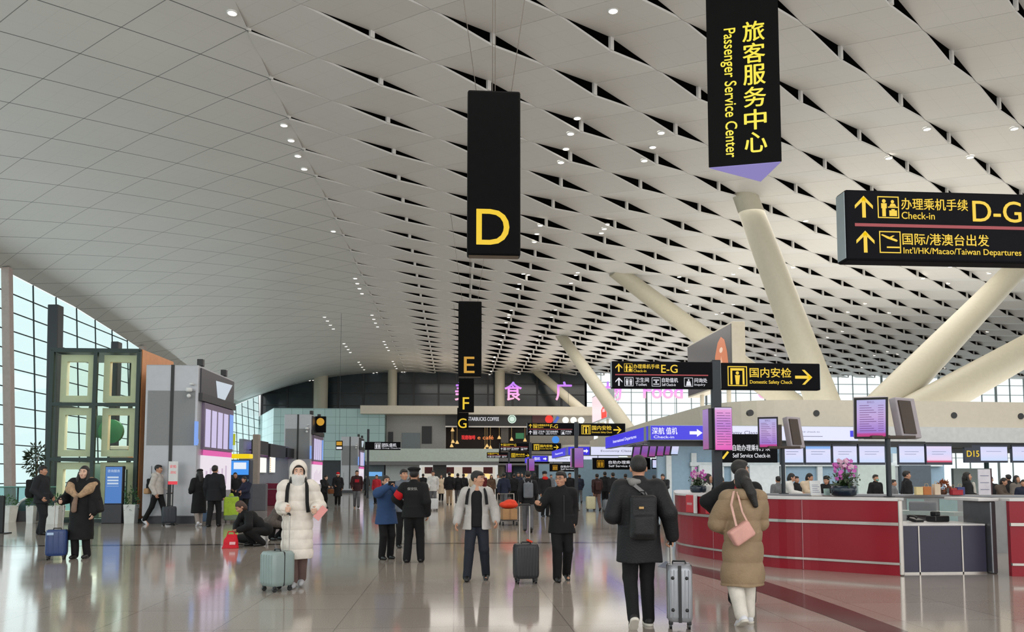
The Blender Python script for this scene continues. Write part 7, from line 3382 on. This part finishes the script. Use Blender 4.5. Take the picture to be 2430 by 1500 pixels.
def packed(root, s, name, c, half, m, yaw=0):
    """a bag worn by a far figure"""
    v = Vol(.02)
    v.box(c, half, None, .05)
    v.chain([A3(*c) + A3(-.03, 0, half[2] - .01), A3(*c) + A3(0, 0, half[2] + .03), A3(*c) + A3(.03, 0, half[2] - .01)], [.012] * 3)
    return vol_obj(name, v, .014, m, root)


HALL = 'travellers in the middle of the hall'
# left of the white coat
r_, g, s = at_feet('coat', 556, 1224, 1121, .4, 'dark-clothed person behind the lime green case', 'people by the ticket machine', topc=DK)
r_, g, s = at_feet('reach', 583, 1229, 1129, -.6, 'dark-haired person right of the ticket machine', 'people by the ticket machine', topc=NV)
r_, g, s = at_feet('reach', 768, 1206, 1126, 1.0, 'woman in dark clothes leaning forward with a brown bag, right of the white coat', HALL, topc=DK, skin=SKIN2)
packed(r_, s, 'brown_bag', (.16, -.34, .88), (.16, .10, .13), C((110, 66, 36), .6))
r_, g, s = at_feet('coat', 801, 1200, 1121, .2, 'person in black with a red and white knit hat', HALL, topc=DK)
v = Vol(.01)
v.ell((0, .02, 1.70), (.10, .115, .085))
o = vol_obj('knit_hat', v, .013, C((196, 30, 40), .9), r_)
v = Vol(.01)
v.col((0, .015, 1.60), (0, .015, 1.655), (.100, .115), (.103, .118))
vol_obj('hat_band', v, .013, C((226, 220, 216), .9), o)
r_, g, s = at_feet('walk', 846, 1206, 1116, .15, 'man in a dark maroon jacket and grey trousers walking towards the viewer', HALL, topc=C((52, 26, 30), .8), legc=GP)
mb = MB()
mb.box((0, -.165, 1.27), (.20, .02, .14), None, .005)
mb.build('red_print', C((170, 28, 44), .8), r_)
r_, g, s = at_feet('stand', 893, 1196, 1127, -.3, 'person in a red jacket behind the blue coat', HALL, topc=C((184, 44, 56), .8))
# middle crowd
r_, g, s = at_feet('walk', 1027, 1206, 1117, .1, 'person in a white jacket right of the guard', HALL, topc=WH, legc=GP)
packed(r_, s, 'red_bag', (-.22, .05, 1.1), (.06, .12, .17), C((170, 36, 40), .6))
suitcase(1018, 1040, 1183, 1212, .24, .1, mat('white_shell', (206, 208, 210), .35), 'small white case in front of the person in white', grooves=4, width=.40)
r_, g, s = at_feet('stand', 1066, 1198, 1120, PI, 'person in a dark jacket and tan trousers seen from behind, left of the pale jacket', HALL, topc=DK, legc=C((150, 128, 104), .8))
r_, g, s = at_feet('walk', 1086, 1196, 1123, PI, 'dark-clothed walker just left of the man in the pale jacket', HALL, topc=DK)
r_, g, s = at_feet('coat', 1166, 1192, 1127, .2, 'person in a brown coat behind the shoulder of the pale jacket', HALL, topc=BR)
r_, g, s = at_feet('walk', 1196, 1214, 1122, PI - .3, 'person in a navy jacket pushing the luggage trolley', HALL, topc=NV)
r_, g, s = at_feet('stand', 1220, 1200, 1124, PI, 'dark-clothed person behind the luggage trolley', HALL, topc=DK)
r_, g, s = at_feet('coat', 1238, 1192, 1122, .5, 'long-haired person in a grey coat left of the grey backpack', HALL, topc=GR)
r_, g, s = at_feet('walk', 1253, 1263, 1117, PI - .05, 'man in black seen from behind with a grey backpack', HALL, topc=DK)
o = packed(r_, s, 'backpack', (.0, .23, 1.20), (.14, .08, .22), C((104, 108, 114), .7))
for sg in (-1, 1):
    mb = MB()
    mb.path([Vector(q) for q in ((sg * .09, .17, 1.42), (sg * .11, .02, 1.49), (sg * .12, -.13, 1.40))], .018, 6)
    mb.build('backpack_strap', C((104, 108, 114), .7), o)
r_, g, s = at_feet('stand', 1293, 1226, 1119, .3, 'person in black cap and red scarf left of the glasses man', HALL, topc=DK)
v = Vol(.02)
v.ell((0, -.03, 1.50), (.12, .13, .075))
vol_obj('red_scarf', v, .014, C((206, 40, 36), .9), r_)
v = Vol(.01)
v.ell((0, .01, 1.72), (.10, .115, .07))
v.ell((0, -.09, 1.70), (.08, .08, .014))
vol_obj('cap', v, .013, DK, r_)
for k, (px, yy, ty, rz, kd, tc, lab) in enumerate((
        (985, 44, 1121, .4, 'stand', BR, 'person in a brown jacket behind the guard'), (1004, 52, 1124, PI, 'walk', DK, 'distant walker in black right of the guard'),
        (1047, 50, 1126, .1, 'coat', CR, 'distant person in a cream coat before the bright shop'), (1100, 48, 1124, PI, 'stand', DK, 'distant dark figure behind the pale jacket'),
        (1148, 56, 1125, .3, 'walk', MR, 'distant walker in maroon before the bright shop'), (1182, 52, 1126, -.4, 'stand', WH, 'distant person in white left of the trolley'),
        (1208, 58, 1127, PI, 'coat', DK, 'distant long-haired figure in black above the trolley'), (1230, 46, 1121, .2, 'stand', NV, 'distant person in navy above the grey backpack'),
        (1268, 44, 1122, PI, 'coat', DK, 'distant figure in black right of the grey backpack'), (1308, 52, 1126, .4, 'stand', GR, 'distant person in grey beside the red scarf'),
        (1352, 40, 1122, .2, 'stand', DK, 'dark figure just right of the man with glasses'), (1375, 46, 1126, PI, 'walk', NV, 'distant navy figure beside the second sign post'),
        (975, 60, 1128, .2, 'coat', GR, 'tiny distant grey figure behind the guard'), (1120, 64, 1128, .1, 'stand', CR, 'tiny distant cream figure at the bright shop'),
        (1190, 66, 1128, PI, 'stand', BR, 'tiny distant brown figure below the sign posts'), (870, 62, 1128, .6, 'coat', DK, 'tiny distant dark figure left of the blue coat'))):
    at_depth(kd, px, yy, ty, rz, lab, 'distant crowd before the shops', topc=tc)
# right of the middle: people at the desks of the far islands
r_, g, s = at_feet('walk', 1417, 1212, 1124, PI + .1, 'walker in brown trousers with a dark brown backpack and cream case', HALL, topc=C((58, 40, 38), .8), legc=C((122, 92, 84), .8))
packed(r_, s, 'backpack', (0, .22, 1.18), (.14, .09, .21), C((66, 40, 38), .7))
suitcase(1393, 1411, 1178, 1212, .26, .1, mat('cream_shell', (214, 208, 172), .4), 'cream case beside the walker with the brown backpack', grooves=4, width=.42)
r_, g, s = at_feet('stand', 1436, 1206, 1119, PI - .2, 'man in a black coat left of the big man in black', HALL, topc=DK)
r_, g, s = at_feet('walk', 1455, 1214, 1121, PI + .2, 'man in black with a grey case just left of the big man in black', HALL, topc=DK)
suitcase(1436, 1448, 1186, 1216, .26, .3, mat('mid_grey_shell', (104, 108, 114), .4), 'grey case by the two men left of the big man in black', grooves=4, width=.40)
for px, yy, ty, rz, kd, tc, lab in ((1484, 36, 1124, PI, 'stand', DK, 'dark figure at the desks, left of the big man in black'), (1552, 34, 1127, PI, 'stand', GR, 'grey figure at the desks behind the big man in black'),
                                    (1575, 33, 1123, -.6, 'reach', DK, 'dark-haired person with an orange bag right of the big man in black'), (1594, 38, 1128, .3, 'coat', CR, 'cream-coated figure beside the orange bag')):
    r_, g, s = at_depth(kd, px, yy, ty, rz, lab, 'travellers at the far desks', topc=tc)
    if px == 1575:
        packed(r_, s, 'orange_bag', (-.02, -.34, 1.12), (.10, .07, .10), C((214, 92, 44), .6))
# behind the red counter
CL = 'people behind the red counter'
r_, g, s = at_depth('reach', 1712, 18.6, 1128, -.5, 'clerk with a face mask leaning over the counter, left of the tan coat', CL, topc=DK)
v = Vol(.015)
v.ell((0, -.205, 1.525), (.058, .042, .045))
vol_obj('face_mask', v, .010, C((206, 220, 230), .7, .05), r_)
r_, g, s = at_depth('coat', 1682, 19.2, 1124, .9, 'long-haired clerk in a white coat beside the sign post', CL, topc=WH)
for px, yy, ty, rz, kd, tc, lab in ((1868, 22.5, 1121, 1.2, 'reach', WH, 'person in a white shirt left of the white notice'), (1846, 23.4, 1130, PI, 'stand', GR, 'person in grey between the counter posts'),
                                    (1912, 22.8, 1121, .7, 'reach', CR, 'person in a cream jacket behind the white notice'), (1890, 25.4, 1130, .4, 'stand', DK, 'dark head between the white shirt and the cream jacket'),
                                    (1964, 22.2, 1128, -.8, 'reach', DK, 'person in a dark cap left of the orchids'), (2078, 24.4, 1126, .2, 'stand', DK, 'clerk in black with a teal mask right of the orchids'),
                                    (2120, 23.8, 1138, .9, 'stand', GR, 'grey-clothed figure behind the display post'), (2152, 21.6, 1117, 1.3, 'stand', DK, 'man in a black suit seen from the side, right of the display post'),
                                    (2296, 21.4, 1120, .9, 'coat', DK, 'woman in a dark open coat under the D15 monitor'), (2350, 24.0, 1130, -.5, 'stand', DK, 'dark-haired person in the group at the right edge, leftmost'),
                                    (2372, 22.8, 1132, .6, 'reach', C((84, 74, 66), .8), 'person in a taupe coat in the group at the right edge'), (2392, 25.4, 1126, PI, 'stand', DK, 'tallest dark-haired person of the group at the right edge'),
                                    (2413, 23.6, 1128, .2, 'coat', C((110, 104, 98), .8), 'grey-coated person of the group at the right edge'), (2428, 22.2, 1138, -.6, 'stand', NV, 'person in navy cut by the right edge')):
    r_, g, s = at_depth(kd, px, yy, ty, rz, lab, CL, topc=tc)
    if px == 1964:
        v = Vol(.01)
        v.ell((0, -.09, 1.70), (.10, .115, .06))
        v.ell((0, -.19, 1.67), (.08, .08, .014))
        vol_obj('cap', v, .012, DK, r_)
    if px == 2078:
        v = Vol(.015)
        v.ell((0, -.075, 1.575), (.058, .042, .045))
        vol_obj('face_mask', v, .010, C((120, 170, 160), .7, .05), r_)
    if px == 2296:
        v = Vol(.02)
        v.seg((0, -.14, 1.42), (0, -.17, 1.0), .05, .055)
        vol_obj('pale_shirt_front', v, .013, C((190, 186, 180), .8), r_)

# gift bags and boxes on the back counter
yy = 15.9
for px, w_, h_, rgb, kd, lab in ((2180, .14, .15, (226, 206, 150), 'box', 'pale yellow box on the back counter'), (2199, .16, .17, (186, 110, 46), 'bag', 'amber paper bag on the back counter'),
                                 (2222, .13, .22, (216, 196, 172), 'bag', 'cream paper bag on the back counter'), (2262, .12, .14, (150, 44, 36), 'bag', 'brick red bag beside the dried flowers'),
                                 (2278, .16, .16, (52, 60, 116), 'bag', 'blue bag above the crimson box'), (2270, .22, .09, (166, 22, 40), 'box', 'low crimson box on the back counter')):
    zb_ = 1.165
    p = on_y(px, 1170, yy - (.1 if px == 2270 else 0))
    r_ = empty('gift_box' if kd == 'box' else 'gift_bag', (p.x, p.y, zb_ if lab[0] != 'b' or 'blue' not in lab else zb_), RND.uniform(-.2, .2), lab, kd)
    mb = MB()
    mb.box((0, 0, h_ / 2), (w_, .10, h_), None, .006)
    b_ = mb.build('body', mat('gift_%d_%d_%d' % rgb, rgb, .5), r_)
    mb = MB()
    if kd == 'box':
        mb.box((0, 0, h_ + .006), (w_ * 1.03, .105, .014), None, .004)
        mb.build('lid', mat('gift_%d_%d_%d' % rgb, rgb, .5), r_)
    else:
        mb.path([(-w_ * .25, 0, h_), (-w_ * .15, 0, h_ + .06), (w_ * .15, 0, h_ + .06), (w_ * .25, 0, h_)], .005, 6)
        mb.build('bag_handle', mat('paper_cord', (190, 160, 120), .7), r_)
p = on_y(2241, 1168, 16.0)
r_ = empty('dried_flowers', (p.x, 16.02, 1.17), 0, 'bunch of brown and red dried flowers on the back counter', 'flowers')
mb = MB()
mb.lathe((0, 0, 0), [(.05, 0), (.07, .05), (.05, .10), (.001, .10)], 14, caps=False)
mb.build('vase', mat('brown_vase', (92, 60, 44), .4), r_)
mb = MB()
leafy(mb, (0, 0, .17), (.10, .09, .12), 200, 5, .5, .06)
o = mb.build('dry_leaves', mat('russet_leaf', (150, 84, 46), .6, var=.5, scale=30), r_)
o['kind'] = 'stuff'
r_ = empty('notice_board', (on_y(2336, 1150, 22.4).x, 22.4, 0), -.2, 'tall pale notice board on a dark stand behind the woman in the open coat', 'board')
mb = MB()
mb.box((0, 0, 1.15), (.34, .04, 1.2), None, .006)
b_ = mb.build('panel', mat('pale_notice', (206, 204, 214), .4), r_)
mb = MB()
for k in range(5):
    rect(mb, -.12, .12, .75 + .2 * k, .77 + .2 * k, -.023)
mb.build('print', M_LBTXT, b_)
mb = MB()
mb.box((.19, .01, .9), (.04, .06, 1.75), None, .006)
mb.box((.0, .05, .02), (.5, .4, .04), None, .006)
mb.build('stand', mat('dark_maroon_post', (58, 24, 34), .5), r_)

# luggage trolley with a carton and an orange bag
g = on_z(1206, 1246)
r_ = empty('luggage_trolley', (g.x, g.y, 0), .12, 'luggage trolley standing before the navy jacket', 'trolley')
mb = MB()
mb.box((0, 0, .16), (.56, .70, .03), None, .01)
mb.build('platform', mat('dark_platform', (52, 50, 50), .5), r_)
mb = MB()
mb.path([(-.27, .36, .16), (-.27, .44, .98), (.27, .44, .98), (.27, .36, .16)], .016)
mb.build('push_bar', M_STEEL, r_)
for sx, sy in ((-.22, -.28), (.22, -.28), (-.22, .28), (.22, .28)):
    mb = MB()
    mb.tube((sx - .02, sy, .065), (sx + .02, sy, .065), .065, n=14)
    w_ = mb.build('wheel', M_BLK, r_)
    mb = MB()
    mb.box((sx, sy, .13), (.05, .04, .05))
    mb.build('wheel_fork', M_STEEL, w_)
o = empty('carton', (g.x + .02, g.y - .02, .178), .12, 'brown cardboard carton on the luggage trolley', 'box')
mb = MB()
mb.box((0, 0, .17), (.46, .42, .34), None, .006)
b_ = mb.build('body', mat('cardboard', (172, 132, 92), .8, var=.08), o)
mb = MB()
mb.box((0, -.212, .17), (.06, .004, .33))
mb.build('tape', mat('tan_tape', (150, 112, 76), .4), b_)
v = Vol(.03)
v.ell((0, 0, .12), (.30, .22, .12))
v.ell((.05, 0, .19), (.20, .18, .10))
v.cut((0, 0, -1), 0)
v.fn = cloth_fn(.014, seed=7)
o = vol_obj('travel_bag', v, .013, C((222, 66, 38), .6, .3, 30), None)
o.location = (g.x + .02, g.y - .02, .520)
tag(o, 'orange red soft bag lying on the carton', 'bag')
